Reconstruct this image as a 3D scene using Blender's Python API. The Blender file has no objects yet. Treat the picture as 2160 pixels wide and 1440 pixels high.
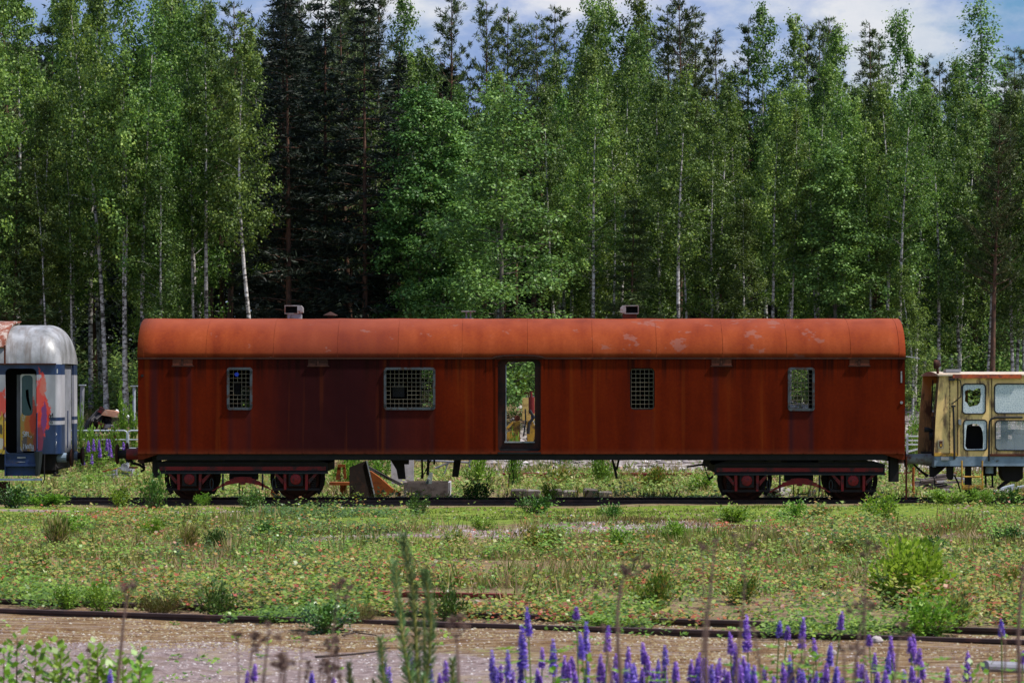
import bpy, math, random
import numpy as np
from mathutils import Vector

# ------------------------------------------------------------------ camera, sky, sun
SC = bpy.context.scene
COL = SC.collection
F, CX, HY, EYE = 6800.0, 1080.0, 816.0, 2.5      # focal length in photo pixels, centre, horizon, eye height
cam = bpy.data.cameras.new("camera")
cam.sensor_width = 36.0
cam.lens = F / 2160.0 * 36.0
cam.shift_y = (HY - 720.0) / 2160.0
cam.clip_start, cam.clip_end = 0.5, 3000.0
cam.dof.use_dof = True
cam.dof.focus_distance = 66.0
cam.dof.aperture_fstop = 5.6
camo = bpy.data.objects.new("camera", cam)
camo.location = (0, 0, EYE)
camo.rotation_euler = (math.radians(90), 0, 0)
COL.objects.link(camo)
SC.camera = camo

SUN_DIR = Vector((0.62, -0.16, 1.0)).normalized()   # towards the sun
SUN_EL = math.asin(SUN_DIR.z)
SUN_ROT = math.atan2(SUN_DIR.x, SUN_DIR.y)
sun = bpy.data.lights.new("sun", 'SUN')
sun.energy = 4.6
sun.angle = math.radians(2.5)
sun.color = (1.0, 0.95, 0.87)
suno = bpy.data.objects.new("sun", sun)
suno.rotation_euler = (-SUN_DIR).to_track_quat('-Z', 'Y').to_euler()
suno.location = (30, -10, 60)
COL.objects.link(suno)

SC.view_settings.view_transform = 'Standard'
SC.view_settings.look = 'None'
SC.view_settings.exposure = 0.45
SC.view_settings.gamma = 1.0
SC.render.engine = 'CYCLES'
SC.cycles.max_bounces = 6
SC.cycles.diffuse_bounces = 3
SC.cycles.transmission_bounces = 4
SC.cycles.transparent_max_bounces = 6
SC.cycles.caustics_reflective = False
SC.cycles.caustics_refractive = False

# ------------------------------------------------------------------ node helpers
def nd(nt, kind, ins=None, **attrs):
    n = nt.nodes.new(kind)
    for k, v in attrs.items():
        setattr(n, k, v)
    for k, v in (ins or {}).items():
        s = n.inputs[k]
        if isinstance(v, bpy.types.NodeSocket):
            nt.links.new(v, s)
        else:
            s.default_value = v
    return n

def c4(c):
    return (c[0], c[1], c[2], 1.0)

def ramp(nt, fac, stops, interp='LINEAR'):
    n = nt.nodes.new('ShaderNodeValToRGB')
    n.color_ramp.interpolation = interp
    e = n.color_ramp.elements
    while len(e) < len(stops):
        e.new(0.5)
    for i, (p, c) in enumerate(stops):
        e[i].position = p
        e[i].color = c4(c) if isinstance(c, (tuple, list)) else (c, c, c, 1)
    nt.links.new(fac, n.inputs[0])
    return n.outputs[0]

def mixc(nt, fac, a, b, blend='MIX'):
    n = nt.nodes.new('ShaderNodeMix')
    n.data_type = 'RGBA'
    n.blend_type = blend
    for idx, v in ((0, fac), (6, a), (7, b)):
        s = n.inputs[idx]
        if isinstance(v, bpy.types.NodeSocket):
            nt.links.new(v, s)
        elif idx == 0:
            s.default_value = v
        else:
            s.default_value = c4(v)
    return n.outputs[2]

def mth(nt, op, a, b=None, c=None, clamp=False):
    n = nt.nodes.new('ShaderNodeMath')
    n.operation = op
    n.use_clamp = clamp
    for i, v in enumerate((a, b, c)):
        if v is None:
            continue
        if isinstance(v, bpy.types.NodeSocket):
            nt.links.new(v, n.inputs[i])
        else:
            n.inputs[i].default_value = v
    return n.outputs[0]

def sstep(nt, v, lo, hi):
    n = nt.nodes.new('ShaderNodeMapRange')
    n.interpolation_type = 'SMOOTHSTEP'
    nt.links.new(v, n.inputs[0])
    n.inputs[1].default_value, n.inputs[2].default_value = lo, hi
    n.inputs[3].default_value, n.inputs[4].default_value = 0.0, 1.0
    return n.outputs[0]

def band(nt, v, a, b, s):
    return mth(nt, 'MULTIPLY', sstep(nt, v, a - s, a + s),
               mth(nt, 'SUBTRACT', 1.0, sstep(nt, v, b - s, b + s)))

def noise(nt, vec, scale=(1, 1, 1), s=1.0, detail=4.0, rough=0.55, loc=(0, 0, 0)):
    mp = nd(nt, 'ShaderNodeMapping', {'Vector': vec, 'Scale': scale, 'Location': loc})
    return nd(nt, 'ShaderNodeTexNoise', {'Vector': mp.outputs[0], 'Scale': s, 'Detail': detail, 'Roughness': rough}).outputs[0]

def newmat(name):
    m = bpy.data.materials.new(name)
    m.use_nodes = True
    nt = m.node_tree
    return m, nt, nt.nodes['Principled BSDF']

def objco(nt):
    return nd(nt, 'ShaderNodeTexCoord').outputs['Object']

def sepxyz(nt, v):
    return nd(nt, 'ShaderNodeSeparateXYZ', {0: v}).outputs

def setbump(nt, bs, h, strength=0.3, dist=0.02):
    b = nd(nt, 'ShaderNodeBump', {'Height': h, 'Strength': strength, 'Distance': dist})
    nt.links.new(b.outputs[0], bs.inputs['Normal'])

def paint(name, col, rough=0.6, metal=0.0, wear=None, amount=0.45, s=6.0, spec=0.3, streak=False):
    """painted or bare surface, mottled, with a second colour coming through in patches"""
    m, nt, bs = newmat(name)
    co = objco(nt)
    n1 = noise(nt, co, (1, 1, 1), s * 0.6, 5)
    dark = tuple(x * 0.68 for x in col)
    lite = tuple(min(1, x * 1.22) for x in col)
    c = ramp(nt, n1, [(0.3, dark), (0.52, col), (0.75, lite)])
    if wear:
        n2 = noise(nt, co, (1, 1, 0.3) if streak else (1, 1, 1), s, 7, 0.65, (3, 7, 1))
        f = ramp(nt, n2, [(1.0 - amount - 0.06, 0.0), (1.0 - amount + 0.06, 1.0)])
        c = mixc(nt, f, c, wear)
    nt.links.new(c, bs.inputs['Base Color'])
    bs.inputs['Roughness'].default_value = rough
    bs.inputs['Metallic'].default_value = metal
    bs.inputs['Specular IOR Level'].default_value = spec
    setbump(nt, bs, noise(nt, co, (1, 1, 1), s * 8, 4), 0.25, 0.004)
    return m

# ------------------------------------------------------------------ world: daylight sky with broken cloud
w = bpy.data.worlds.new("World")
SC.world = w
w.use_nodes = True
nt = w.node_tree
nt.nodes.clear()
sky = nd(nt, 'ShaderNodeTexSky', sky_type='NISHITA', sun_disc=False, sun_elevation=SUN_EL, sun_rotation=SUN_ROT, air_density=1.4, dust_density=0.4, ozone_density=2.0)
tc = nd(nt, 'ShaderNodeTexCoord').outputs['Generated']
n1 = noise(nt, tc, (7, 7, 15), 1.0, 9, 0.60, (2.3, 1.1, 0.45))
n2 = noise(nt, tc, (15, 15, 30), 1.0, 8, 0.6, (5.2, 0.4, 3.1))
cl = ramp(nt, n1, [(0.40, 0.0), (0.47, 0.7), (0.58, 1.0)])
shade = ramp(nt, n2, [(0.36, (2.3, 3.4, 6.4)), (0.48, (3.6, 4.6, 7.2)), (0.60, (8.0, 8.1, 8.5))])
blue = mixc(nt, 0.7, sky.outputs[0], (0.55, 2.7, 5.8))
skyc = mixc(nt, cl, blue, shade)
bg = nd(nt, 'ShaderNodeBackground', {'Color': skyc, 'Strength': 0.074})
out = nd(nt, 'ShaderNodeOutputWorld', {'Surface': bg.outputs[0]})

# ------------------------------------------------------------------ geometry helpers
def PX(px, Y):
    return (px - CX) * Y / F

def PZ(py, Y):
    return EYE - (py - HY) * Y / F

def P(px, py, Y):
    return (PX(px, Y), Y, PZ(py, Y))

def tagit(o, label=None, cat=None, group=None, kind=None):
    if label: o['label'] = label
    if cat: o['category'] = cat
    if group: o['group'] = group
    if kind: o['kind'] = kind
    return o

def thing(name, loc, label, cat, group=None):
    o = bpy.data.objects.new(name, None)
    o.empty_display_size = 0.2
    o.location = loc
    COL.objects.link(o)
    return tagit(o, label, cat, group)

def np_mesh(name, V, Q, mat, smooth=False, per=4):
    V = np.asarray(V, dtype=np.float32); Q = np.asarray(Q, dtype=np.int32)
    me = bpy.data.meshes.new(name)
    me.vertices.add(len(V)); me.vertices.foreach_set('co', V.ravel())
    me.loops.add(Q.size); me.loops.foreach_set('vertex_index', Q.ravel())
    me.polygons.add(len(Q)); me.polygons.foreach_set('loop_start', np.arange(0, Q.size, per, dtype=np.int32))
    if smooth:
        me.polygons.foreach_set('use_smooth', np.ones(len(Q), dtype=bool))
    me.update(calc_edges=True)
    me.materials.append(mat)
    return me

def link(name, me, parent=None):
    o = bpy.data.objects.new(name, me)
    COL.objects.link(o)
    if parent is not None:
        o.parent = parent
    return o

class MB:
    """collects shapes in world coordinates; build() links them as one mesh under a thing"""
    def __init__(s):
        s.v = []; s.f = []
    def add(s, vs, fs):
        b = len(s.v)
        s.v += [tuple(p) for p in vs]
        s.f += [tuple(i + b for i in f) for f in fs]
        return s
    def box(s, x0, x1, y0, y1, z0, z1):
        x0, x1 = sorted((x0, x1)); y0, y1 = sorted((y0, y1)); z0, z1 = sorted((z0, z1))
        return s.add([(x0,y0,z0),(x1,y0,z0),(x1,y1,z0),(x0,y1,z0),(x0,y0,z1),(x1,y0,z1),(x1,y1,z1),(x0,y1,z1)],
                     [(0,3,2,1),(4,5,6,7),(0,1,5,4),(1,2,6,5),(2,3,7,6),(3,0,4,7)])
    def pbox(s, px0, px1, py0, py1, Y, d):
        """a box whose near face covers these photo pixels at depth Y and which is d deep"""
        return s.box(PX(px0, Y), PX(px1, Y), Y, Y + d, PZ(py0, Y), PZ(py1, Y))
    def prism(s, poly, y0, y1):
        """polygon in XZ (any winding) carried from y0 to y1"""
        a = sum(poly[i][0]*poly[(i+1)%len(poly)][1]-poly[(i+1)%len(poly)][0]*poly[i][1] for i in range(len(poly)))
        if a < 0: poly = poly[::-1]
        n = len(poly)
        vs = [(x, y0, z) for x, z in poly] + [(x, y1, z) for x, z in poly]
        fs = [tuple(range(n)), tuple(range(2*n-1, n-1, -1))]
        fs += [(i, i+n, (i+1) % n + n, (i+1) % n) for i in range(n)]
        return s.add(vs, fs)
    def pprism(s, ppoly, Y, d):
        return s.prism([(PX(a, Y), PZ(b, Y)) for a, b in ppoly], Y, Y + d)
    def tube(s, pts, r, n=8, cap=True):
        pts = [Vector(p) for p in pts]
        rs = r if isinstance(r, (list, tuple)) else [r] * len(pts)
        base = len(s.v); vs = []; fs = []
        ref = None
        for i, p in enumerate(pts):
            t = (pts[min(i+1, len(pts)-1)] - pts[max(i-1, 0)])
            if t.length < 1e-9: t = Vector((0, 0, 1))
            t.normalize()
            if ref is None:
                ref = Vector((0, 0, 1)) if abs(t.z) < 0.9 else Vector((1, 0, 0))
            u = (ref - t * ref.dot(t))
            if u.length < 1e-6: u = t.orthogonal()
            u.normalize(); ref = u
            v = t.cross(u)
            for k in range(n):
                a = 2 * math.pi * k / n
                vs.append(p + (u * math.cos(a) + v * math.sin(a)) * rs[i])
        for i in range(len(pts) - 1):
            for k in range(n):
                a, b = i*n + k, i*n + (k+1) % n
                fs.append((a, b, b + n, a + n))
        if cap:
            fs.append(tuple(range(n-1, -1, -1)))
            m = (len(pts)-1)*n
            fs.append(tuple(range(m, m+n)))
        return s.add(vs, fs)
    def cyl(s, a, b, r, n=20):
        return s.tube([a, b], r, n)
    def lathe_y(s, x, z, prof, n=32):
        """profile [(radius, y), ...] turned about a line along Y through (x, z)"""
        vs = []; fs = []
        for r, y in prof:
            for k in range(n):
                a = 2*math.pi*k/n
                vs.append((x + r*math.cos(a), y, z + r*math.sin(a)))
        for i in range(len(prof)-1):
            for k in range(n):
                fs.append((i*n+k, i*n+(k+1) % n, (i+1)*n+(k+1) % n, (i+1)*n+k))
        fs.append(tuple(range(n))); m = (len(prof)-1)*n
        fs.append(tuple(range(m+n-1, m-1, -1)))
        return s.add(vs, fs)
    def build(s, name, mat, parent=None, smooth=False, loc=None, label=None):
        o0 = Vector((0, 0, 0))
        if parent is not None:
            q = parent
            while q is not None:
                o0 += Vector(q.location); q = q.parent
        elif loc is not None:
            o0 = Vector(loc)
        me = bpy.data.meshes.new(name)
        me.from_pydata([(p[0]-o0.x, p[1]-o0.y, p[2]-o0.z) for p in s.v], [], s.f)
        me.materials.append(mat)
        if smooth:
            me.shade_smooth()
            try: me.set_sharp_from_angle(angle=math.radians(40))
            except Exception: pass
        me.update()
        o = link(name, me, parent)
        if parent is None and loc is not None: o.location = loc
        if label: o['label'] = label
        return o

def copy_tree(o, loc=None, parent=None):
    c = o.copy(); COL.objects.link(c)
    if parent is not None: c.parent = parent
    if loc is not None: c.location = loc
    for ch in list(o.children):
        copy_tree(ch, None, c)
    return c

def rrect(x0, x1, z0, z1, r, n=5):
    """rounded rectangle, counter-clockwise"""
    x0, x1 = sorted((x0, x1)); z0, z1 = sorted((z0, z1))
    r = max(1e-4, min(r, (x1-x0)/2-1e-4, (z1-z0)/2-1e-4))
    pts = []
    for cx_, cz_, a0 in ((x1-r, z0+r, -90), (x1-r, z1-r, 0), (x0+r, z1-r, 90), (x0+r, z0+r, 180)):
        for k in range(n+1):
            a = math.radians(a0 + 90*k/n)
            pts.append((cx_ + r*math.cos(a), cz_ + r*math.sin(a)))
    return pts

def plate(name, outer, holes, y0, th, mat, parent=None, label=None, loc=None):
    """flat sheet in XZ with holes cut through it, near face at y0, th thick"""
    o0 = Vector((0, 0, 0)); q = parent
    while q is not None:
        o0 += Vector(q.location); q = q.parent
    if parent is None and loc is not None: o0 = Vector(loc)
    cu = bpy.data.curves.new('tmp', 'CURVE'); cu.dimensions = '2D'; cu.fill_mode = 'BOTH'; cu.extrude = th / 2
    for poly in [outer] + list(holes):
        sp = cu.splines.new('POLY'); sp.points.add(len(poly) - 1); sp.use_cyclic_u = True
        for i, (x, z) in enumerate(poly):
            sp.points[i].co = (x, z, 0, 1)
    t = bpy.data.objects.new('tmp', cu); COL.objects.link(t)
    dg = bpy.context.evaluated_depsgraph_get()
    me = bpy.data.meshes.new_from_object(t.evaluated_get(dg))
    bpy.data.objects.remove(t); bpy.data.curves.remove(cu)
    for v in me.vertices:
        x, z, k = v.co
        v.co = (x - o0.x, y0 + th/2 - k - o0.y, z - o0.z)
    me.flip_normals() if False else None
    me.name = name; me.materials.clear(); me.materials.append(mat); me.update()
    o = link(name, me, parent)
    if parent is None and loc is not None: o.location = loc
    if label: o['label'] = label
    return o

def kites(pos, dirs, size, width, rng, up=None, upv=None):
    """leaf shaped quads; pos (N,3), dirs (N,3), size (N,)"""
    N = len(pos)
    d = dirs / np.maximum(np.linalg.norm(dirs, axis=1, keepdims=True), 1e-6)
    r = rng.normal(size=(N, 3)) if up is None else np.tile(np.array(up, float), (N, 1)) + rng.normal(size=(N, 3)) * 0.25
    if upv is not None: r = upv
    s = np.cross(d, r); s /= np.maximum(np.linalg.norm(s, axis=1, keepdims=True), 1e-6)
    L = size[:, None]; W = L * width
    mid = pos + d * L * 0.45
    V = np.stack([pos, mid + s*W, pos + d*L, mid - s*W], axis=1).reshape(-1, 3)
    Q = np.arange(N*4).reshape(-1, 4)
    return V, Q

# ------------------------------------------------------------------ ground
def smooth01(a, lo, hi):
    t = np.clip((a - lo) / (hi - lo), 0, 1)
    return t*t*(3-2*t)

_r = np.random.default_rng(5)
_W = [(_r.uniform(-1, 1)*k, _r.uniform(-1, 1)*k, _r.uniform(0, 6.28), a) for k, a in
      ((0.5, .03), (0.5, .03), (0.9, .02), (1.3, .02), (2.2, .012), (3.1, .012), (4.4, .008), (6, .006))]

def GZ(x, y):
    x = np.asarray(x, float); y = np.asarray(y, float)
    z = sum(a*np.sin(kx*x + ky*y + ph) for kx, ky, ph, a in _W)
    flat = (1 - 0.75*np.exp(-((y-69.5)/2.0)**2))*(1 - .85*np.exp(-((y + .42*x - 34.1)/1.3)**2))
    z = z * flat
    right = smooth01(x, -1.0, 3.0)
    z = z + smooth01(y, 92, 103) * (1.9 + 0.35*np.sin(x*0.21+1)) + smooth01(y, 103, 165) * 3.0
    z = z + smooth01(y, 108, 130) * smooth01(x, 12, 18) * 1.6
    return z

def gz(x, y):
    return float(GZ(x, y))

xs = np.concatenate([np.linspace(-600, -40, 24), np.linspace(-38, -15, 60), np.arange(-14.8, 14.8, 0.16), np.linspace(15, 38, 60), np.linspace(40, 600, 24)])
ys = np.concatenate([np.linspace(-60, 22, 20), np.arange(23, 76, 0.16), np.arange(76, 112, 0.4), np.linspace(113, 180, 50), np.linspace(190, 1200, 24)])
XX, YY = np.meshgrid(xs, ys)
ZZ = GZ(XX, YY)
nx, ny = len(xs), len(ys)
idx = np.arange(nx*ny).reshape(ny, nx)
Q = np.stack([idx[:-1, :-1], idx[:-1, 1:], idx[1:, 1:], idx[1:, :-1]], -1).reshape(-1, 4)

def ell(x, y, cx, cy, rx, ry):
    return np.clip(1.25 - ((x-cx)/rx)**2 - ((y-cy)/ry)**2, 0, 1)

def wob(x, y, k, seed):
    r = np.random.default_rng(seed); o = 0
    for i in range(6):
        a = r.uniform(0, 6.28); kk = k*r.uniform(0.5, 2.0)
        o = o + np.sin(kk*(x*math.cos(a) + y*math.sin(a)) + r.uniform(0, 6.28))
    return o/6

def gravel_mask(x, y):
    w_ = wob(x, y, 1.1, 3)*1.2 + wob(x, y, 5.0, 13)*.8
    m = (1 - smooth01(y + w_*0.9 + 2.2*np.maximum(x + .6, 0) + .10*np.minimum(x, 0), 29.9, 31.0))           # the road in front
    for c in ((1.2, 55.0, 3.2, 2.0), (2.6, 57.0, 2.4, 2.2), (5.2, 49.5, 2.6, 0.55), (-2.5, 53.5, 1.8, 0.8), (-4.4, 50.6, 2.0, 0.5), (8.6, 53.5, 1.5, 0.5), (-7.0, 63.4, 3.6, 1.1), (-2.0, 57.0, 1.6, .7)):
        m = np.maximum(m, ell(x + w_*0.5, y + w_*0.4, *c))
    return np.clip(m, 0, 1)

def moss_mask(x, y):     # dry moss belt in front of the near rails
    w_ = wob(x, y, 0.9, 8)
    return np.maximum(smooth01(y + w_*0.9, 29.4, 30.6), smooth01(x, -.6, 1.5)) * (1 - smooth01(y + 0.42*x + w_*0.5, 34.0, 34.8))

def green_mask(x, y):    # low green moss near the wagon's rail and in patches
    w_ = wob(x, y, 0.6, 12)*1.3
    g = smooth01(y + w_, 55, 60) * (1 - smooth01(y, 66.8, 67.6))
    g = np.maximum(g, smooth01(wob(x, y, 0.75, 21), 0.1, 0.35) * smooth01(y, 45, 49) * (1-smooth01(y, 66, 68)))
    return g

gm = np.stack([gravel_mask(XX, YY), moss_mask(XX, YY), green_mask(XX, YY), np.zeros_like(XX)], -1)
rub = smooth01(YY, 90, 95) * (1 - smooth01(YY, 101, 106)) * smooth01(XX + wob(XX, YY, .7, 4)*2, -1.5, 1.0)
gm[..., 3] = np.clip(rub, 0, 1)

m, nt, bs = newmat("ground_cover_soil")
co = objco(nt)
A = nd(nt, 'ShaderNodeVertexColor', layer_name='mask')
sp = nd(nt, 'ShaderNodeSeparateColor', {0: A.outputs[0]}).outputs
nf = noise(nt, co, (1, 1, 1), 9, 8, 0.7)
nm = noise(nt, co, (1, 1, 1), 1.4, 6, 0.6, (4, 2, 0))
ns = noise(nt, co, (1, 2.2, 1), 3.2, 7, 0.65, (1, 9, 0))
vor = nd(nt, 'ShaderNodeTexVoronoi', {'Vector': co, 'Scale': 26.0}).outputs
soil = ramp(nt, mth(nt, 'ADD', mth(nt, 'MULTIPLY', ns, .65), mth(nt, 'MULTIPLY', nf, .35)), [(0.34, (0.045, 0.024, 0.018)), (0.43, (0.13, 0.075, 0.052)), (0.50, (0.22, 0.155, 0.10)), (0.55, (0.19, 0.19, 0.06)), (0.61, (0.30, 0.24, 0.19)), (0.68, (0.40, 0.34, 0.31))])
grav = ramp(nt, nf, [(0.28, (0.07, 0.046, 0.046)), (0.42, (0.18, 0.13, 0.13)), (0.58, (0.29, 0.225, 0.225)), (0.75, (0.44, 0.38, 0.375))])
grav = mixc(nt, mth(nt, 'MULTIPLY', ramp(nt, vor[0], [(0.05, 1.0), (0.5, 0.0)]), 0.35), grav, (0.30, 0.25, 0.24), 'MULTIPLY')
grav = mixc(nt, ramp(nt, nm, [(0.52, 0.0), (0.62, 0.55)]), grav, (0.28, 0.22, 0.14))
n20 = noise(nt, co, (1, 1.6, 1), 22, 5, 0.7, (7, 3, 0))
moss = ramp(nt, mth(nt, 'ADD', mth(nt, 'MULTIPLY', ns, .5), mth(nt, 'MULTIPLY', n20, .5)), [(0.34, (0.02, 0.013, 0.010)), (0.42, (0.075, 0.036, 0.022)), (0.48, (0.17, 0.095, 0.045)), (0.55, (0.24, 0.165, 0.08)), (0.62, (0.29, 0.23, 0.17)), (0.72, (0.42, 0.37, 0.34))])
st_ = noise(nt, co, (1.2, 4.5, 1), 1.3, 6, 0.65, (5, 5, 0))
moss = mixc(nt, ramp(nt, st_, [(0.50, 0.0), (0.60, 0.75)]), moss, (0.27, 0.215, 0.195))
moss = mixc(nt, ramp(nt, st_, [(0.36, 0.85), (0.46, 0.0)]), moss, (0.075, 0.040, 0.024))
grav = mixc(nt, ramp(nt, st_, [(0.34, 0.7), (0.46, 0.0)]), grav, (0.17, 0.12, 0.09))
green = ramp(nt, nf, [(0.3, (0.04, 0.065, 0.012)), (0.5, (0.14, 0.20, 0.03)), (0.7, (0.27, 0.32, 0.06))])
def fz(mask, lo, hi, amt=0.55):
    v = mth(nt, 'ADD', mask, mth(nt, 'MULTIPLY', mth(nt, 'SUBTRACT', ns, 0.5), amt * 3.4))
    return sstep(nt, v, lo, hi)
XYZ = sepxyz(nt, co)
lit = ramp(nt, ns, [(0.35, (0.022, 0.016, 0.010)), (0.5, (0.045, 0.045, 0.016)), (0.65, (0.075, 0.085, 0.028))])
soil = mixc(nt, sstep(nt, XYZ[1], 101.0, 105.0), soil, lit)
c = mixc(nt, fz(sp[2], 0.35, 0.6), soil, green)
c = mixc(nt, fz(sp[1], 0.3, 0.5), c, moss)
c = mixc(nt, fz(sp[0], 0.4, 0.62), c, grav)
rubc = ramp(nt, nd(nt, 'ShaderNodeTexVoronoi', {'Vector': co, 'Scale': 5.0}).outputs[0], [(0.0, (0.45, 0.41, 0.42)), (0.5, (0.25, 0.22, 0.22)), (0.8, (0.10, 0.08, 0.07))])
c = mixc(nt, mth(nt, 'MULTIPLY', fz(A.outputs['Alpha'], 0.45, 0.65), 0.9), c, rubc)
nt.links.new(c, bs.inputs['Base Color'])
bs.inputs['Roughness'].default_value = 0.95
bs.inputs['Specular IOR Level'].default_value = 0.1
setbump(nt, bs, mth(nt, 'ADD', nf, mth(nt, 'MULTIPLY', ns, 1.5)), 0.8, 0.05)
M_GROUND = m

me = np_mesh("ground", np.stack([XX, YY, ZZ], -1).reshape(-1, 3), Q, M_GROUND, smooth=True)
at = me.color_attributes.new('mask', 'FLOAT_COLOR', 'POINT')
at.data.foreach_set('color', gm.reshape(-1).astype(np.float32))
ground = link("ground", me)
tagit(ground, kind='structure')

# ------------------------------------------------------------------ foliage materials
def leafmat(name, stops, trans=0.38, rough=0.5, tint=None, clump=1.3, ov=1.0):
    m, nt, bs = newmat(name)
    g = nd(nt, 'ShaderNodeNewGeometry')
    oi = nd(nt, 'ShaderNodeObjectInfo')
    co = objco(nt)
    big = noise(nt, co, (1, 1, 1), clump, 2, 0.5)
    f = mth(nt, 'ADD', mth(nt, 'MULTIPLY', g.outputs['Random Per Island'], 0.75), mth(nt, 'MULTIPLY', mth(nt, 'SUBTRACT', big, 0.38), 0.9), clamp=True)
    c = ramp(nt, f, stops)
    hs = nd(nt, 'ShaderNodeHueSaturation', {'Color': c,
            'Hue': mth(nt, 'ADD', 0.478, mth(nt, 'MULTIPLY', oi.outputs['Random'], 0.034)),
            'Value': mth(nt, 'ADD', 1.0 - .36*ov, mth(nt, 'MULTIPLY', mth(nt, 'FRACT', mth(nt, 'MULTIPLY', oi.outputs['Random'], 7.3)), 0.78*ov))})
    nt.links.new(hs.outputs[0], bs.inputs['Base Color'])
    bs.inputs['Roughness'].default_value = rough
    bs.inputs['Specular IOR Level'].default_value = 0.35
    tr = nd(nt, 'ShaderNodeBsdfTranslucent', {'Color': mixc(nt, 0.5, hs.outputs[0], (1.0, 1.0, 0.25), 'MULTIPLY')})
    ms = nd(nt, 'ShaderNodeMixShader', {0: trans, 1: bs.outputs[0], 2: tr.outputs[0]})
    nt.links.new(ms.outputs[0], nt.nodes['Material Output'].inputs['Surface'])
    return m

M_BIRCH = leafmat("birch_leaves", [(0.0, (0.028, 0.066, 0.016)), (0.4, (0.080, 0.158, 0.034)), (0.75, (0.175, 0.285, 0.055)), (1.0, (0.31, 0.42, 0.10))])
M_ASPEN = leafmat("aspen_leaves", [(0.0, (0.032, 0.085, 0.022)), (0.5, (0.095, 0.205, 0.050)), (1.0, (0.23, 0.39, 0.10))], 0.3)
M_PINE = leafmat("pine_needles", [(0.0, (0.026, 0.044, 0.014)), (0.5, (0.066, 0.108, 0.032)), (1.0, (0.14, 0.19, 0.06))], 0.12, 0.6)
M_SPRUCE = leafmat("spruce_needles", [(0.0, (0.006, 0.011, 0.009)), (0.5, (0.014, 0.026, 0.016)), (1.0, (0.03, 0.048, 0.024))], 0.08, 0.6)

m, nt, bs = newmat("birch_bark")
co = objco(nt)
n = noise(nt, co, (1, 1, 2.6), 4.5, 6, 0.7)
n2 = noise(nt, co, (1, 1, 1), 0.5, 3)
c = ramp(nt, mth(nt, 'ADD', n, mth(nt, 'MULTIPLY', mth(nt, 'SUBTRACT', n2, 0.5), 0.35)), [(0.40, (0.02, 0.018, 0.016)), (0.47, (0.30, 0.27, 0.25)), (0.54, (0.58, 0.55, 0.55)), (0.7, (0.72, 0.69, 0.69))])
nt.links.new(c, bs.inputs['Base Color']); bs.inputs['Roughness'].default_value = 0.75
M_BARK = m
m, nt, bs = newmat("pine_bark")
co = objco(nt)
z = sepxyz(nt, co)[2]
c = ramp(nt, noise(nt, co, (1, 1, .4), 7, 5), [(0.35, (0.035, 0.02, 0.015)), (0.6, (0.13, 0.06, 0.035)), (0.75, (0.2, 0.1, 0.06))])
nt.links.new(c, bs.inputs['Base Color']); bs.inputs['Roughness'].default_value = 0.9
M_PBARK = m
M_GBARK = paint("grey_bark", (0.16, 0.14, 0.12), 0.9, wear=(0.06, 0.05, 0.045), amount=0.5, s=3)

# ------------------------------------------------------------------ tree meshes (each kind has a few shapes)
def trunk_path(rng, H, bend, n=14):
    t = np.linspace(0, 1, n)
    a, b = rng.uniform(0, 6.28, 2)
    x = bend*(np.sin(t*2.2 + a) - math.sin(a)) + 0.35*bend*(np.sin(t*6+b) - math.sin(b))
    y = bend*(np.sin(t*2.0 + b) - math.sin(b))
    return np.stack([x, y, t*H], -1)

def along(path, t):
    f = np.clip(np.asarray(t)*(len(path)-1), 0, len(path)-1.001)
    i = f.astype(int); k = (f - i)[..., None]
    return path[i]*(1-k) + path[i+1]*k

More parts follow.
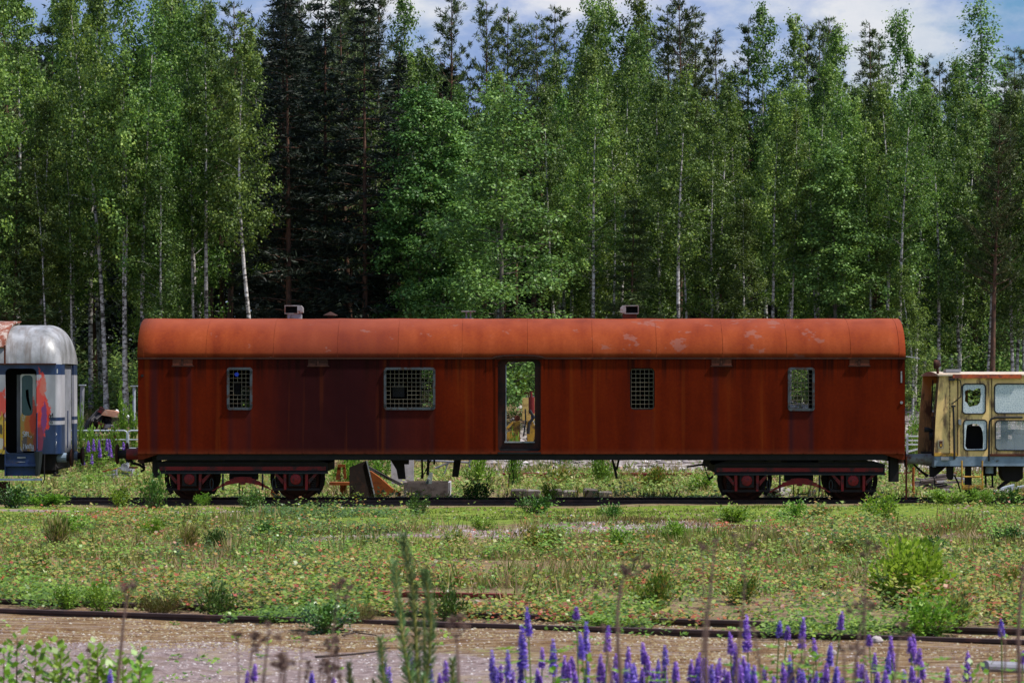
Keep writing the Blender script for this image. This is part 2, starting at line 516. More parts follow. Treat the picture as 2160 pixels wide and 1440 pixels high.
def tree_mesh(kind, seed, H, R, cb, nbr, nleaf, lsize, r0=0.085, bend=0.15):
    rng = np.random.default_rng(seed)
    path = trunk_path(rng, H, bend)
    wood = MB()
    n = len(path)
    wood.tube([tuple(p) for p in path], [max(0.012, r0*(1 - 0.93*(i/(n-1)))) * (1.25 if i == 0 else 1) for i in range(n)], 8, False)
    C, D, S, WT = [], [], [], []
    for b in range(nbr):
        u = (b + rng.uniform(0, 1)) / nbr
        t = cb + (0.985 - cb) * u
        if kind in ('pine', 'spruce', 'youngpine'):
            whorl = 0.42 if kind != 'spruce' else 0.30
            t = min(0.985, round(t*H/whorl)*whorl/H)
        az = rng.uniform(0, 6.283)
        q = (t - cb) / (1 - cb)
        if kind == 'birch':
            prof = (0.55 + 0.45*math.sin(min(1, q*2.2)*1.57)) * (1 - q**1.3)**0.9 + 0.07
            L = R*prof*rng.uniform(0.6, 1.2); up, droop = rng.uniform(0.5, 1.0), rng.uniform(0.15, 0.55)
        elif kind == 'aspen':
            prof = (0.85 + 0.15*math.sin(q*3)) * (1 - q**1.5)**0.75 + 0.10 if seed != 45 else (1 - q)**0.95 + 0.05
            L = R*prof*rng.uniform(0.6, 1.1); up, droop = rng.uniform(0.15, 0.55), rng.uniform(0.1, 0.35)
        elif kind == 'pine':
            prof = (0.45 + 0.55*math.sin(min(1, q*2.6)*1.57)) * (1 - q)**0.75 + 0.09
            L = R*prof*rng.uniform(0.45, 1.15); up, droop = rng.uniform(0.1, 0.7), -rng.uniform(0.1, 0.6)
        else:
            L = R*((1 - q)**0.85 + 0.05)*rng.uniform(0.75, 1.08); up, droop = rng.uniform(-0.05, 0.2), (0.12 if kind == 'spruce' else -0.12)
        s = np.linspace(0, 1, 6)
        bp = np.stack([math.cos(az)*L*s, math.sin(az)*L*s, L*(up*s - droop*s*s)], -1) + along(path, t)
        bp += rng.normal(size=bp.shape)*0.03*s[:, None]*L
        rb = max(0.005, r0*(0.16 if kind == 'birch' else 0.28)*(1 - 0.8*t))
        if b % (2 if kind == 'birch' else 1) == 0:
            wood.tube([tuple(p) for p in bp], [rb*(1-0.8*k) for k in s], 4, False)
        if kind in ('birch', 'aspen'):
            nc = max(2, int((5 if kind == 'birch' else 6) * L / R + 1))
            for k in range(nc):
                tt = 0.22 + 0.82*(k + rng.uniform(0, 1))/nc
                C.append(along(bp, min(tt, 1)) + rng.normal(size=3)*0.10*R*0.6)
                WT.append(0.5 + tt)
        else:
            nc = max(2, int((9 if kind != 'pine' else 7)*L/R + 1))
            side = np.array([-math.sin(az), math.cos(az), 0])
            for k in range(nc):
                tt = 0.2 + 0.85*(k + rng.uniform(0, 1))/nc
                off = side*rng.uniform(-1, 1)*0.38*L*(1.1 - 0.8*tt)
                C.append(along(bp, min(tt, 1)) + off + np.array([0, 0, rng.normal()*0.04]))
                out = np.array([math.cos(az), math.sin(az), 0])
                D.append(out*0.7 + off*0.8/max(L, .1) + np.array([0, 0, 0.75 if kind == 'pine' else 0.15]))
                WT.append(1.0)
    C = np.array(C); WT = np.array(WT); WT /= WT.sum()
    pick = rng.choice(len(C), nleaf, p=WT)
    base = C[pick]
    if kind == 'birch':
        cs = rng.uniform(0.5, 1.5, len(C))[pick][:, None]
        off = rng.normal(size=(nleaf, 3))*np.array([0.105, 0.105, 0.13])*cs*(R/1.5)
        pos = base + off
        dirs = rng.normal(size=(nleaf, 3))*0.8 + np.array([0, 0, -0.7])
        ax = along(path, np.clip(pos[:, 2]/H, 0, 1)); rad = pos - ax; rad[:, 2] = 0
        upv = off*5.0 + rad*0.55/R + np.array([0, 0, 0.55]) + rng.normal(size=(nleaf, 3))*0.30
        V, Qd = kites(pos, dirs, lsize*rng.uniform(0.6, 1.25, nleaf), 0.40, rng, upv=upv)
    elif kind == 'aspen':
        pos = base + rng.normal(size=(nleaf, 3))*np.array([0.22, 0.22, 0.10])*(R/2.2)
        rad = pos - base
        pos[:, 2] -= 0.5*(rad[:, 0]**2 + rad[:, 1]**2)
        dirs = rad*2.2 + rng.normal(size=(nleaf, 3))*0.35 + np.array([0, 0, -0.35])
        V, Qd = kites(pos, dirs, lsize*rng.uniform(0.6, 1.25, nleaf), 0.42, rng, up=(0, 0, 1))
    else:
        Dr = np.array(D)[pick]
        if kind == 'pine':
            pos = base + rng.normal(size=(nleaf, 3))*0.045
            dirs = Dr*0.8 + rng.normal(size=(nleaf, 3))*0.55
            wd = 0.10
        else:
            pos = base + rng.normal(size=(nleaf, 3))*np.array([0.10, 0.10, 0.035])
            dirs = Dr + rng.normal(size=(nleaf, 3))*np.array([0.6, 0.6, 0.35])
            wd = 0.11
        V, Qd = kites(pos, dirs, lsize*rng.uniform(0.7, 1.3, nleaf), wd, rng)
    mat = {'birch': M_BIRCH, 'aspen': M_ASPEN, 'pine': M_PINE, 'spruce': M_SPRUCE, 'youngpine': M_PINE}[kind]
    bark = {'birch': M_BARK, 'aspen': M_GBARK, 'pine': M_PBARK, 'spruce': M_PBARK, 'youngpine': M_PBARK}[kind]
    wm = bpy.data.meshes.new(kind + '_trunk')
    wm.from_pydata(wood.v, [], wood.f); wm.materials.append(bark); wm.shade_smooth()
    return wm, np_mesh(kind + '_crown', V, Qd, mat), H

KINDS = {
 'birch': [tree_mesh('birch', 10+i, 12.0, r, cb, nb, int(nl*1.5), 0.086, 0.078, bd) for i, (r, cb, nb, nl, bd) in enumerate(
           [(1.55, .24, 90, 10500, .25), (1.35, .30, 84, 9000, .4), (1.75, .20, 96, 12000, .18), (1.45, .34, 78, 8500, .12), (1.65, .16, 100, 12000, .3), (1.2, .4, 70, 7000, .5)])],
 'front_birch': [tree_mesh('birch', 80+i, 12.0, r, cb, 74, 10500, 0.086, 0.085, bd) for i, (r, cb, bd) in enumerate([(1.45, .38, .15), (1.3, .42, .3), (1.6, .34, .2)])],
 'slim_birch': [tree_mesh('birch', 30+i, 12.0, r, cb, 60, 6500, 0.085, 0.062, bd) for i, (r, cb, bd) in enumerate([(1.2, .45, .25), (1.1, .5, .45)])],
 'aspen': [tree_mesh('aspen', 40+i, 10.0, r, cb, 84, 22000, 0.105, 0.10, 0.12) for i, (r, cb) in enumerate([(2.3, .05), (1.7, .15)])],
 'pine': [tree_mesh('pine', 50+i, 14.0, r, cb, nb, 9500, 0.17, 0.13, .15) for i, (r, cb, nb) in enumerate([(1.9, .35, 110), (1.6, .42, 100), (1.5, .3, 110), (2.2, .4, 110)])],
 'youngpine': [tree_mesh('youngpine', 60+i, 9.0, r, .04, 120, 13000, 0.19, 0.09, .06) for i, r in enumerate([1.9, 1.6])],
 'cone_aspen': [tree_mesh('aspen', 45, 12.0, 2.3, .05, 130, 16000, 0.10, 0.11, .06)],
 'spruce': [tree_mesh('spruce', 70+i, 13.0, r, .03, 170, 19000, 0.20, 0.12, .06) for i, r in enumerate([2.1, 1.8])],
}
NAMES = {'birch': ('birch_tree', 'birch'), 'slim_birch': ('birch_tree', 'birch'), 'front_birch': ('birch_tree', 'birch'), 'aspen': ('aspen_tree', 'aspen'), 'pine': ('pine_tree', 'pine'),
         'youngpine': ('pine_tree', 'pine'), 'cone_aspen': ('aspen_tree', 'aspen'), 'spruce': ('spruce_tree', 'spruce')}
TREES = []
trng = random.Random(11)

def tree(kind, px, top_py, Y, label, group, var=None, rot=None, lean=0.0, wide=1.0):
    """px is where the trunk stands in the photo, lean is how far the top leans to the right (metres)"""
    x = PX(px, Y); z = gz(x, Y) - 0.12
    H = max(2.0, PZ(top_py, Y) - z)
    vs = KINDS[kind]
    tm, cm, H0 = vs[trng.randrange(len(vs)) if var is None else var]
    nm, cat = NAMES[kind]
    o = thing(nm, (x, Y, z), label, cat, group)
    sz = H/H0; sx = sz**0.55 * wide
    o.scale = (sx, sx, sz)
    o.rotation_euler = (0, math.atan2(lean, H), trng.uniform(0, 6.28) if rot is None else rot)
    # lean about world Y after the turn about Z
    from mathutils import Euler, Matrix
    R_ = Matrix.Rotation(math.atan2(lean, H), 3, 'Y') @ Matrix.Rotation(o.rotation_euler.z, 3, 'Z')
    o.rotation_euler = R_.to_euler()
    link('trunk', tm, o); link('crown', cm, o)
    TREES.append(o)
    return o

# ------------------------------------------------------------------ rust red service wagon
YN, YC, YF = 68.0, 69.5, 71.0           # near wall, centre line, far wall
WX0, WX1 = PX(291, YN), PX(1909, YN)
WXC = (WX0 + WX1) / 2
ZB, ZE = PZ(957, YN), PZ(755, YN)       # bottom of the wall, eave
ZR = PZ(672, YC)                        # crown of the roof
RAILZ = 0.10
S = YN / F                              # metres per photo pixel at the near wall
lx = lambda px: PX(px, YN) - WXC        # shader x of a photo column

def rustmat(name, stops, kind):
    m, nt, bs = newmat(name)
    co = objco(nt)
    X, Y, Z = sepxyz(nt, co)
    big = noise(nt, co, (1, 1, .35), 0.9, 4, 0.55)
    st = noise(nt, co, (2.6, 1, .30), 1.0, 5, 0.5, (2, 0, 0))
    fine = noise(nt, co, (1, 1, 1), 16, 6, 0.7)
    f = mth(nt, 'ADD', mth(nt, 'MULTIPLY', st, 0.42), mth(nt, 'ADD', mth(nt, 'MULTIPLY', big, 0.3), mth(nt, 'MULTIPLY', fine, 0.28)))
    c = ramp(nt, f, stops)
    # broad purple-dark band of shade painted into the left half's colour
    shade_band = band(nt, mth(nt, 'ADD', X, mth(nt, 'MULTIPLY', mth(nt, 'SUBTRACT', big, 0.5), 0.8)), lx(560), lx(850), 1.1)
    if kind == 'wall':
        c = mixc(nt, mth(nt, 'MULTIPLY', shade_band, 0.92), c, (0.020, 0.0042, 0.0060))
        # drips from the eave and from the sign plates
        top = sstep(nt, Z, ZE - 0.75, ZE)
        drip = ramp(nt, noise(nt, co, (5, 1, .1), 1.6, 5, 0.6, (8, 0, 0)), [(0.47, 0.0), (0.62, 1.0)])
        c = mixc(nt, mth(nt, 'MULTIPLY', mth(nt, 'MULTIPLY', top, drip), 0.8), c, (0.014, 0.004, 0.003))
        odrip = ramp(nt, noise(nt, co, (4, 1, .12), 1.2, 3, 0.5, (1, 4, 0)), [(0.58, 0.0), (0.75, 1.0)])
        c = mixc(nt, mth(nt, 'MULTIPLY', odrip, 0.45), c, (0.20, 0.042, 0.006))
        for a, b, bot, am in ((481, 530, 862, .6), (812, 916, 862, .75), (1664, 1716, 864, .85), (1329, 1381, 866, .18), (318, 332, 757, .7), (368, 378, 770, .75), (394, 404, 770, .7), (1503, 1515, 772, .5)):
            mk = mth(nt, 'MULTIPLY', band(nt, X, lx(a), lx(b), 0.05), mth(nt, 'SUBTRACT', 1.0, sstep(nt, Z, PZ(bot, YN) - 0.03, PZ(bot, YN) + 0.01)))
            edge = mth(nt, 'SUBTRACT', 1.0, band(nt, X, lx(a + 9), lx(b - 9), 0.06)) if b - a > 30 else 1.0
            mk = mth(nt, 'MULTIPLY', mk, mth(nt, 'ADD', mth(nt, 'MULTIPLY', edge, 0.5), 0.5) if b - a > 30 else 1.0)
            mk = mth(nt, 'MULTIPLY', mk, mth(nt, 'ADD', 0.45, mth(nt, 'MULTIPLY', st, 0.9)), clamp=True)
            c = mixc(nt, mth(nt, 'MULTIPLY', mk, am), c, (0.026, 0.008, 0.012))
        low = mth(nt, 'SUBTRACT', 1.0, sstep(nt, Z, ZB, ZB + 0.14))
        c = mixc(nt, mth(nt, 'MULTIPLY', mth(nt, 'MULTIPLY', low, fine), 0.7), c, (0.17, 0.045, 0.02))
    else:
        c = mixc(nt, mth(nt, 'MULTIPLY', shade_band, 0.5), c, (0.11, 0.024, 0.018))
        up = sstep(nt, Z, ZE + 0.45, ZR)
        c = mixc(nt, mth(nt, 'MULTIPLY', mth(nt, 'MULTIPLY', up, big), 0.8), c, (0.27, 0.070, 0.045))
        # flaked grey patches, right half
        pn = noise(nt, co, (1.1, 1, 1.6), 2.1, 5, 0.6, (0.4, 2, 3))
        zone = mth(nt, 'MULTIPLY', sstep(nt, X, lx(1190), lx(1330)), mth(nt, 'SUBTRACT', 1.0, sstep(nt, X, lx(1700), lx(1760))))
        flake = ramp(nt, mth(nt, 'ADD', pn, mth(nt, 'MULTIPLY', mth(nt, 'SUBTRACT', zone, 1.0), 0.085)), [(0.585, 0.0), (0.61, 1.0)])
        c = mixc(nt, mth(nt, 'MULTIPLY', flake, 0.30), c, (0.20, 0.13, 0.12))
    nt.links.new(c, bs.inputs['Base Color'])
    nt.links.new(ramp(nt, fine, [(0.3, 0.68), (0.7, 0.9)]), bs.inputs['Roughness'])
    bs.inputs['Specular IOR Level'].default_value = 0.05 if kind == 'wall' else 0.08
    dent = noise(nt, co, (1.2, 1, 0.9), 1.0, 2)
    setbump(nt, bs, mth(nt, 'ADD', mth(nt, 'MULTIPLY', dent, 2.0), mth(nt, 'MULTIPLY', fine, 0.06)), 0.35, 0.03)
    return m

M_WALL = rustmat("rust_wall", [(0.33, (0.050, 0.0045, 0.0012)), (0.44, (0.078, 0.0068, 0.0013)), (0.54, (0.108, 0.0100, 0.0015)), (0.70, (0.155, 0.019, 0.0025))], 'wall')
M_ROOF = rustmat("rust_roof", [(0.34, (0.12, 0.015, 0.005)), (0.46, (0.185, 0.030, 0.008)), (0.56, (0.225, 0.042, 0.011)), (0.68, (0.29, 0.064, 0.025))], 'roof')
M_BLACK = paint("grimy_black_iron", (0.009, 0.008, 0.009), 0.8, wear=(0.016, 0.011, 0.010), amount=0.4)
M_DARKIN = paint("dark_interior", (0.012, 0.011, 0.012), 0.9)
M_RED = paint("faded_red_iron", (0.10, 0.005, 0.006), 0.6, wear=(0.014, 0.010, 0.011), amount=0.46, s=7)
M_REDW = paint("red_web_paint", (0.17, 0.008, 0.010), 0.6, wear=(0.035, 0.010, 0.012), amount=0.42, s=5)
M_REDB = paint("red_buffer_paint", (0.16, 0.012, 0.012), 0.55, wear=(0.07, 0.03, 0.025), amount=0.4, s=8)
M_TEAL = paint("dark_teal_iron", (0.016, 0.022, 0.026), 0.6)
M_GREYFR = paint("grey_blue_frame", (0.055, 0.066, 0.08), 0.6, wear=(0.04, 0.02, 0.015), amount=0.45, s=9)
M_WIRE = paint("rusty_pale_wire", (0.15, 0.125, 0.09), 0.6, wear=(0.09, 0.04, 0.02), amount=0.4, s=20)
M_RUSTD = paint("dark_rust", (0.035, 0.010, 0.006), 0.85, wear=(0.075, 0.022, 0.010), amount=0.4)
M_RUSTM = paint("rust_brown", (0.11, 0.028, 0.014), 0.85, wear=(0.06, 0.018, 0.010), amount=0.45)
M_WHITE = paint("weathered_white", (0.62, 0.62, 0.64), 0.6, wear=(0.30, 0.14, 0.10), amount=0.32)
M_STEEL = paint("worn_grey_steel", (0.26, 0.27, 0.30), 0.5, wear=(0.12, 0.09, 0.08), amount=0.4)

wag = thing('railway_wagon', (WXC, YC, 0), "long rust-red service wagon with rounded roof and grilled windows", "railway wagon")
R4 = lambda a, b, c, d, Y, r: rrect(PX(a, Y), PX(b, Y), PZ(c, Y), PZ(d, Y), r*S)
# near wall and far wall with their openings
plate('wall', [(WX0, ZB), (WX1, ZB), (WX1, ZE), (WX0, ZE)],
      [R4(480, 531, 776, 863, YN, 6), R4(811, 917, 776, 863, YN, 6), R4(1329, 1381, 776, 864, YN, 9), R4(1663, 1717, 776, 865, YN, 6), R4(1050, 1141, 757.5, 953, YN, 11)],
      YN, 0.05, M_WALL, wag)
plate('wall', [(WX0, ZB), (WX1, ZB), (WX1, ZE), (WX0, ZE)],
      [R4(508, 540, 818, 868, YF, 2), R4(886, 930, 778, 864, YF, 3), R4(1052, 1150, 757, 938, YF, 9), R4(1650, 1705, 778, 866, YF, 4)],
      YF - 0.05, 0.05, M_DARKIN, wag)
for x0, x1 in ((WX0, WX0 + .05), (WX1 - .05, WX1)):
    b = MB(); n = 14
    prof = [(YN + .051, ZB), (YF - .051, ZB)] + [(YC + (1.5 - .003)*math.cos(math.pi*k/n/1.0), ZE + (ZR - ZE - .003)*math.sin(math.pi*k/n)) for k in range(n + 1)]
    prof = [(max(YN + .051, min(YF - .051, y)), z) for y, z in prof]
    vs = [(x0, y, z) for y, z in prof] + [(x1, y, z) for y, z in prof]; k = len(prof)
    b.add(vs, [tuple(range(k)), tuple(range(2*k-1, k-1, -1))] + [(i, i+k, (i+1) % k + k, (i+1) % k) for i in range(k)])
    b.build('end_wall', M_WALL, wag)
# interior: floor, two partitions that stop the view
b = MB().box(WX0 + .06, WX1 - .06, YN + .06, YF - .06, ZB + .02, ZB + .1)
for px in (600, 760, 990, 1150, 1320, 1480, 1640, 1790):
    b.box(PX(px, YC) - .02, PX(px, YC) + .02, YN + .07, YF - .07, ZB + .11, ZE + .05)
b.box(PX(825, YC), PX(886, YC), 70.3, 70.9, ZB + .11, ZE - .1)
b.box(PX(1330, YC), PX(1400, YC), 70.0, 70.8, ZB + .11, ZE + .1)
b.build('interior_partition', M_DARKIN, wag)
# roof shell
b = MB(); n = 26; vs = []; fs = []
ends = [WX0 - .012, WX1 + .012]; cols = [ends[0] + (ends[1]-ends[0])*i/46 for i in range(47)]
rr = random.Random(2)
for i, x in enumerate(cols):
    for k in range(n + 1):
        a = math.pi*k/n
        j = 0.005*math.sin(i*1.7 + k*.5) * math.sin(a) + rr.uniform(-.002, .002)
        vs.append((x, YC - (1.512 + j)*math.cos(a), ZE + (ZR - ZE + j)*max(0.0, math.sin(a))**0.92))
for i in range(46):
    for k in range(n):
        fs.append((i*(n+1)+k, (i+1)*(n+1)+k, (i+1)*(n+1)+k+1, i*(n+1)+k+1))
b.add(vs, fs)
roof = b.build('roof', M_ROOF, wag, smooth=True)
sol = roof.modifiers.new('thick', 'SOLIDIFY'); sol.thickness = 0.04; sol.offset = -1
b = MB()
for px in (303, 435, 577, 712, 840, 975, 1113, 1250, 1385, 1525, 1660, 1795, 1897):
    x = PX(px, YN); pts = []
    for k in range(n + 1):
        a = math.pi*k/n
        pts.append((x, YC - 1.516*math.cos(a), ZE + (ZR - ZE + .004)*max(0.0, math.sin(a))**0.92))
    b.tube(pts, 0.0028, 4, False)
b.build('roof_seam', M_ROOF, wag)
b = MB().box(WX0 - .015, WX1 + .015, YN - .035, YN - .003, ZE - .022, ZE + .012)
b.build('eave_gutter', M_RUSTD, wag)
b = MB().box(WX0, WX1, YN - .025, YN - .003, ZB + .0, ZB + .055)
for px in range(310, 1900, 66):
    b.box(PX(px, YN) - .012, PX(px, YN) + .012, YN - .034, YN - .0255, ZB + .008, ZB + .048)
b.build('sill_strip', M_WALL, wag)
# underframe and corner gussets
b = MB().box(PX(330, YN), PX(1872, YN), YN + .03, YN + .16, ZB - .13, ZB - .002)
b.box(PX(330, YN), PX(1872, YN), YF - .16, YF - .03, ZB - .13, ZB - .002)
for px in range(360, 1860, 75):
    b.box(PX(px, YN) - .04, PX(px, YN) + .04, YN + .17, YF - .17, ZB - .11, ZB - .004)
b.box(WX0 + .3, WX1 - .3, YC - .25, YC + .25, ZB - .12, ZB - .003)
b.build('underframe', M_BLACK, wag)
for a, c in ((291, 335), (1909, 1862)):
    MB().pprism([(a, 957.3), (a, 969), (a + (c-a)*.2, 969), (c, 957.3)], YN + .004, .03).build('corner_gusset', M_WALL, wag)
    MB().box(PX(a, YN) + (.02 if a < 1000 else -.12), PX(a, YN) + (.12 if a < 1000 else -.02), YN + .05, YF - .05, ZB - .2, ZB - .003).build('headstock', M_RUSTD, wag)

# grilled windows
def wire_grid(mb, a, b, c, d, Y, nxw, nyw, hole=None, r=.0055):
    xs_ = [a + (b-a)*i/nxw for i in range(nxw + 1)]; ys_ = [c + (d-c)*i/nyw for i in range(nyw + 1)]
    jr = random.Random(int(a))
    for i in range(nxw + 1):
        for j in range(nyw):
            if hole and hole[0] < i < hole[1] and hole[2] <= j < hole[3]: continue
            q = jr.uniform(-.5, .5)
            mb.box(PX(xs_[i], Y) - r, PX(xs_[i], Y) + r, Y, Y + .01, PZ(ys_[j], Y), PZ(ys_[j+1], Y))
    for j in range(nyw + 1):
        for i in range(nxw):
            if hole and hole[2] < j < hole[3] and hole[0] <= i < hole[1]: continue
            mb.box(PX(xs_[i], Y), PX(xs_[i+1], Y), Y - .012, Y - .003, PZ(ys_[j], Y) - r, PZ(ys_[j], Y) + r)

for a, b_, c, d, nx_, ny_, hole, fr in ((480, 531, 776, 863, 5, 9, (1, 3, 3, 6), 1), (811, 917, 776, 863, 11, 9, (1, 5, 4, 7), 1), (1329, 1381, 776, 864, 5, 9, None, 0), (1663, 1717, 776, 865, 6, 9, None, 1)):
    if fr:
        wf = plate('window_frame', R4(a - 1.2, b_ + 1.2, c - 1.2, d + 1.2, YN, 6), [R4(a + 3.6, b_ - 3.6, c + 3.8, d - 3.8, YN, 3)], YN - .03, .06, M_GREYFR, wag)
        k = 3.6
        for hx, hy in ((a + 1, c + 8), (b_ - 1, c + 8), (a + 1, d - 8), (b_ - 1, d - 8)):
            MB().pbox(hx - 2.4, hx + 2.4, hy - 2, hy + 2, YN - .042, .011).build('hinge', M_TEAL, wf)
    else:
        wf = plate('window_frame', R4(a - .3, b_ + .3, c - .3, d + .3, YN, 9), [R4(a + 3, b_ - 3, c + 3, d - 3, YN, 7)], YN + .05, .05, M_BLACK, wag)
        k = 3
    g = MB(); wire_grid(g, a + k, b_ - k, c + k, d - k, YN + .045, nx_, ny_, hole)
    g.build('wire_grille', M_WIRE, wf)
MB().pbox(491, 506, 806, 836, YN + .3, .02).build('blocking_board', M_DARKIN, wag)
MB().lathe_y(PX(499, YN), PZ(789.5, YN), [(.018, YN + .02), (.045, YN + .03), (.045, YN + .05), (.015, YN + .058)], 10).build('blue_cap', paint("blue_plastic", (0.02, 0.06, 0.6), 0.4), wag)
MB().pbox(828, 853, 811, 837, YN + .16, .02).build('blocking_board', M_DARKIN, wag)

# doorway
M_DOORIN = paint("dark_door_frame", (0.040, 0.0075, 0.0055), 0.7, wear=(0.016, 0.006, 0.006), amount=0.5, s=4)
dw = plate('door_frame', R4(1049, 1142, 756.5, 954, YN + .14, 11), [R4(1068.5, 1128, 763, 931, YN + .14, 7)], YN + .14, .05, M_DOORIN, wag)
b = MB().pbox(1066.5, 1068.4, 770, 931, YN + .12, .02).pbox(1064, 1128, 930.5, 933.5, YN + .10, .035)
b.build('door_edge_strip', M_STEEL, dw)
b = MB(); pts = []
top = [(1038, 754), (1046, 750.5), (1062, 748.5), (1095, 747.2), (1128, 748.5), (1142, 750.5), (1151, 754)]
b.pprism(top + [(x, y + 3.4) for x, y in top[::-1]], YN - .05, .045)
b.build('rain_hood', M_RUSTD, wag)
MB().pbox(1050, 1141, 953, 957, YN - .04, .1).build('door_step', M_BLACK, wag)
MB().pbox(1045, 1050.3, 757, 957, YN - .012, .01).build('door_post', M_WALL, wag)
MB().pbox(1140.7, 1146, 757, 957, YN - .012, .01).build('door_post', M_WALL, wag)
# sign plates under the eave
for a in (364, 650, 1501, 1792):
    MB().pbox(a + 23, a + 42, 757.5, 770.5, YN - .02, .018).build('sign_plate', M_RUSTM if a != 650 else M_RUSTD, wag); sp_ = MB().pbox(a, a + 18, 757.5, 770.5, YN - .02, .018).build('sign_plate', M_RUSTM if a != 650 else M_RUSTD, wag)
    MB().pbox(a - 2, a + 44, 770.6, 773, YN - .035, .033).pbox(a + 18.5, a + 22.5, 757, 770.4, YN - .028, .026).build('plate_holder', M_RUSTD, sp_)
# roof vents
M_HOOD = paint("rust_stained_hood", (0.30, 0.29, 0.30), 0.6, wear=(0.16, 0.06, 0.04), amount=0.45, s=7)
def box_vent(px, mirror):
    x = PX(px, YC); z0 = ZR - .02; sg = -1 if mirror else 1
    v = MB().box(x - .14, x + .16, YC - .15, YC + .15, z0, z0 + .12).build('box_vent', M_STEEL if not mirror else M_RUSTM, wag)
    Yv = YC - .18
    poly = [(x - sg*.19, z0 + .12), (x + sg*.14, z0 + .10), (x + sg*.19, z0 + .17), (x + sg*.17, z0 + .27), (x + sg*.10, z0 + .305), (x - sg*.215, z0 + .31)]
    b = MB()
    xs0, xs1 = (x - .20, x + .09) if not mirror else (x - .09, x + .20)
    b.box(xs0, xs1, Yv, Yv + .36, z0 + .285, z0 + .305).box(xs0, xs1, Yv, Yv + .36, z0 + .12, z0 + .135)
    b.box(xs0, xs0 + .016, Yv, Yv + .36, z0 + .1355, z0 + .2845).box(xs1 - .016, xs1, Yv, Yv + .36, z0 + .1355, z0 + .2845)
    xe = xs1 if not mirror else xs0
    e = .10*sg
    b.prism([(xe, z0 + .12), (xe + e, z0 + .15), (xe + e, z0 + .25), (xe + e*.6, z0 + .3), (xe, z0 + .305)], Yv, Yv + .36)
    b.build('hood', M_HOOD, v)
    b = MB().box(xs0 + .017, xs1 - .017, Yv + .25, Yv + .28, z0 + .137, z0 + .283)
    for k in range(3): b.box(xs0 + .017, xs1 - .017, Yv + .04 + .05*k, Yv + .05 + .05*k, z0 + .15 + .035*k, z0 + .158 + .035*k)
    b.build('louvre', M_BLACK, v)
box_vent(621, False); box_vent(1327, True)
x, z = PX(697, YC), ZR - .02
v = MB().tube([(x, YC, z), (x, YC, z + .09)], .06, 10).build('cone_vent', M_RUSTD, wag)
MB().tube([(x, YC, z + .085), (x, YC, z + .10), (x, YC, z + .17)], [.16, .15, .01], 16).build('cap', M_RUSTD, v)
x = PX(988, YC)
v = MB().tube([(x + .0, YC, z), (x, YC, z + .03)], .11, 12).build('flat_cap_vent', M_STEEL, wag)
MB().box(x - .06, x - .025, YC - .03, YC + .03, z + .0305, z + .165).build('post', M_STEEL, v); MB().box(x + .03, x + .065, YC - .03, YC + .03, z + .0305, z + .165).build('post', M_STEEL, v)
MB().box(x - .15, x + .15, YC - .15, YC + .15, z + .166, z + .188).build('cap', M_STEEL, v)
# buffers at the left end
for Yb in (YC - .875, YC + .875):
    zb = PZ(957.5, YC - .875); x0 = PX(291, YN)
    bf = MB().tube([(x0 + .02, Yb, zb), (x0 - .31, Yb, zb)], .115, 18).build('buffer', M_REDB, wag)
    MB().tube([(x0 - .305, Yb, zb), (x0 - .50, Yb, zb)], .092, 16).build('shank', M_BLACK, bf)
    MB().tube([(x0 - .49, Yb, zb), (x0 - .525, Yb, zb), (x0 - .545, Yb, zb)], [.21, .22, .17], 26).build('buffer_head', M_RUSTD, bf)
# coupling hook and hose
b = MB().tube([P(272, 969, YC-.3), P(280, 976, YC-.3), P(294, 980, YC-.3), P(306, 988, YC-.3)], .03, 8).tube([P(268, 972, YC-.3), P(276, 966, YC-.3)], .05, 8)
b.tube([P(291, 970, YC-.3), P(303, 979, YC-.3), P(304, 990, YC-.3), P(297, 994, YC-.3)], .028, 8)
b.build('coupling', M_BLACK, wag)
# step boxes and hanging gear
for a, c, d in ((321, 338, 1007), (1877, 1896, 1016)):
    MB().pbox(a, c, 962, d, YN + .25, .3).build('step_bracket', M_BLACK, wag)
b = MB().pprism([(822, 967), (862, 967), (862, 979), (852, 979), (855, 1010), (840, 1010), (836, 990)], YN + .8, .3)
b.build('brake_cylinder_bracket', M_BLACK, wag)
MB().pprism([(958, 967), (973, 967), (967, 1006), (953, 1005)], YN + .9, .16).build('drain_pipe', M_BLACK, wag)
b = MB().tube([P(890, 966, YN+.7), P(891, 1002, YN+.7)], .022, 8).tube([P(891, 1000, YN+.7), P(890, 1009, YN+.7)], .03, 8)
b.tube([P(904, 966, YN+.6), P(902, 1002, YN+.6)], .03, 8).tube([P(911, 966, YN+.7), P(894, 1000, YN+.7)], .012, 6).tube([P(916, 966, YN+.7), P(916, 979, YN+.7)], .022, 8)
b.build('brake_valve', M_BLACK, wag)
b = MB().tube([P(1291, 966, YN+.5), P(1297, 988, YN+.5), P(1301, 1009, YN+.5)], [.02, .03, .025], 8).tube([P(1306, 966, YN+.5), P(1301, 990, YN+.5)], .022, 8)
b.build('hanger', M_BLACK, wag)
b = MB().tube([P(1078, 966, YN+.4), P(1079, 985, YN+.4), P(1084, 1005, YN+.4), P(1080, 1024, YN+.4)], .008, 6).tube([P(1073, 1030, YN+.4), P(1074, 996, YN+.4)], .011, 6)
b.build('loose_cable', M_BLACK, wag)
b = MB().pprism([(1448, 983), (1482, 977), (1484, 968), (1500, 968), (1494, 984), (1480, 982), (1449, 986)], YN + .3, .06)
b.build('brake_lever', M_BLACK, wag)
b = MB()
for k in range(11):
    q = k/10; px = 1487 + 16*q; py = 985 + 29*math.sin(q*math.pi*.62) - (8*q if q > .6 else 0)
    b.tube([P(px - 1.6, py - 1.6, YN+.35), P(px + 1.6, py + 1.8, YN+.35)], .016, 6)
b.build('chain', M_BLACK, wag)
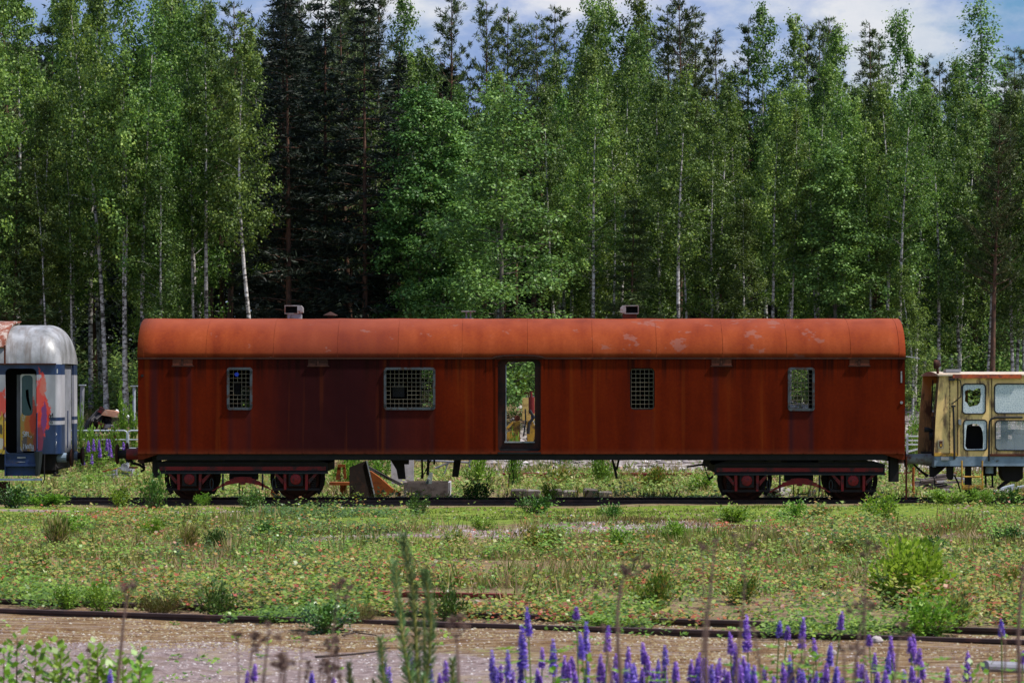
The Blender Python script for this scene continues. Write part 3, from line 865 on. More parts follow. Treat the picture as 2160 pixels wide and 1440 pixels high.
MB().tube([P(1911, 752, YN+.2), P(1926, 754, YN+.2), P(1940, 757, YN+.2)], .011, 6).build('antenna_rod', M_STEEL, wag)
MB().tube([P(1912, 962, YN+.3), P(1911.5, 1053, YN+.3)], .022, 8).build('hanging_pipe', M_RUSTM, wag)
# small marks on the right end of the wall
MB().pbox(1900, 1903, 783, 807, YN - .006, .005).build('scuff_plate', M_STEEL, wag)
MB().lathe_y(PX(1901.5, YN), PZ(849, YN), [(.028, YN - .02), (.03, YN - .01), (.03, YN - .001)], 12).build('lamp_socket', M_STEEL, wag)
MB().lathe_y(PX(300, YN), PZ(792, YN), [(.03, YN - .012), (.03, YN - .001)], 12).build('lamp_socket', M_BLACK, wag)

# bogie: built at the left end, copied to the right
BX = PX(510.5, YN)
bog = thing('tmp', (0, 0, 0), None, None); bog.name = 'bogie'; bog.parent = wag; bog.location = (BX - WXC, 0, -0.0)
def bz(py): return PZ(py, YN)
b = MB()
for ys_, flip in ((YN + .14, 1), (YF - .26, 1)):
    b.box(BX - 1.80, BX + 1.80, ys_ + .03, ys_ + .09, bz(996), bz(979))
    b.box(BX - 1.80, BX + 1.80, ys_ - .01, ys_ + .12, bz(979), bz(976))
    b.prism([(BX - 1.80, bz(976)), (BX - 1.55, bz(969)), (BX - .9, bz(966)), (BX - .65, bz(972)), (BX + .65, bz(972)), (BX + .9, bz(966)), (BX + 1.55, bz(969)), (BX + 1.8, bz(976))], ys_ + .02, ys_ + .11)
b.box(BX - .25, BX + .25, YN + .27, YF - .27, bz(996), bz(968))
for sx in (-1, 1):
    b.box(BX + sx*1.76 - .04, BX + sx*1.76 + .04, YN + .27, YF - .27, bz(994), bz(978))
    b.box(BX + sx*.55 - .16, BX + sx*.55 + .16, YN + .14, YN + .3, bz(972), bz(962))
b.build('bogie_frame', M_BLACK, bog)
b = MB().box(BX - 1.76, BX + 1.76, YN + .158, YN + .1695, bz(992), bz(984)); b.build('red_web', M_REDW, bog)
b = MB().box(BX - 1.80, BX + 1.80, YN + .10, YN + .27, bz(999), bz(996.2)); b.build('lower_flange', M_TEAL, bog)
ZW = RAILZ + .46
for sx in (-1.125, 1.125):
    wx = BX + sx
    for yw, sd in ((YC - .75, 1), (YC + .75, -1)):
        prof = [(.46, yw - sd*.065), (.455, yw + sd*.03), (.485, yw + sd*.045), (.485, yw + sd*.07)]
        face = [(.10, yw - sd*.06), (.14, yw - sd*.02), (.36, yw - sd*.015), (.40, yw - sd*.065)]
        wb = MB().lathe_y(wx, ZW, face + prof if sd == 1 else (face + prof), 36)
        wb.build('wheel', M_RUSTD, bog, smooth=True)
    MB().tube([(wx, YC - .8, ZW), (wx, YC + .8, ZW)], .075, 12).build('axle', M_BLACK, bog)
    ab = MB().box(wx - .15, wx + .15, YN + .12, YN + .42, ZW - .15, ZW + .13).build('axle_box', M_BLACK, bog)
    MB().lathe_y(wx, ZW - .005, [(.03, YN + .075), (.055, YN + .085), (.105, YN + .095), (.12, YN + .119)], 10).build('axle_cap', M_REDW, ab)
    for s2 in (-1, 1):
        MB().prism([(wx + s2*.20, bz(999.5)), (wx + s2*.26, bz(999.5)), (wx + s2*.25, bz(1033)), (wx + s2*.20, bz(1033))], YN + .13, YN + .20).build('horn_guide', M_REDW, bog)
        MB().prism([(wx + s2*.39, bz(999.5)), (wx + s2*.46, bz(999.5)), (wx + s2*.275, bz(1022)), (wx + s2*.265, bz(1012))], YN + .135, YN + .19).build('horn_brace', M_RED, bog)
        MB().tube([(wx + s2*.36 + .055*math.cos(t_*.7854), YN + .26 + .055*math.sin(t_*.7854), ZW + .14 - .0056*t_) for t_ in range(64)], .014, 5).build('coil_spring', M_BLACK, bog)
    for s2 in (-1, 1):
        arc = [math.radians(q) for q in range(-38, 40, 12)]
        MB().prism([(wx + s2*.50*math.cos(t_), ZW + .50*math.sin(t_)) for t_ in arc] + [(wx + s2*.585*math.cos(t_), ZW + .57*math.sin(t_)) for t_ in arc[::-1]], YC - .80, YC - .66).build('brake_shoe', M_BLACK, bog)
    MB().box(wx - .5, wx + .5, YN + .18, YN + .36, ZW - .25, ZW - .20).build('equaliser_bar', M_BLACK, bog)
# leaf spring between the wheels, convex up, with shackles
b = MB()
for k in range(6):
    L_ = .64 - .09*k; top_ = [(BX + L_*q/8, bz(1030) + .165*(1 - (q*L_/8/.62)**2) + .022*k - .03) for q in range(-8, 9)]
    b.prism(top_ + [(x, z - .021) for x, z in top_[::-1]], YN + .16, YN + .26)
b.box(BX - .055, BX + .055, YN + .15, YN + .27, bz(1022), bz(1008))
b.build('leaf_spring', M_REDW, bog)
for s2 in (-1, 1):
    xx_ = BX + s2*.66
    MB().tube([(xx_ + .035*math.cos(t_)*1.0, YN + .2, bz(1020) + .11*math.sin(t_)) for t_ in [j*.5236 for j in range(13)]], .013, 6, False).build('shackle', M_TEAL, bog)
    MB().box(BX + s2*.42 - .02, BX + s2*.42 + .02, YN + .16, YN + .2, bz(1034), bz(999.5)).build('safety_strap', M_TEAL, bog)
b = MB().box(BX - .3, BX + .3, YN + .3, YN + .6, bz(1012), bz(1000)); b.tube([(BX - .1, YN + .5, bz(1000)), (BX - .1, YN + .5, bz(1046))], .012, 6)
b.tube([(BX - .02, YN + .4, bz(1028)), (BX - .02, YN + .4, bz(1040)), (BX + .16, YN + .4, bz(1040))], .014, 6); b.build('brake_rigging', M_BLACK, bog)
b2 = copy_tree(bog, (PX(1688.5, YN) - WXC, 0, -0.03), wag)

# ------------------------------------------------------------------ tracks
M_RAIL = paint("rusty_rail_steel", (0.055, 0.032, 0.030), 0.6, wear=(0.12, 0.05, 0.035), amount=0.4, s=5)
M_RAILTOP = M_RAIL
M_REDRAIL = paint("red_rusted_rail", (0.20, 0.035, 0.030), 0.75, wear=(0.10, 0.03, 0.025), amount=0.4, s=5)
M_SLEEP = paint("rotten_sleeper_wood", (0.05, 0.038, 0.032), 0.9, wear=(0.10, 0.08, 0.065), amount=0.4, s=4)

def rail_mb(x0, y0, x1, y1, ztop, h=.15):
    """a flat-bottom rail from one point to the other, its head at ztop"""
    d = Vector((x1-x0, y1-y0, 0)); L = d.length; d.normalize(); n = Vector((-d.y, d.x, 0))
    prof = [(-.068, -h), (-.068, -h+.014), (-.012, -h+.03), (-.010, -.045), (-.036, -.036), (-.036, -.004), (-.030, 0), (.030, 0), (.036, -.004), (.036, -.036), (.010, -.045), (.012, -h+.03), (.068, -h+.014), (.068, -h)]
    k = len(prof); vs = []
    for (xx, yy) in ((x0, y0), (x1, y1)):
        for a, b in prof: vs.append((xx + n.x*a, yy + n.y*a, ztop + b))
    return MB().add(vs, [tuple(range(k)), tuple(range(2*k-1, k-1, -1))] + [(i, (i+1) % k, (i+1) % k + k, i+k) for i in range(k)])

tr = thing('railway_track', (0, YC, 0), "overgrown dark track that carries the rust wagon and its neighbours", "railway track")
for Yr in (YC - .79, YC + .79):
    rail_mb(-60, Yr, 60, Yr, RAILZ).build('rail', M_RAIL, tr)
r_ = random.Random(3)
for i in range(64):
    x = -19.5 + i*.62 + r_.uniform(-.05, .05)
    MB().box(x - .12, x + .12, YC - 1.3, YC + 1.3, -.16, RAILZ - .152 + r_.uniform(-.015, .0)).build('sleeper', M_SLEEP, tr)

A = Vector((PX(0, 35.55), 35.55, 0)); B = Vector((PX(2160, 31.15), 31.15, 0))
dv = (B - A).normalized(); nv = Vector((-dv.y, dv.x, 0))
mid = (A + B)/2
tr2 = thing('railway_track', (mid.x, mid.y, 0), "half buried rusty track with two close rails, crossing in front at a slant", "railway track")
for o_ in (0, 1.30):
    p0 = A - dv*30 + nv*o_; p1 = B + dv*30 + nv*o_
    rail_mb(p0.x, p0.y, p1.x, p1.y, .062 if o_ == 0 else .068, .16).build('rail', M_RAIL, tr2)
for i in range(30):
    c = A - dv*4 + dv*i*.75 + nv*.65
    p, q = c - nv*1.0, c + nv*1.0
    hw = dv*.11
    zt = -.075 + r_.uniform(-.02, .01)
    MB().add([(*(p-hw).xy, zt-.12), (*(p+hw).xy, zt-.12), (*(q+hw).xy, zt-.12), (*(q-hw).xy, zt-.12), (*(p-hw).xy, zt), (*(p+hw).xy, zt), (*(q+hw).xy, zt), (*(q-hw).xy, zt)],
             [(0,3,2,1),(4,5,6,7),(0,1,5,4),(1,2,6,5),(2,3,7,6),(3,0,4,7)]).build('sleeper', M_SLEEP, tr2)
p0 = Vector((PX(330, 38.95), 38.95, 0)); p1 = Vector((PX(1150, 37.35), 37.35, 0))
b = rail_mb(p0.x, p0.y, p1.x, p1.y, .10, .15)
o = b.build('loose_rail', M_REDRAIL, None, loc=((p0.x+p1.x)/2, (p0.y+p1.y)/2, 0))
tagit(o, "red-rusted rail lying among leaves behind the slanting track", "rail")
Yq = 88.0
o = rail_mb(PX(1060, Yq), Yq, PX(2300, Yq), Yq + .6, .16, .15).build('loose_rail', M_REDRAIL, None, loc=(PX(1500, Yq), Yq, 0))
tagit(o, "brown rail in the meadow seen below the wagon", "rail")

# ------------------------------------------------------------------ grey and blue railcar at the left
M_GLASS = None
m, nt, bs = newmat("railcar_roof_metal")
co = objco(nt)
n1 = noise(nt, co, (1, 1, .7), 2.2, 7, 0.65); n2 = noise(nt, co, (3, 1, .3), 2.0, 6, 0.6, (3, 3, 0))
c = ramp(nt, n1, [(0.32, (0.12, 0.118, 0.118)), (0.5, (0.25, 0.25, 0.265)), (0.68, (0.40, 0.40, 0.43))])
c = mixc(nt, ramp(nt, n2, [(0.5, 0.0), (0.66, 0.7)]), c, (0.13, 0.10, 0.08))
nt.links.new(c, bs.inputs['Base Color']); bs.inputs['Roughness'].default_value = 0.42; bs.inputs['Specular IOR Level'].default_value = 0.6
setbump(nt, bs, n1, 0.25, 0.03)
M_CROOF = m
m, nt, bs = newmat("railcar_side_paint")
co = objco(nt); X, Y, Z = sepxyz(nt, co)
RX = PX(132, YN)
zz = lambda py: PZ(py, YN)
white = ramp(nt, noise(nt, co, (2, 1, .5), 1.5, 6), [(0.3, (0.22, 0.22, 0.25)), (0.6, (0.38, 0.38, 0.43))])
blue = ramp(nt, noise(nt, co, (2, 1, .5), 2.5, 6), [(0.3, (0.006, 0.016, 0.050)), (0.6, (0.014, 0.036, 0.105))])
isb = mth(nt, 'MAXIMUM', sstep(nt, Z, zz(790.5), zz(789.5)), mth(nt, 'MAXIMUM', band(nt, Z, zz(887.5), zz(880), .006), mth(nt, 'SUBTRACT', 1.0, sstep(nt, Z, zz(896), zz(895)))))
c = mixc(nt, isb, white, blue)
# sprayed colours round the doorway
lp = lambda px: PX(px, YN) - RX
gz1 = noise(nt, co, (1.3, 1, .7), 7.0, 9, 0.75)
def blob(px, py, rx, ry, am=0.5, sharp=.10):
    dx = mth(nt, 'DIVIDE', mth(nt, 'SUBTRACT', X, lp(px)), rx); dz = mth(nt, 'DIVIDE', mth(nt, 'SUBTRACT', Z, zz(py)), ry)
    d = mth(nt, 'SQRT', mth(nt, 'ADD', mth(nt, 'MULTIPLY', dx, dx), mth(nt, 'MULTIPLY', dz, dz)))
    d = mth(nt, 'ADD', d, mth(nt, 'MULTIPLY', mth(nt, 'SUBTRACT', gz1, 0.5), am*6.0))
    return mth(nt, 'SUBTRACT', 1.0, sstep(nt, d, 1 - sharp, 1 + sharp))
for px, py, rx, ry, col in ((84, 845, .10, .52, (0.62, 0.035, 0.015)), (94, 868, .13, .22, (0.62, 0.035, 0.015)), (90, 815, .07, .16, (0.55, 0.14, 0.10)), (86, 893, .12, .28, (0.62, 0.04, 0.012)), (98, 885, .06, .20, (0.60, 0.03, 0.012)),
                            (92, 880, .055, .30, (0.13, 0.03, 0.16)), (84, 925, .07, .25, (0.18, 0.02, 0.05)), (4, 855, .09, .32, (0.5, 0.04, 0.02)), (2, 915, .12, .42, (0.45, 0.30, 0.015)), (1, 905, .05, .12, (0.02, 0.02, 0.02)), (2, 935, .05, .12, (0.4, 0.38, 0.36))):
    c = mixc(nt, mth(nt, 'MULTIPLY', blob(px, py, rx, ry), 0.92), c, col)
nt.links.new(c, bs.inputs['Base Color']); bs.inputs['Roughness'].default_value = 0.45
M_CSIDE = m
M_CBLUE = paint("deep_blue_paint", (0.015, 0.035, 0.11), 0.5, wear=(0.05, 0.05, 0.06), amount=0.35)
M_CGREY = paint("grey_gangway_paint", (0.22, 0.23, 0.27), 0.6, wear=(0.12, 0.12, 0.13), amount=0.4, streak=True)
M_BLUEGREY = paint("grey_blue_sole_bar", (0.20, 0.27, 0.36), 0.6, wear=(0.07, 0.06, 0.06), amount=0.36)
m, nt, bs = newmat("graffiti_door_paint")
co = objco(nt); X, Y, Z = sepxyz(nt, co); gz1 = noise(nt, co, (1.3, 1, .7), 7.0, 9, 0.75)
c = ramp(nt, noise(nt, co, (2, 1, 1), 2, 4), [(0.3, (0.34, 0.33, 0.34)), (0.6, (0.52, 0.51, 0.53))])
for px, py, rx, ry, col in ((50, 915, .14, .5, (0.40, 0.24, 0.012)), (62, 900, .15, .4, (0.55, 0.12, 0.012)), (68, 880, .09, .4, (0.60, 0.035, 0.012)), (58, 862, .06, .12, (0.55, 0.03, 0.02)), (58, 930, .14, .16, (0.28, 0.12, 0.02)), (72, 935, .06, .25, (0.35, 0.03, 0.03)), (48, 935, .05, .25, (0.10, 0.08, 0.09))):
    c = mixc(nt, mth(nt, 'MULTIPLY', blob(px, py, rx, ry), 0.9), c, col)
nt.links.new(c, bs.inputs['Base Color']); bs.inputs['Roughness'].default_value = 0.5
M_CDOOR = m
m, nt, bs = newmat("dirty_teal_glass")
bs.inputs['Base Color'].default_value = (0.02, 0.075, 0.075, 1); bs.inputs['Roughness'].default_value = 0.25
M_TGLASS = m
M_SPRAY = paint("white_spray_paint", (0.68, 0.66, 0.70), 0.6)

car = thing('railcar', (RX, YC, 0), "grey and blue derelict railcar with graffiti round its open doorway", "railcar")
CE, CB, CT = PZ(768, YN), PZ(957, YN), PZ(686, YC)
LX = PX(-420, YN)
YA, YB_ = YN + .04, YF - .04
# side with an open doorway
plate('side_wall', [(LX, CB), (PX(116, YN), CB), (PX(116, YN), CE), (LX, CE)], [rrect(PX(11, YA), PX(77, YA), CB + .012, PZ(777, YA), .10)], YA, .05, M_CSIDE, car)
MB().box(LX, PX(110, YN), YB_ - .05, YB_, CB, CE).build('side_wall', M_CSIDE, car)
# rounded corner, gangway end and far pillar
b = MB(); pts = []
xc = PX(116, YN)
for k in range(9):
    a = k/8*math.pi/2
    pts.append((xc + .10*math.sin(a), YA + .28*(1 - math.cos(a))))
pts += [(xc + .10, YA + .75), (xc + .05, YA + .75), (xc + .05, YA + .3), (xc + .001, YA + .06)]
def vprism(mb, pts, z0, z1):
    k = len(pts); a = sum(pts[i][0]*pts[(i+1) % k][1] - pts[(i+1) % k][0]*pts[i][1] for i in range(k))
    if a < 0: pts = pts[::-1]
    vs = [(x, y, z0) for x, y in pts] + [(x, y, z1) for x, y in pts]
    return mb.add(vs, [tuple(range(k-1, -1, -1)), tuple(range(k, 2*k))] + [(i, (i+1) % k, (i+1) % k + k, i+k) for i in range(k)])
vprism(b, pts, CB, CE); b.build('corner_panel', M_CSIDE, car, smooth=True)
b = MB(); vprism(b, [(x, 2*YC - y) for x, y in pts], CB, CE); b.build('corner_panel', M_CSIDE, car, smooth=True)
g = MB().box(xc - .02, xc + .04, YA + .76, YB_ - .76, CB, CE).build('gangway_end', M_CGREY, car)
MB().tube([(xc + .08, YC - .15, CB + .1), (xc + .085, YC - .15, CB + .9)], .012, 6).build('handle', M_CBLUE, g)
# roof with domed end
b = MB(); vs = []; fs = []; n = 20
secs = [(LX, 1.0, 1.0), (PX(-200, YN), 1, 1), (PX(0, YN), 1, 1), (PX(84, YN), 1.0, 1.0)]
x1, x2 = PX(84, YN), xc + .11
for k in range(1, 11):
    a = k/10*math.pi/2
    secs.append((x1 + (x2-x1)*math.sin(a), 1.0 - 0.16*(1-math.cos(a)), max(0.02, math.cos(a)**0.62)))
for i, (x, sy, sz) in enumerate(secs):
    for k in range(n+1):
        a = math.pi*k/n
        ca = math.copysign(abs(math.cos(a))**0.8, math.cos(a))
        vs.append((x, YC - 1.47*sy*ca, CE + (CT - CE)*sz*max(0, math.sin(a))**0.8))
for i in range(len(secs)-1):
    for k in range(n):
        fs.append((i*(n+1)+k, (i+1)*(n+1)+k, (i+1)*(n+1)+k+1, i*(n+1)+k+1))
b.add(vs, fs); b.build('roof', M_CROOF, car, smooth=True)
b = MB().box(LX, PX(118, YN), YA - .03, YA - .003, CE - .01, CE + .02); b.build('eave_gutter', M_RUSTD, car)
# rusted roof hatch at the picture edge
b = MB(); n = 8
for px0, px1 in ((-60, 20),):
    vs = []; fs = []
    for i, px in enumerate((px0, (px0+px1)/2, px1)):
        for k in range(n+1):
            a = math.radians(18 + 84*k/n)
            vs.append((PX(px, YN) - (0.10*(1-k/n) if i == 2 else 0), YC - 1.53*math.cos(a)**.8 if math.cos(a) > 0 else YC + .2, CE + (CT-CE+.09)*math.sin(a)**.8))
    for i in range(2):
        for k in range(n): fs.append((i*(n+1)+k, (i+1)*(n+1)+k, (i+1)*(n+1)+k+1, i*(n+1)+k+1))
    b.add(vs, fs)
h = b.build('roof_hatch', paint("peeling_rust_panel", (0.20, 0.055, 0.03), 0.7, wear=(0.42, 0.34, 0.30), amount=0.45, s=7), car)
h.modifiers.new('thick', 'SOLIDIFY').thickness = 0.05
MB().pbox(8, 12, 728, 768, YA - .12, .015).build('rust_streak', M_RUSTM, car)
# vestibule: dark room, inner door with teal glass
MB().box(PX(-30, YN), PX(118, YN), YA + .9, YA + .95, CB, CE).build('inner_wall', M_DARKIN, car)
MB().box(LX + .1, PX(118, YN), YA + .06, YB_ - .06, CB - .02, CB + .01).build('vestibule_floor', M_DARKIN, car)
MB().box(PX(28, YN), PX(41, YN), YA + .45, YA + .5, CB + .02, PZ(790, YN)).build('vestibule_panel', M_CGREY, car)
d = plate('door', R4(43, 76, 789, 951, YA + .22, 4), [R4(46, 69, 791, 876, YA + .22, 8)], YA + .22, .04, M_CDOOR, car)
yg = YA + .235
gl = plate('door_glass', R4(45.5, 69.5, 790.5, 876.5, yg, 8), [[(PX(x, yg), PZ(y, yg)) for x, y in ((54, 822), (60, 821), (61, 838), (63, 850), (66, 862), (64, 866), (58, 850), (55, 838))]], yg, .012, M_TGLASS, d)
# spray lettering on the door
def strokes(mb, lines, x0, y0, sc, Y, r=.010):
    for ln in lines:
        mb.tube([P(x0 + a*sc, y0 + b_*sc, Y) for a, b_ in ln], r, 5)
Yt = YA + .208
for ln, x_, y_ in (([[(4, 0), (1, 0), (0, 2), (1, 4), (3.5, 5), (4, 7.5), (2.5, 10), (-.5, 10)],
            [(7, 0), (5.7, 1), (5.5, 3), (8, 4.5), (8.5, 7), (7, 9.5), (5, 8.5), (5.2, 6), (8, 4), (9, 1.5), (7, 0)],
            [(11, 0), (11, 10), (15, 9.5)], [(16.8, 9), (17, 11), (16, 13)]], 48, 910),
            ([[(0, 10), (1, 0), (3, 6), (5, 0), (6, 10)], [(9, 2), (7.5, 5), (8, 9), (10.5, 9), (11, 4), (9, 2)], [(14, -1), (13.5, 10)], [(11.8, 2), (16.5, 1.4)], [(17.5, 2), (17.3, 9), (19.5, 9.6), (20.5, 2), (20.8, 10)]], 49, 936)):
    for st_k in ln:
        b = MB(); strokes(b, [st_k], x_, y_, 1.05, Yt); b.build('graffiti_letter', M_SPRAY, d)
b = MB(); strokes(b, [[(0, 0), (3, 8), (0, 14), (4, 22), (0, 30), (4, 38)], [(2, 2), (5, 12), (1, 20), (5, 28), (2, 44)]], 114, 904, 1, YA - .01 + .02, .008); b.build('graffiti_scrawl', M_SPRAY, car)
b = MB(); strokes(b, [[(0, 0), (4, 4), (8, -2)], [(2, 2), (3, 10)], [(7, -2), (8, 8)], [(1, 14), (4, 20)], [(5, 14), (7, 20)]], 104, 873, 1, YA - .004, .007); b.build('graffiti_scrawl', M_DARKIN, car)
MB().pbox(115.5, 122, 778, 787, YA - .006 + .02, .004).build('number_plate', M_WHITE, car)
for px in (9, 79):
    b = MB(); b.tube([(PX(px, YA), YA + .0, PZ(871, YA)), (PX(px, YA), YA - .06, PZ(871.5, YA)), (PX(px, YA), YA - .06, PZ(946, YA)), (PX(px, YA), YA, PZ(946.5, YA))], .012, 6)
    b.build('handrail', M_CBLUE if px > 50 else M_RED, car)
# steps, sole bar, buffers, pipes
b = MB().pbox(12, 75, 957.5, 978, YA + .02, .03); b.pbox(12, 75, 984, 1003, YA + .12, .03); b.pbox(12, 75, 978.2, 983, YA - .04, .25)
for a in (10, 75): b.pbox(a - .5, a + 1.5, 957.5, 1004, YA - .02, .3)
st = b.build('door_steps', M_CBLUE, car)
MB().pbox(36, 54, 963, 966, YA + .012, .006).pbox(37, 53, 973, 975, YA + .012, .006).build('step_label', M_STEEL, st)
MB().pbox(-60, 88, 1009, 1013, YA - .05, .12).build('foot_board', M_BLUEGREY, car)
MB().tube([P(81, 952, YA), P(81, 975, YA), P(79, 1002, YA)], [.09, .07, .05], 10).build('down_pipe', M_TEAL, car)
MB().tube([P(94, 957, YA), P(93, 985, YA), P(94, 1010, YA), P(90, 1020, YA), P(86, 1012, YA)], .014, 6).build('brake_hose', M_BLACK, car)
MB().box(LX, PX(112, YN), YA + .3, YB_ - .3, CB - .35, CB - .021).build('underframe', M_BLACK, car)
for Yb in (YC - .875, YC + .875):
    zb = PZ(966, YN)
    bf = MB().tube([(xc - .1, Yb, zb), (xc + .16, Yb, zb)], .10, 16).build('buffer', M_BLUEGREY, car)
    MB().tube([(xc + .155, Yb, zb), (xc + .24, Yb, zb)], .075, 14).build('shank', M_BLACK, bf)
    MB().tube([(xc + .235, Yb, zb), (xc + .265, Yb, zb), (xc + .285, Yb, zb)], [.16, .20, .20], 24).build('buffer_head', M_RUSTD, bf)
b = MB().tube([P(112, 975, YN+.5), P(122, 988, YN+.5), P(132, 985, YN+.5)], .03, 6).tube([P(100, 985, YN+.5), P(118, 1000, YN+.5)], .04, 6).pbox(84, 118, 968, 1000, YN + .6, .4).pbox(108, 127, 1001, 1004, YN + .3, .1)
b.build('coupling_gear', M_BLACK, car)
MB().pbox(-90, 18, 1016, 1050, YN + .5, .2).build('wheel_guard', M_RUSTD, car)

# ------------------------------------------------------------------ yellow rail machine at the right
M_YEL = paint("faded_yellow_paint", (0.82, 0.56, 0.235), 0.65, wear=(0.20, 0.12, 0.07), amount=0.45, s=4.5, streak=True)
M_YELD = paint("bright_yellow_paint", (0.50, 0.28, 0.04), 0.6, wear=(0.14, 0.07, 0.03), amount=0.46, s=7)
M_ORST = paint("orange_red_stripe", (0.50, 0.09, 0.03), 0.6, wear=(0.14, 0.04, 0.035), amount=0.5, s=4)
M_RUBBER = paint("black_rubber", (0.012, 0.012, 0.016), 0.6)
m, nt, bs = newmat("cracked_safety_glass")
co = objco(nt)
vz = nd(nt, 'ShaderNodeTexVoronoi', {'Vector': co, 'Scale': 22.0}, feature='DISTANCE_TO_EDGE').outputs[0]
cr = ramp(nt, vz, [(0.0, (0.88, 0.92, 0.95)), (0.06, (0.62, 0.70, 0.76)), (0.3, (0.48, 0.56, 0.64))])  # glass colour paled to stand for daylight coming through from behind
nt.links.new(cr, bs.inputs['Base Color']); bs.inputs['Roughness'].default_value = 0.2
bs.inputs['Alpha'].default_value = 0.85
M_CRACK = m
m, nt, bs = newmat("pale_dirty_glass")
co = objco(nt)
cr = ramp(nt, noise(nt, co, (1, 1, 1), 4, 5), [(0.3, (0.30, 0.36, 0.42)), (0.7, (0.50, 0.56, 0.60))])
nt.links.new(cr, bs.inputs['Base Color']); bs.inputs['Roughness'].default_value = 0.15; bs.inputs['Alpha'].default_value = 0.38
M_PGLASS = m

ym = thing('rail_machine', (PX(2150, YN), YC, 0), "yellow derelict rail maintenance machine with broken cab windows", "rail machine")
Yy = YN + .12; Yz = YF - .12
yx = lambda p: PX(p, Yy)
yzz = lambda p: PZ(p, Yy)
XR = 2560
# near side: front quarter panel (slanted) and door panels with window openings
plate('cab_side', [(yx(1970), yzz(962)), (yx(2560), yzz(962)), (yx(2560), yzz(789)), (yx(1982), yzz(789)), (yx(1974), yzz(880))],
      [rrect(yx(2030.5), yx(2078), yzz(872), yzz(810), .07), rrect(yx(2033), yx(2081), yzz(949), yzz(886), .07), rrect(yx(2098), yx(2196), yzz(871), yzz(810), .08), rrect(yx(2100), yx(2196), yzz(949), yzz(887), .08)],
      Yy, .05, M_YEL, ym)
plate('cab_side', [(yx(1970), yzz(962)), (yx(2560), yzz(962)), (yx(2560), yzz(789)), (yx(1982), yzz(789)), (yx(1974), yzz(880))],
      [rrect(yx(2000), yx(2055), yzz(872), yzz(808), .07), rrect(yx(2010), yx(2040), yzz(960), yzz(888), .07), rrect(yx(2080), yx(2230), yzz(871), yzz(800), .08), rrect(yx(2090), yx(2220), yzz(930), yzz(884), .08)],
      Yz - .05, .05, M_YEL, ym)
# front: sloped windscreen and nose
b = MB()
for (x0, z0, x1, z1, nm) in ((yx(1974), yzz(880), yx(1982), yzz(789), 'windscreen'),):
    b.add([(x0, Yy + .051, z0), (x0+.30, Yz - .051, z0), (x1+.30, Yz - .051, z1), (x1, Yy + .051, z1), (x0 + .04, Yy + .051, z0), (x0 + .34, Yz - .051, z0), (x1 + .34, Yz - .051, z1), (x1 + .04, Yy + .051, z1)],
          [(0,1,2,3),(7,6,5,4),(0,4,5,1),(1,5,6,2),(2,6,7,3),(3,7,4,0)])
ws = b.build('windscreen', paint("grimy_windscreen", (0.05, 0.055, 0.05), 0.3, wear=(0.16, 0.13, 0.08), amount=0.4, streak=True), ym)
b = MB(); x0, x1 = yx(1974), yx(1970)
vprism(b, [(x1, Yy + .051), (x1 + .30, Yz - .051), (x1 + .35, Yz - .051), (x1 + .05, Yy + .051)], yzz(962), yzz(880.5)); b.build('nose_panel', M_RUSTD, ym)
b = MB().tube([(yx(1976), Yy + .9, yzz(870)), (yx(1981), Yy + 1.0, yzz(800))], .015, 6); b.build('wiper', M_RUBBER, ym)
MB().tube([(yx(1973) - .02, Yy + .3, yzz(920)), (yx(1973) - .09, Yy + .3, yzz(920))], .09, 14).build('headlight', M_RUBBER, ym)
# roof
b = MB(); n = 8; prof = []
for k in range(n+1):
    y = Yy - .05 + (Yz - Yy + .10)*k/n
    prof.append((y, yzz(790) + .07*math.sin(math.pi*k/n)))
prof2 = prof + [(Yz + .05, yzz(792.5)), (Yy - .05, yzz(792.5))]
k = len(prof2); xa, xb = yx(1978), yx(XR)
b.add([(xa, y, z) for y, z in prof2] + [(xb, y, z) for y, z in prof2], [tuple(range(k)), tuple(range(2*k-1, k-1, -1))] + [(i, i+k, (i+1) % k + k, (i+1) % k) for i in range(k)])
b.build('roof', paint("chalky_cab_roof", (0.50, 0.42, 0.34), 0.7, wear=(0.32, 0.16, 0.09), amount=0.38), ym)
MB().pbox(2010, 2155, 789.5, 797.5, Yy - .065, .06).build('gutter_stripe', M_ORST, ym)
MB().box(yx(2002), yx(2034), Yy + .5, Yy + .9, yzz(790) + .055, yzz(778)).build('roof_plate', M_STEEL, ym)
# door posts, seams, rivets, sill
b = MB()
for px, w_ in ((2019.5, 2), (2091.5, 1.2)): b.pbox(px, px + w_, 797.5, 960, Yy - .012, .0115)
b.build('door_seam', M_RUSTD, ym)
b = MB()
for i in range(19): b.lathe_y(yx(2003.5), yzz(800 + i*8.6), [(.012, Yy - .012), (.014, Yy - .001)], 6)
b.pbox(2003, 2004, 795, 957, Yy - .006, .0055)
b.build('rivet_row', M_RUSTD, ym)
MB().pbox(1971, 2019, 955, 961.5, Yy - .02, .0195).build('sill_panel', M_YELD, ym)
MB().pbox(2086, 2300, 957, 961.8, Yy - .03, .029).build('sill_step', M_RUSTM, ym)
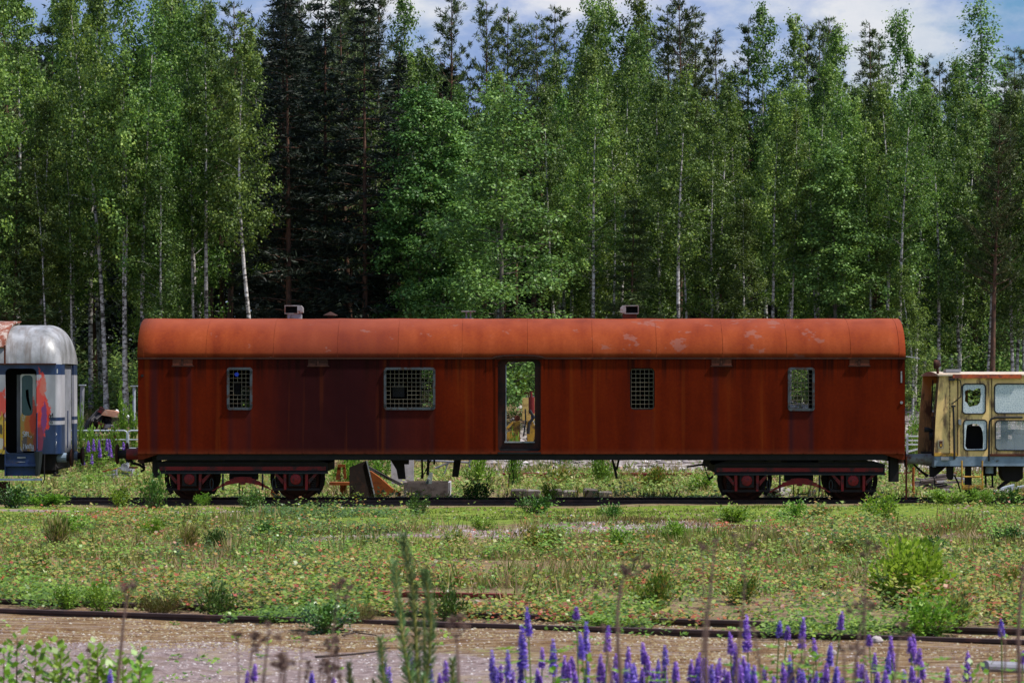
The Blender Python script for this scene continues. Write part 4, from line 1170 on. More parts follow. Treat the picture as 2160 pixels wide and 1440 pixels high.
# windows: rubber gasket, glass with holes
def gasket(a, b_, c, d, glass_mat, holes, r=.07):
    g = plate('window', rrect(yx(a - 1.6), yx(b_ + 1.6), yzz(d + 1.6), yzz(c - 1.6), r + .01), [rrect(yx(a + .8), yx(b_ - .8), yzz(d - .8), yzz(c + .8), r - .01)], Yy - .018, .03, M_RUBBER, ym)
    plate('broken_pane' if holes else 'pane', rrect(yx(a + .4), yx(b_ - .4), yzz(d - .4), yzz(c + .4), r), [[(yx(x), yzz(y)) for x, y in h] for h in holes], Yy - .005, .008, glass_mat, g)
gasket(2030.5, 2078, 810, 872, M_CRACK, [[(2035, 825), (2040, 822), (2046, 821), (2052, 824), (2060, 819), (2068, 819), (2069, 832), (2067, 848), (2062, 854), (2054, 856), (2045, 858), (2040, 850), (2035, 845), (2036, 836)]])
gasket(2033, 2081, 886, 949, M_CRACK, [[(2040, 896), (2052, 893), (2062, 894), (2070, 902), (2073, 912), (2074, 930), (2073, 946), (2050, 947), (2040, 946.5), (2036, 940), (2037, 925), (2038, 908)]])
gasket(2098, 2196, 810, 871, M_CRACK, [], .08)
gasket(2100, 2196, 887, 949, M_PGLASS, [], .08)
# interior seen through the panes
b = MB().pbox(2112, 2126, 800, 950, Yy + .45, .08); b.pbox(2150, 2166, 800, 880, Yy + .5, .08); b.build('interior_post', M_RUBBER, ym)
MB().pbox(2038, 2078, 898, 960, Yy + .8, .5).build('driver_seat', M_RUBBER, ym)
b = MB().pbox(2124, 2139, 930, 951, Yy + .3, .3).pbox(2140, 2200, 917, 951, Yy + .3, .35); b.build('control_desk', paint("light_blue_desk", (0.28, 0.36, 0.44), 0.5, wear=(0.30, 0.14, 0.07), amount=0.36), ym)
MB().pbox(2132, 2200, 906, 916.7, Yy + .35, .4).build('desk_hood', M_RUSTD, ym)
MB().box(yx(1976), yx(XR), Yy + .06, Yz - .06, yzz(961), yzz(957)).build('cab_floor', M_DARKIN, ym)
# handrails, mirror arm, latch
b = MB().tube([(yx(2010.5), Yy - .03, yzz(856)), (yx(2011.5), Yy - .05, yzz(900)), (yx(2012.5), Yy - .05, yzz(968))], .022, 8).tube([(yx(2006), Yy - .03, yzz(856.5)), (yx(2015), Yy - .03, yzz(856))], .018, 8)
b.build('handrail', M_RUBBER, ym)
pts = [(2156, 880), (2108, 880), (2098, 880.5), (2091, 883), (2087, 888), (2086, 896), (2085.5, 930), (2085, 972)]
MB().tube([(yx(x), Yy - .06, yzz(y)) for x, y in pts], .022, 8).build('handrail', M_RUBBER, ym)
MB().tube([(yx(x), Yy - .05, yzz(y)) for x, y in ((2006, 852), (2016, 845), (2026, 836), (2027, 815), (2025, 802), (2014, 800))], .012, 6).build('window_bar', M_RUBBER, ym)
MB().pbox(2002, 2014, 798, 803, Yy - .07, .065).build('rain_box', M_RUBBER, ym)
MB().pbox(2022, 2028, 884, 896, Yy - .04, .039).build('door_latch', M_STEEL, ym)
# maker's crest: a small pale plate with a brown shield and crown
cp = MB().pbox(1978.5, 1991, 927, 946, Yy - .012, .0115).build('crest_plate', paint("cream_plate", (0.50, 0.40, 0.26), 0.6), ym)
b = MB().pprism([(1981.5, 934), (1988, 934), (1988.3, 940), (1984.8, 944.5), (1981.2, 940)], Yy - .019, .0065); b.pprism([(1981.5, 933.2), (1981, 929), (1983, 931), (1984.8, 928.4), (1986.6, 931), (1988.6, 929), (1988, 933.2)], Yy - .019, .0065)
b.build('crest', M_RUSTM, cp)
b = MB().pprism([(1983.6, 936), (1986, 936), (1986.6, 939), (1984.8, 942), (1983, 939)], Yy - .024, .0045); b.build('crest_field', M_YELD, cp)
# horn lamp above the windscreen, mirror ball at the nose
b = MB(); hx, hz = yx(1977), yzz(769)
lm = MB().tube([(hx - .02, Yy + .2, hz + .02), (hx + .02, Yy + .2, hz - .01), (hx + .035, Yy + .2, hz - .13), (yx(1981), Yy + .2, yzz(789))], [.03, .03, .03, .025], 8).build('lamp_bracket', M_RUSTD, ym)
MB().tube([(hx - .045, Yy + .2, hz + .01), (hx - .02, Yy + .2, hz + .01), (hx + .05, Yy + .2, hz), (hx + .10, Yy + .2, hz - .01)], [.09, .10, .085, .02], 14).build('lamp', M_RUSTD, lm)
MB().tube([P(1950, 905.5, Yy + .3), P(1958, 906, Yy + .3), P(1972, 909, Yy + .3)], [.055, .05, .012], 12).build('mirror', M_RUBBER, ym)
# sole bar, buffer, ladder and gear below
MB().pbox(1971, 2560, 962.2, 982.5, Yy - .005, .12).build('sole_bar', M_BLUEGREY, ym)
MB().pbox(1985, 2002, 963.5, 970, Yy - .06, .054).build('side_lamp', M_STEEL, ym)
MB().box(yx(1971), yx(1976), Yy + .12, Yz - .05, yzz(985), yzz(962)).build('headstock', M_BLUEGREY, ym)
zb = PZ(969, YN)
bf = MB().tube([(yx(1971), YC - .875, zb), (yx(1950), YC - .875, zb), (yx(1916), YC - .875, zb)], [.115, .11, .105], 18).build('buffer', paint("rusty_grey_buffer", (0.20, 0.23, 0.25), 0.6, wear=(0.12, 0.05, 0.035), amount=0.46, s=5), ym)
MB().tube([(yx(1916.5), YC - .875, zb), (yx(1914.5), YC - .875, zb)], [.17, .17], 22).build('buffer_head', M_RUSTD, bf)
b = MB().tube([P(1926, 978, YN+.8), P(1945, 995, YN+.8), P(1957, 1004, YN+.8)], [.02, .025, .035], 8); b.build('screw_coupling', M_BLACK, ym)
b = MB()
for a in (2029, 2072):
    b.tube([P(a, 971, Yy - .06), P(a - .3, 1000, Yy - .06), P(a + 1, 1031, Yy - .06)], .018, 6)
for z_ in (1005, 1031): b.tube([P(2029, z_, Yy - .06), P(2073, z_, Yy - .06)], .016, 6)
b.pbox(2031, 2071, 1023, 1029, Yy - .09, .12)
b.build('ladder', M_YELD, ym)
b = MB().pbox(1998.5, 2011.5, 983, 1006, Yy + .2, .2).pprism([(1999, 1006), (2011.5, 1006), (2009, 1012), (2003, 1012)], Yy + .2, .2); b.build('tool_post', M_BLACK, ym)
b = MB().pprism([(1962, 983), (1998, 983), (1970, 1006), (1963, 1006)], Yy + .4, .2); b.build('brace', M_BLACK, ym)
b = MB().tube([P(2013, 1002, Yy+.3), P(2021, 1018, Yy+.3), P(2027, 1040, Yy+.3)], .018, 6).tube([P(1970, 1006, Yy+.3), P(1973, 1035, Yy+.3), P(1979, 1058, Yy+.3)], .012, 6); b.build('hose', M_BLACK, ym)
b = MB().pbox(2038, 2049, 983, 1003, Yy + .3, .2).pbox(2036, 2050, 1003.1, 1052, Yy + .35, .1); b.build('drive_gear', M_BLACK, ym)
MB().tube([P(2087, 983, Yy + .3), P(2087, 998, Yy + .3)], .085, 14).build('grey_cylinder', M_BLUEGREY, ym)
b = MB().pbox(2074, 2102, 984, 1003, Yy + .5, .15)
for a in (2079, 2093): b.tube([P(a, 1002, Yy + .5), P(a + .5, 1027, Yy + .5)], .022, 8); b.pbox(a - 3.5, a + 4, 1025, 1028, Yy + .45, .1)
b.build('lifting_rods', M_BLACK, ym)
b = MB().pprism([(2112, 983), (2158, 983), (2158, 1008), (2146, 1016), (2120, 1014), (2114, 1004)], Yy + .3, .5).tube([P(2128, 1012, Yy+.4), P(2104, 1030, Yy+.4)], [.05, .03], 8); b.build('working_unit', M_BLACK, ym)
MB().box(yx(1985), yx(XR), Yy + .5, Yz - .5, yzz(986), yzz(963)).build('underframe', M_BLACK, ym)

# ------------------------------------------------------------------ scrap and odds and ends round the train
M_CONC = paint("grey_concrete", (0.22, 0.20, 0.19), 0.9, wear=(0.10, 0.08, 0.07), amount=0.42, s=4)
M_PLANK = paint("grey_weathered_plank", (0.20, 0.165, 0.16), 0.9, wear=(0.09, 0.07, 0.065), amount=0.45, s=5)
M_ORUST = paint("bright_orange_rust", (0.28, 0.075, 0.014), 0.8, wear=(0.12, 0.035, 0.015), amount=0.42, s=5)
M_SALMON = paint("faded_salmon_sheet", (0.55, 0.27, 0.18), 0.7, wear=(0.42, 0.36, 0.32), amount=0.4)
M_GALV = paint("galvanised_tube", (0.36, 0.40, 0.46), 0.45, spec=0.5)
M_GALVD = paint("grey_steel_post", (0.20, 0.20, 0.24), 0.6)
M_CABLE = paint("black_cable", (0.02, 0.018, 0.022), 0.6)
M_PALE = paint("pale_panel", (0.46, 0.44, 0.48), 0.7, wear=(0.30, 0.27, 0.27), amount=0.4)
M_MINT = paint("pale_mint_sheet", (0.42, 0.50, 0.48), 0.5)
M_DPLATE = paint("dark_brown_plate", (0.035, 0.024, 0.022), 0.7, wear=(0.07, 0.035, 0.025), amount=0.42)
crnd = random.Random(9)

def solo(mb, name, mat, label, cat, px, Y, group=None, smooth=False):
    o = mb.build(name, mat, None, smooth, loc=(PX(px, Y), Y, gz(PX(px, Y), Y)))
    return tagit(o, label, cat, group)
def G(px, Y): return HY + F*(EYE - gz(PX(px, Y), Y))/Y      # photo row where the ground lies at this column and depth

# behind the left bogie: orange bracket, leaning plate, wedge
Y = 72.3
b = MB().pbox(694, 742, 1017, 1023, Y, .5).pbox(717, 730, 1023, 1056, Y + .1, .25)
o = solo(b, 'steel_stand', M_ORUST, "small orange-rusted T-shaped stand behind the wagon's left bogie", "stand", 718, Y)
b = MB().pprism([(712, 981), (719, 979), (717, 1011), (708, 1012)], Y + .06, .08).pprism([(723, 981), (728, 981), (731, 1009), (725, 1010)], Y + .06, .08).pbox(712, 728, 979, 985, Y + .05, .1)
o = solo(b, 'iron_fork', M_ORUST, "orange iron fork standing upright on the rusty stand", "fork", 720, Y)
b = MB().pprism([(737, 985), (772, 971), (791, 1052), (737, 1054)], 71.9, .03)
solo(b, 'steel_plate', M_DPLATE, "big dark brown steel plate leaning behind the wagon's left half", "plate", 760, 71.9)
b = MB().pprism([(772, 971), (774.5, 971), (793.5, 1052), (790.8, 1052)], 71.88, .015)
solo(b, 'edge_strip', M_GALV, "thin pale steel strip along the edge of the leaning plate", "strip", 783, 71.88)
b = MB().pprism([(778, 993), (783, 994), (800, 1006), (826, 1029), (846, 1041), (843, 1047), (824, 1038), (812, 1052), (792, 1055), (787, 1030)], 72.2, .35)
solo(b, 'snow_plough', M_ORUST, "orange rusty plough blade wedge right of the leaning plate", "plough", 815, 72.2)
b = MB()
for k in range(4): b.tube([P(774 + 2*k, 981 + 3*k, 72.7 + .1*k), P(810 + 3*k, 1001 + 3*k, 72.7 + .1*k), P(848, 1020 + 2*k, 72.7 + .1*k)], .012, 5)
solo(b, 'steel_rods', M_CABLE, "bundle of thin dark rods sloping over the orange plough blade", "rods", 810, 72.7)
solo(MB().pprism([(824, 965), (873, 965), (873, 1018), (826, 1020)], 75.5, .08), 'white_panel', M_PALE, "pale upright panel standing behind the wagon's hanging bracket", "panel", 848, 75.5)
b = MB().pprism([(575, 1026), (583, 1034), (592, 1048), (580, 1052), (570, 1040)], 72.0, .1)
solo(b, 'orange_scrap', M_ORUST, "small orange scrap piece between the left bogie's wheels", "scrap", 580, 72.0)
# plank box
Y0_, Y1_ = 71.6, 72.9
pb = thing('planter_box', (PX(915, Y0_), Y0_, 0), "low box of grey weathered planks beside the track", "plank box")
xa, xb = PX(855, Y0_), PX(945, Y0_)
for k in range(2):
    z0 = PZ(1052, Y0_) + .185*k
    MB().box(xa + .12*(k == 0), xb, Y0_, Y0_ + .05, z0, z0 + .18).build('plank', M_PLANK, pb)
    MB().box(xb + .002, xb + .05, Y0_, Y1_, z0, z0 + .18).build('plank', M_PALE, pb)
    MB().box(xa, xb, Y1_ + .002, Y1_ + .05, z0, z0 + .18).build('plank', M_PLANK, pb)
    MB().box(xa - .05, xa - .002, Y0_ + .3, Y1_, z0, z0 + .18).build('plank', M_PLANK, pb)
sl = thing('leaning_board', (PX(904, 71.5), 71.5, PZ(1022, 71.5)), "mint-white board with a small latch leaning on the plank box", "board")
MB().pprism([(897, 1020), (905.5, 996), (913, 996), (911, 1020)], 71.5, .03).build('board', M_MINT, sl)
MB().pbox(903, 907, 1009, 1012, 71.475, .024).pbox(904, 905.5, 1012, 1016, 71.475, .024).build('latch', M_WHITE, sl)
# concrete blocks in a row
for i, (a, b_, c, look) in enumerate([(1077, 1112, 1032, "longest dark concrete block, first of the row behind the rail"), (1113, 1140, 1033, "rounded concrete block against the longest dark block"), (1155, 1186, 1032, "half-hidden concrete block behind the bush on the rail"),
                             (1189, 1220, 1034, "concrete block right of the bush on the rail"), (1231, 1262, 1031, "tall square concrete block, second last of the row"), (1263, 1292, 1036, "lowest concrete block at the row's right end")]):
    Yb = 71.8 + .15*math.sin(i*2)
    x0, x1 = PX(a, Yb), PX(b_, Yb); z0, z1 = -.03, PZ(c, Yb)
    ch = .03
    mb = MB(); zs = [(z0, 0), (z1 - ch, 0), (z1, ch)]
    vs = []
    for z_, inn in zs:
        for sx, sy in ((0, 0), (1, 0), (1, 1), (0, 1)):
            vs.append((x0 + inn + (x1 - x0 - 2*inn)*sx + crnd.uniform(-.012, .012), Yb + inn + (.42 - 2*inn)*sy, z_ + crnd.uniform(-.01, .01)))
    fs = [(3, 2, 1, 0), (8, 9, 10, 11)] + [(r*4+k, r*4+(k+1) % 4, r*4+4+(k+1) % 4, r*4+4+k) for r in range(2) for k in range(4)]
    mb.add(vs, fs)
    o = mb.build('concrete_block', M_CONC if i % 2 else paint("dark_concrete", (0.10, 0.085, 0.08), 0.9), None, loc=((x0+x1)/2, Yb, 0))
    tagit(o, look, "concrete block", "concrete blocks behind the rail")
# below the right bogie
Y = 72.0
b = MB(); n = 14
for k in range(n):
    a0, a1 = math.pi*2*k/n, math.pi*2*(k+1)/n
    for r0_, r1_ in ((.20, .145),):
        cx_, cz_ = PX(1630, Y), PZ(1048, Y)
        q = [(cx_ + r*math.cos(a), cz_ + r*math.sin(a)) for r, a in ((r0_, a0), (r0_, a1), (r1_, a1), (r1_, a0))]
        b.add([(x, Y, z) for x, z in q] + [(x + .35, Y + .9, z) for x, z in q], [(0,1,2,3), (7,6,5,4), (0,4,5,1), (2,6,7,3)])
solo(b, 'concrete_pipe', M_CONC, "short grey concrete pipe lying below the right bogie", "pipe", 1630, Y)
for a, b_, c, d, look in ((1652, 1666, 1036, 1060, "pale stone lump right of the concrete pipe"), (1706, 1722, 1032, 1058, "small grey stone under the right leaf spring"), (1724, 1764, 1047, 1060, "flat pile of broken pale slabs under the right bogie")):
    mb = MB(); 
    for k in range(3):
        q = k*.33; mb.pprism([(a + (b_-a)*q*.9, d), (a + (b_-a)*(q*.9 + .1), c + 4*k), (a + (b_-a)*(q*.9 + .34), c + 6 - 3*k), (a + (b_-a)*(q*.9+.42), d)], Y + .3 + .12*k, .3)
    solo(mb, 'broken_stone', M_CONC, look, "stone", (a+b_)/2, Y + .3)
# stacked old roof boards right of the wagon, with grey sheet heap further right
Y = 75.0
for i in range(30):
    a = 1916 + crnd.uniform(0, 62); ln = crnd.uniform(38, 66); py = 1054 - i*1.75 - (a - 1918)*.05; sk = crnd.uniform(-7, 5)
    mb = MB().pprism([(a, py), (a + ln, py + sk), (a + ln, py + sk + 4.2), (a, py + 4.2)], Y + crnd.uniform(-.2, .8), .22)
    o = solo(mb, 'old_board', M_PLANK if i % 3 else M_PALE, "grey board in the jumbled board stack below the yellow machine's nose", "board", a + ln/2, Y, "boards stacked behind the yellow machine's nose")
for i in range(9):
    a = 2092 + crnd.uniform(0, 55); py = 1046 - crnd.uniform(0, 20); ln = crnd.uniform(22, 40); sk = crnd.uniform(-10, 10)
    mb = MB().pprism([(a, py), (a + ln, py + sk), (a + ln, py + sk + 3), (a, py + 5)], 74 + crnd.uniform(-.3, .6), .3)
    o = solo(mb, 'torn_sheet', M_PALE if i % 2 else M_GALV, "torn pale sheet in the heap below the yellow machine's right part", "sheet", a + ln/2, 74.0, "torn sheets heaped under the yellow machine")
solo(MB().tube([P(1927, 1058, 73.5), P(1926, 1010, 73.5), P(1927, 985, 73.5)], .03, 6), 'short_post', M_ORUST, "thin rusty post standing before the jumbled board stack", "post", 1927, 73.5)
# left gap: heap of machine bits on the grass behind the buffer
Y = 86.5
b = MB()
for i in range(16):
    a = 212 + crnd.uniform(0, 66); c = 985 + crnd.uniform(0, 20); w_, h_ = crnd.uniform(6, 20), crnd.uniform(2.5, 6)
    sk = crnd.uniform(-3, 3)
    b.pprism([(a, c), (a + w_, c + sk), (a + w_, c + sk + h_), (a, c + h_)], Y + crnd.uniform(0, .9), crnd.uniform(.1, .4))
b.lathe_y(PX(263, Y), PZ(985, Y), [(.02, Y - .05), (.10, Y - .06), (.105, Y - .02), (.04, Y)], 14)
for px in (218, 245, 278): b.tube([P(px, 990, Y + .3), P(px + 1, 1016, Y + .3)], .03, 5)
solo(b, 'scrap_heap', M_STEEL, "low heap of grey metal scrap below the wagon's left buffer", "scrap heap", 250, Y)
solo(MB().pprism([(215, 992), (244, 986), (245, 989), (217, 996)], Y - .35, .1), 'orange_bar', M_ORUST, "orange bar on the grey scrap heap below the left buffer", "bar", 230, Y)
solo(MB().pbox(272, 290, 984, 987.5, Y - .3, .1), 'red_bar', M_RED, "short red bar at the right of the grey scrap heap", "bar", 281, Y)
# big tangled scrap pile behind the barrier
Y = 95.0
cb = thing('scrap_pile', (PX(225, Y), Y, gz(PX(225, Y), Y)), "tall scrap pile of black cables and salmon sheet behind the barrier", "scrap pile")
b = MB()
for i in range(26):
    x0 = 172 + crnd.uniform(0, 25); x1 = 205 + crnd.uniform(0, 22)
    b.tube([P(x0, 925 - crnd.uniform(0, 12), Y - .6 + crnd.uniform(0, .6)), P((x0+x1)/2 - 4, 892 - crnd.uniform(0, 10), Y - .6 + crnd.uniform(0, .5)), P(x1, 872 - crnd.uniform(0, 8), Y - .2), P(x1 + 8, 885 + crnd.uniform(0, 30), Y - .4)], .05, 6)
b.build('cable_tangle', M_CABLE, cb)
MB().pprism([(213, 875), (222, 864), (240, 866), (253, 870), (250, 880), (238, 879)], Y - .7, .4).build('salmon_sheet', M_SALMON, cb)
MB().pprism([(206, 868), (210, 858), (218, 861), (214, 872)], Y - .5, .3).build('maroon_box', M_RED, cb)
for i in range(16):
    x0 = 180 + crnd.uniform(0, 66); y0 = 888 + crnd.uniform(0, 40); w_ = crnd.uniform(8, 20); sk = crnd.uniform(-8, 8); h_ = crnd.uniform(4, 10)
    MB().pprism([(x0, y0), (x0 + w_, y0 + sk), (x0 + w_ - 2, y0 + sk + h_), (x0 + 1, y0 + h_)], Y - .4 + crnd.uniform(-.3, .3), .35).build('scrap_piece', (M_PALE, M_RUSTD, M_REDB, M_BLACK, M_RUSTM)[i % 5], cb)
MB().tube([P(244, 866, Y), P(262, 874, Y), P(275, 882, Y)], .05, 6).build('scrap_bar', M_WHITE, cb)
b = MB(); cx_, cz_ = PX(222, Y), gz(PX(222, Y), Y)
for i in range(1): b.tube([(cx_, Y + .6, cz_ - .2), (cx_, Y + .6, cz_ + .45), (cx_, Y + .6, cz_ + .8)], [1.0, .75, .2], 12)
b.build('earth_core', M_RUSTD, cb)
# two T-topped posts
for a, c, d, Yp, lean, mt, look in ((171, 813, 915, 93.0, 3, M_GALVD, "dark steel post with flat T top beside the grey railcar"), (283, 815, 905, 96.0, 0, M_GALV, "pale steel post with flat T top beside the rust wagon")):
    t = thing('steel_post', (PX(a, Yp), Yp, gz(PX(a, Yp), Yp)), look, "post", "T-topped posts behind the train")
    MB().tube([P(a, d, Yp), P(a + lean, c, Yp)], .06 if lean else .045, 8).build('post', mt, t)
    MB().box(PX(a + lean - 7, Yp), PX(a + lean + 7, Yp), Yp - .1, Yp + .1, PZ(c, Yp), PZ(c - 2.2, Yp)).build('top_plate', M_GALV, t)
# tubular barriers
for a, b_, look in ((86, 268, "galvanised tube barrier before the scrap pile, mostly behind the railcar"), (270.5, 452, "galvanised tube barrier mostly hidden by the rust wagon's left end")):
    Yp = 91.5
    t = thing('barrier', (PX((a+b_)/2, Yp), Yp, gz(PX((a+b_)/2, Yp), Yp)), look, "barrier", "tube barriers behind the train")
    pts = [(a, 985), (a, 914), (a + 1.5, 910), (a + 6, 908), (b_ - 6, 908), (b_ - 1.5, 910), (b_, 914), (b_, 985)]
    MB().tube([P(x, y, Yp) for x, y in pts], .026, 8).build('frame', M_GALV, t)
    for y in (927, 945): MB().tube([P(a, y, Yp), P(b_, y, Yp)], .018, 6).build('rail', M_GALV, t)
# white slatted gate right of the wagon
Yp = 84.0
t = thing('slatted_gate', (PX(1930, Yp), Yp, gz(PX(1930, Yp), Yp)), "white slatted gate between the rust wagon and the yellow machine", "gate")
for px in (1914, 1949): MB().pbox(px - 2, px + 2, 914, 960, Yp, .06).build('post', M_WHITE, t)
for y in (918, 927, 935.5): MB().pbox(1916, 1953, y, y + 3, Yp - .031, .03).build('slat', M_WHITE, t)
MB().pprism([(1916, 950), (1951, 941), (1951, 944.5), (1916, 954)], Yp - .031, .03).build('slat', M_WHITE, t)
# yellow machinery seen through the doorway
Yp = 80.0
cr = thing('loader_machine', (PX(1105, Yp), Yp, 0), "yellow machine with red cylinder seen through the wagon's doorway", "machine")
MB().pbox(1102, 1150, 839, 886, Yp + .3, .7).build('mast', paint("pale_yellow_paint", (0.58, 0.42, 0.14), 0.6, wear=(0.35, 0.22, 0.08), amount=0.4), cr)
MB().tube([P(1120.5, 826, Yp), P(1120.5, 838, Yp)], .03, 8).tube([P(1121, 837, Yp), P(1121.5, 872, Yp)], .075, 10).build('hydraulic_cylinder', M_REDB, cr)
b = MB().pprism([(1070, 912), (1079, 908), (1096, 911), (1098, 925), (1096, 938), (1066, 938)], Yp, .6).pprism([(1080, 890), (1097, 888), (1097, 911), (1079, 908)], Yp + .1, .35); b.build('housing', M_YELD, cr)
MB().pprism([(1066, 903), (1080, 888), (1083, 891), (1070, 907)], Yp - .05, .06).build('arm', M_YELD, cr)
b = MB().lathe_y(PX(1091, Yp), PZ(882, Yp), [(.06, Yp + .05), (.075, Yp + .07), (.06, Yp + .1)], 12); b.build('pulley', M_RUSTM, cr)
MB().pprism([(1110, 888), (1122, 886), (1130, 900), (1130, 938), (1112, 930)], Yp + .1, .5).build('column', M_YELD, cr)
MB().tube([P(1108, 862, Yp - .05), P(1109, 890, Yp - .05), P(1104, 920, Yp - .05)], .018, 6).build('hose', M_CABLE, cr)
MB().tube([P(1117, 865, Yp - .1), P(1126, 880, Yp - .1), P(1116, 892, Yp - .1), P(1114, 915, Yp - .1)], .04, 6).build('hose', M_CABLE, cr)
MB().pbox(1120, 1130, 876, 882, Yp - .1, .08).build('blue_valve', paint("blue_valve_paint", (0.03, 0.08, 0.32), 0.5), cr)
solo(MB().pprism([(1080, 826), (1092, 829), (1112, 826), (1126, 823), (1126, 827), (1106, 832), (1090, 833)], 97.5, .3), 'red_beam', M_RUSTM, "red-brown beam lying on the stony bank seen through the doorway", "beam", 1100, 97.5)
# ladder-like trestle seen under the wagon
Y = 82.0
b = MB().tube([P(876, 970, Y), P(990, 975, Y)], .025, 6).tube([P(918, 987, Y), P(950, 974, Y)], .022, 6).tube([P(937, 999, Y), P(946, 975, Y)], .015, 6).tube([P(992, 968, Y), P(990, 990, Y)], .03, 6)
solo(b, 'pipe_trestle', M_GALVD, "low trestle of grey pipes in the meadow behind the drain pipe", "trestle", 930, Y)
# sticks and stones on the foreground ground
for i, (pts, r, look) in enumerate([([(665, 1386), (720, 1384), (790, 1380), (822, 1374)], .012, "long dark stick on the gravel left of the pine sapling"), ([(675, 1322), (720, 1331), (780, 1338)], .007, "thin twig above the dark stick left of the pine sapling"), ([(722, 1345), (750, 1339), (795, 1344)], .008, "curved twig just above the long dark stick"),
                          ([(1540, 1257), (1560, 1258), (1575, 1251)], .014, "bent grey branch lying among leaves behind the slanting track"), ([(1745, 1292), (1780, 1281), (1815, 1277)], .012, "pale branch lying left of the bright shrub"), ([(1320, 1290), (1345, 1300), (1390, 1303), (1400, 1308)], .008, "tangle of brown twigs on the slanting rail"),
                          ([(520, 1152), (560, 1148), (615, 1150)], .010, "grey stick on the moss in front of the left bogie")]):
    mb = MB(); q = []
    for px, py in pts:
        Yg = F*EYE/(py - HY); q.append((PX(px, Yg), Yg, gz(PX(px, Yg), Yg) + r + .015))
    mb.tube(q, [r, r*.9] + [r*.6]*(len(q)-2), 6)
    o = mb.build('stick', M_PLANK if i in (3, 4, 6) else M_DPLATE, None, loc=q[0]); tagit(o, look, "stick")
def stone(px, py, w_, look, mat):
    Yg = F*EYE/(py - HY); x = PX(px, Yg); r = w_*Yg/F/2
    rg = random.Random(int(px)); n = 10; vs = []; fs = []
    for i in range(7):
        th = math.pi*i/6
        for k in range(n):
            a = 2*math.pi*k/n; q = r*(1 + rg.uniform(-.12, .12))
            vs.append((x + q*math.sin(th)*math.cos(a), Yg + q*math.sin(th)*math.sin(a), gz(x, Yg) + r*.35 + .75*q*math.cos(th)))
    for i in range(6):
        for k in range(n): fs.append((i*n+k, (i+1)*n+k, (i+1)*n+(k+1) % n, i*n+(k+1) % n))
    o = MB().add(vs, fs).build('stone', mat, None, True, loc=(x, Yg, gz(x, Yg))); tagit(o, look, "stone", "stones on the open ground")
M_STONE = paint("pale_stone", (0.42, 0.37, 0.38), 0.85, wear=(0.28, 0.25, 0.25), amount=0.4, s=8)
for a in ((1008, 1178, 16, "round pinkish stone in the grass right of the sapling's top"), (208, 1142, 11, "pale stone in the moss left of the railcar bushes"), (113, 1356, 12, "dark small stone on the gravel above the bottom-left shoots"), (1755, 1394, 20, "flat white stone among lupins at lower right"), (1850, 1362, 26, "flat pale stone below the bright shrub"),
          (2080, 1215, 9, "small white stone in dry grass at far right"), (1206, 1085, 12, "pale stone near the rail below the doorway"), (1720, 1165, 12, "grey stone beside the brown moss at right")):
    stone(*a, M_STONE if 'dark' not in a[3] else M_DPLATE)
# pipe lying at the bottom right
b = MB().tube([P(2078, 1404, 26), P(2165, 1408, 26.3), P(2300, 1414, 26.8)], .045, 12)
o = b.build('iron_pipe', M_GALVD, None, loc=(PX(2150, 26), 26, 0)); tagit(o, "dark grey pipe lying in weeds at the lower right edge", "pipe")

# ------------------------------------------------------------------ the forest, tree by tree
MARKS = [(-400, 70, "above the grey railcar"), (70, 165, "above the grey railcar's end"), (165, 236, "beside the grey railcar's end"),
         (236, 292, "behind the wagon's left buffer"), (292, 430, "above the wagon's left end"), (430, 590, "left of the first box vent"),
         (590, 665, "behind the first box vent"), (665, 770, "behind the cone vent"), (770, 935, "right of the cone vent"),
         (935, 1045, "behind the flat cap vent"), (1045, 1150, "above the wagon doorway"), (1150, 1290, "left of the second box vent"),
         (1290, 1380, "behind the second box vent"), (1380, 1520, "right of the second box vent"), (1520, 1665, "left above the last grilled window"),
         (1665, 1760, "above the last grilled window"), (1760, 1850, "right above the last grilled window"), (1850, 1915, "above the wagon's right end"),
         (1915, 2010, "between wagon and yellow machine"), (2010, 2100, "above the yellow machine"), (2100, 2600, "at the photo's right edge")]
ROWS = {'front': "at the forest edge", 'mid': "in the second row", 'deep': "deep inside", 'sky': "against the sky"}
PLAN = []

def plan(kind, px, top, Y, row, look, **kw):
    PLAN.append((kind, px, top, Y, row, look, kw))

WB = "birch with bright white trunk"
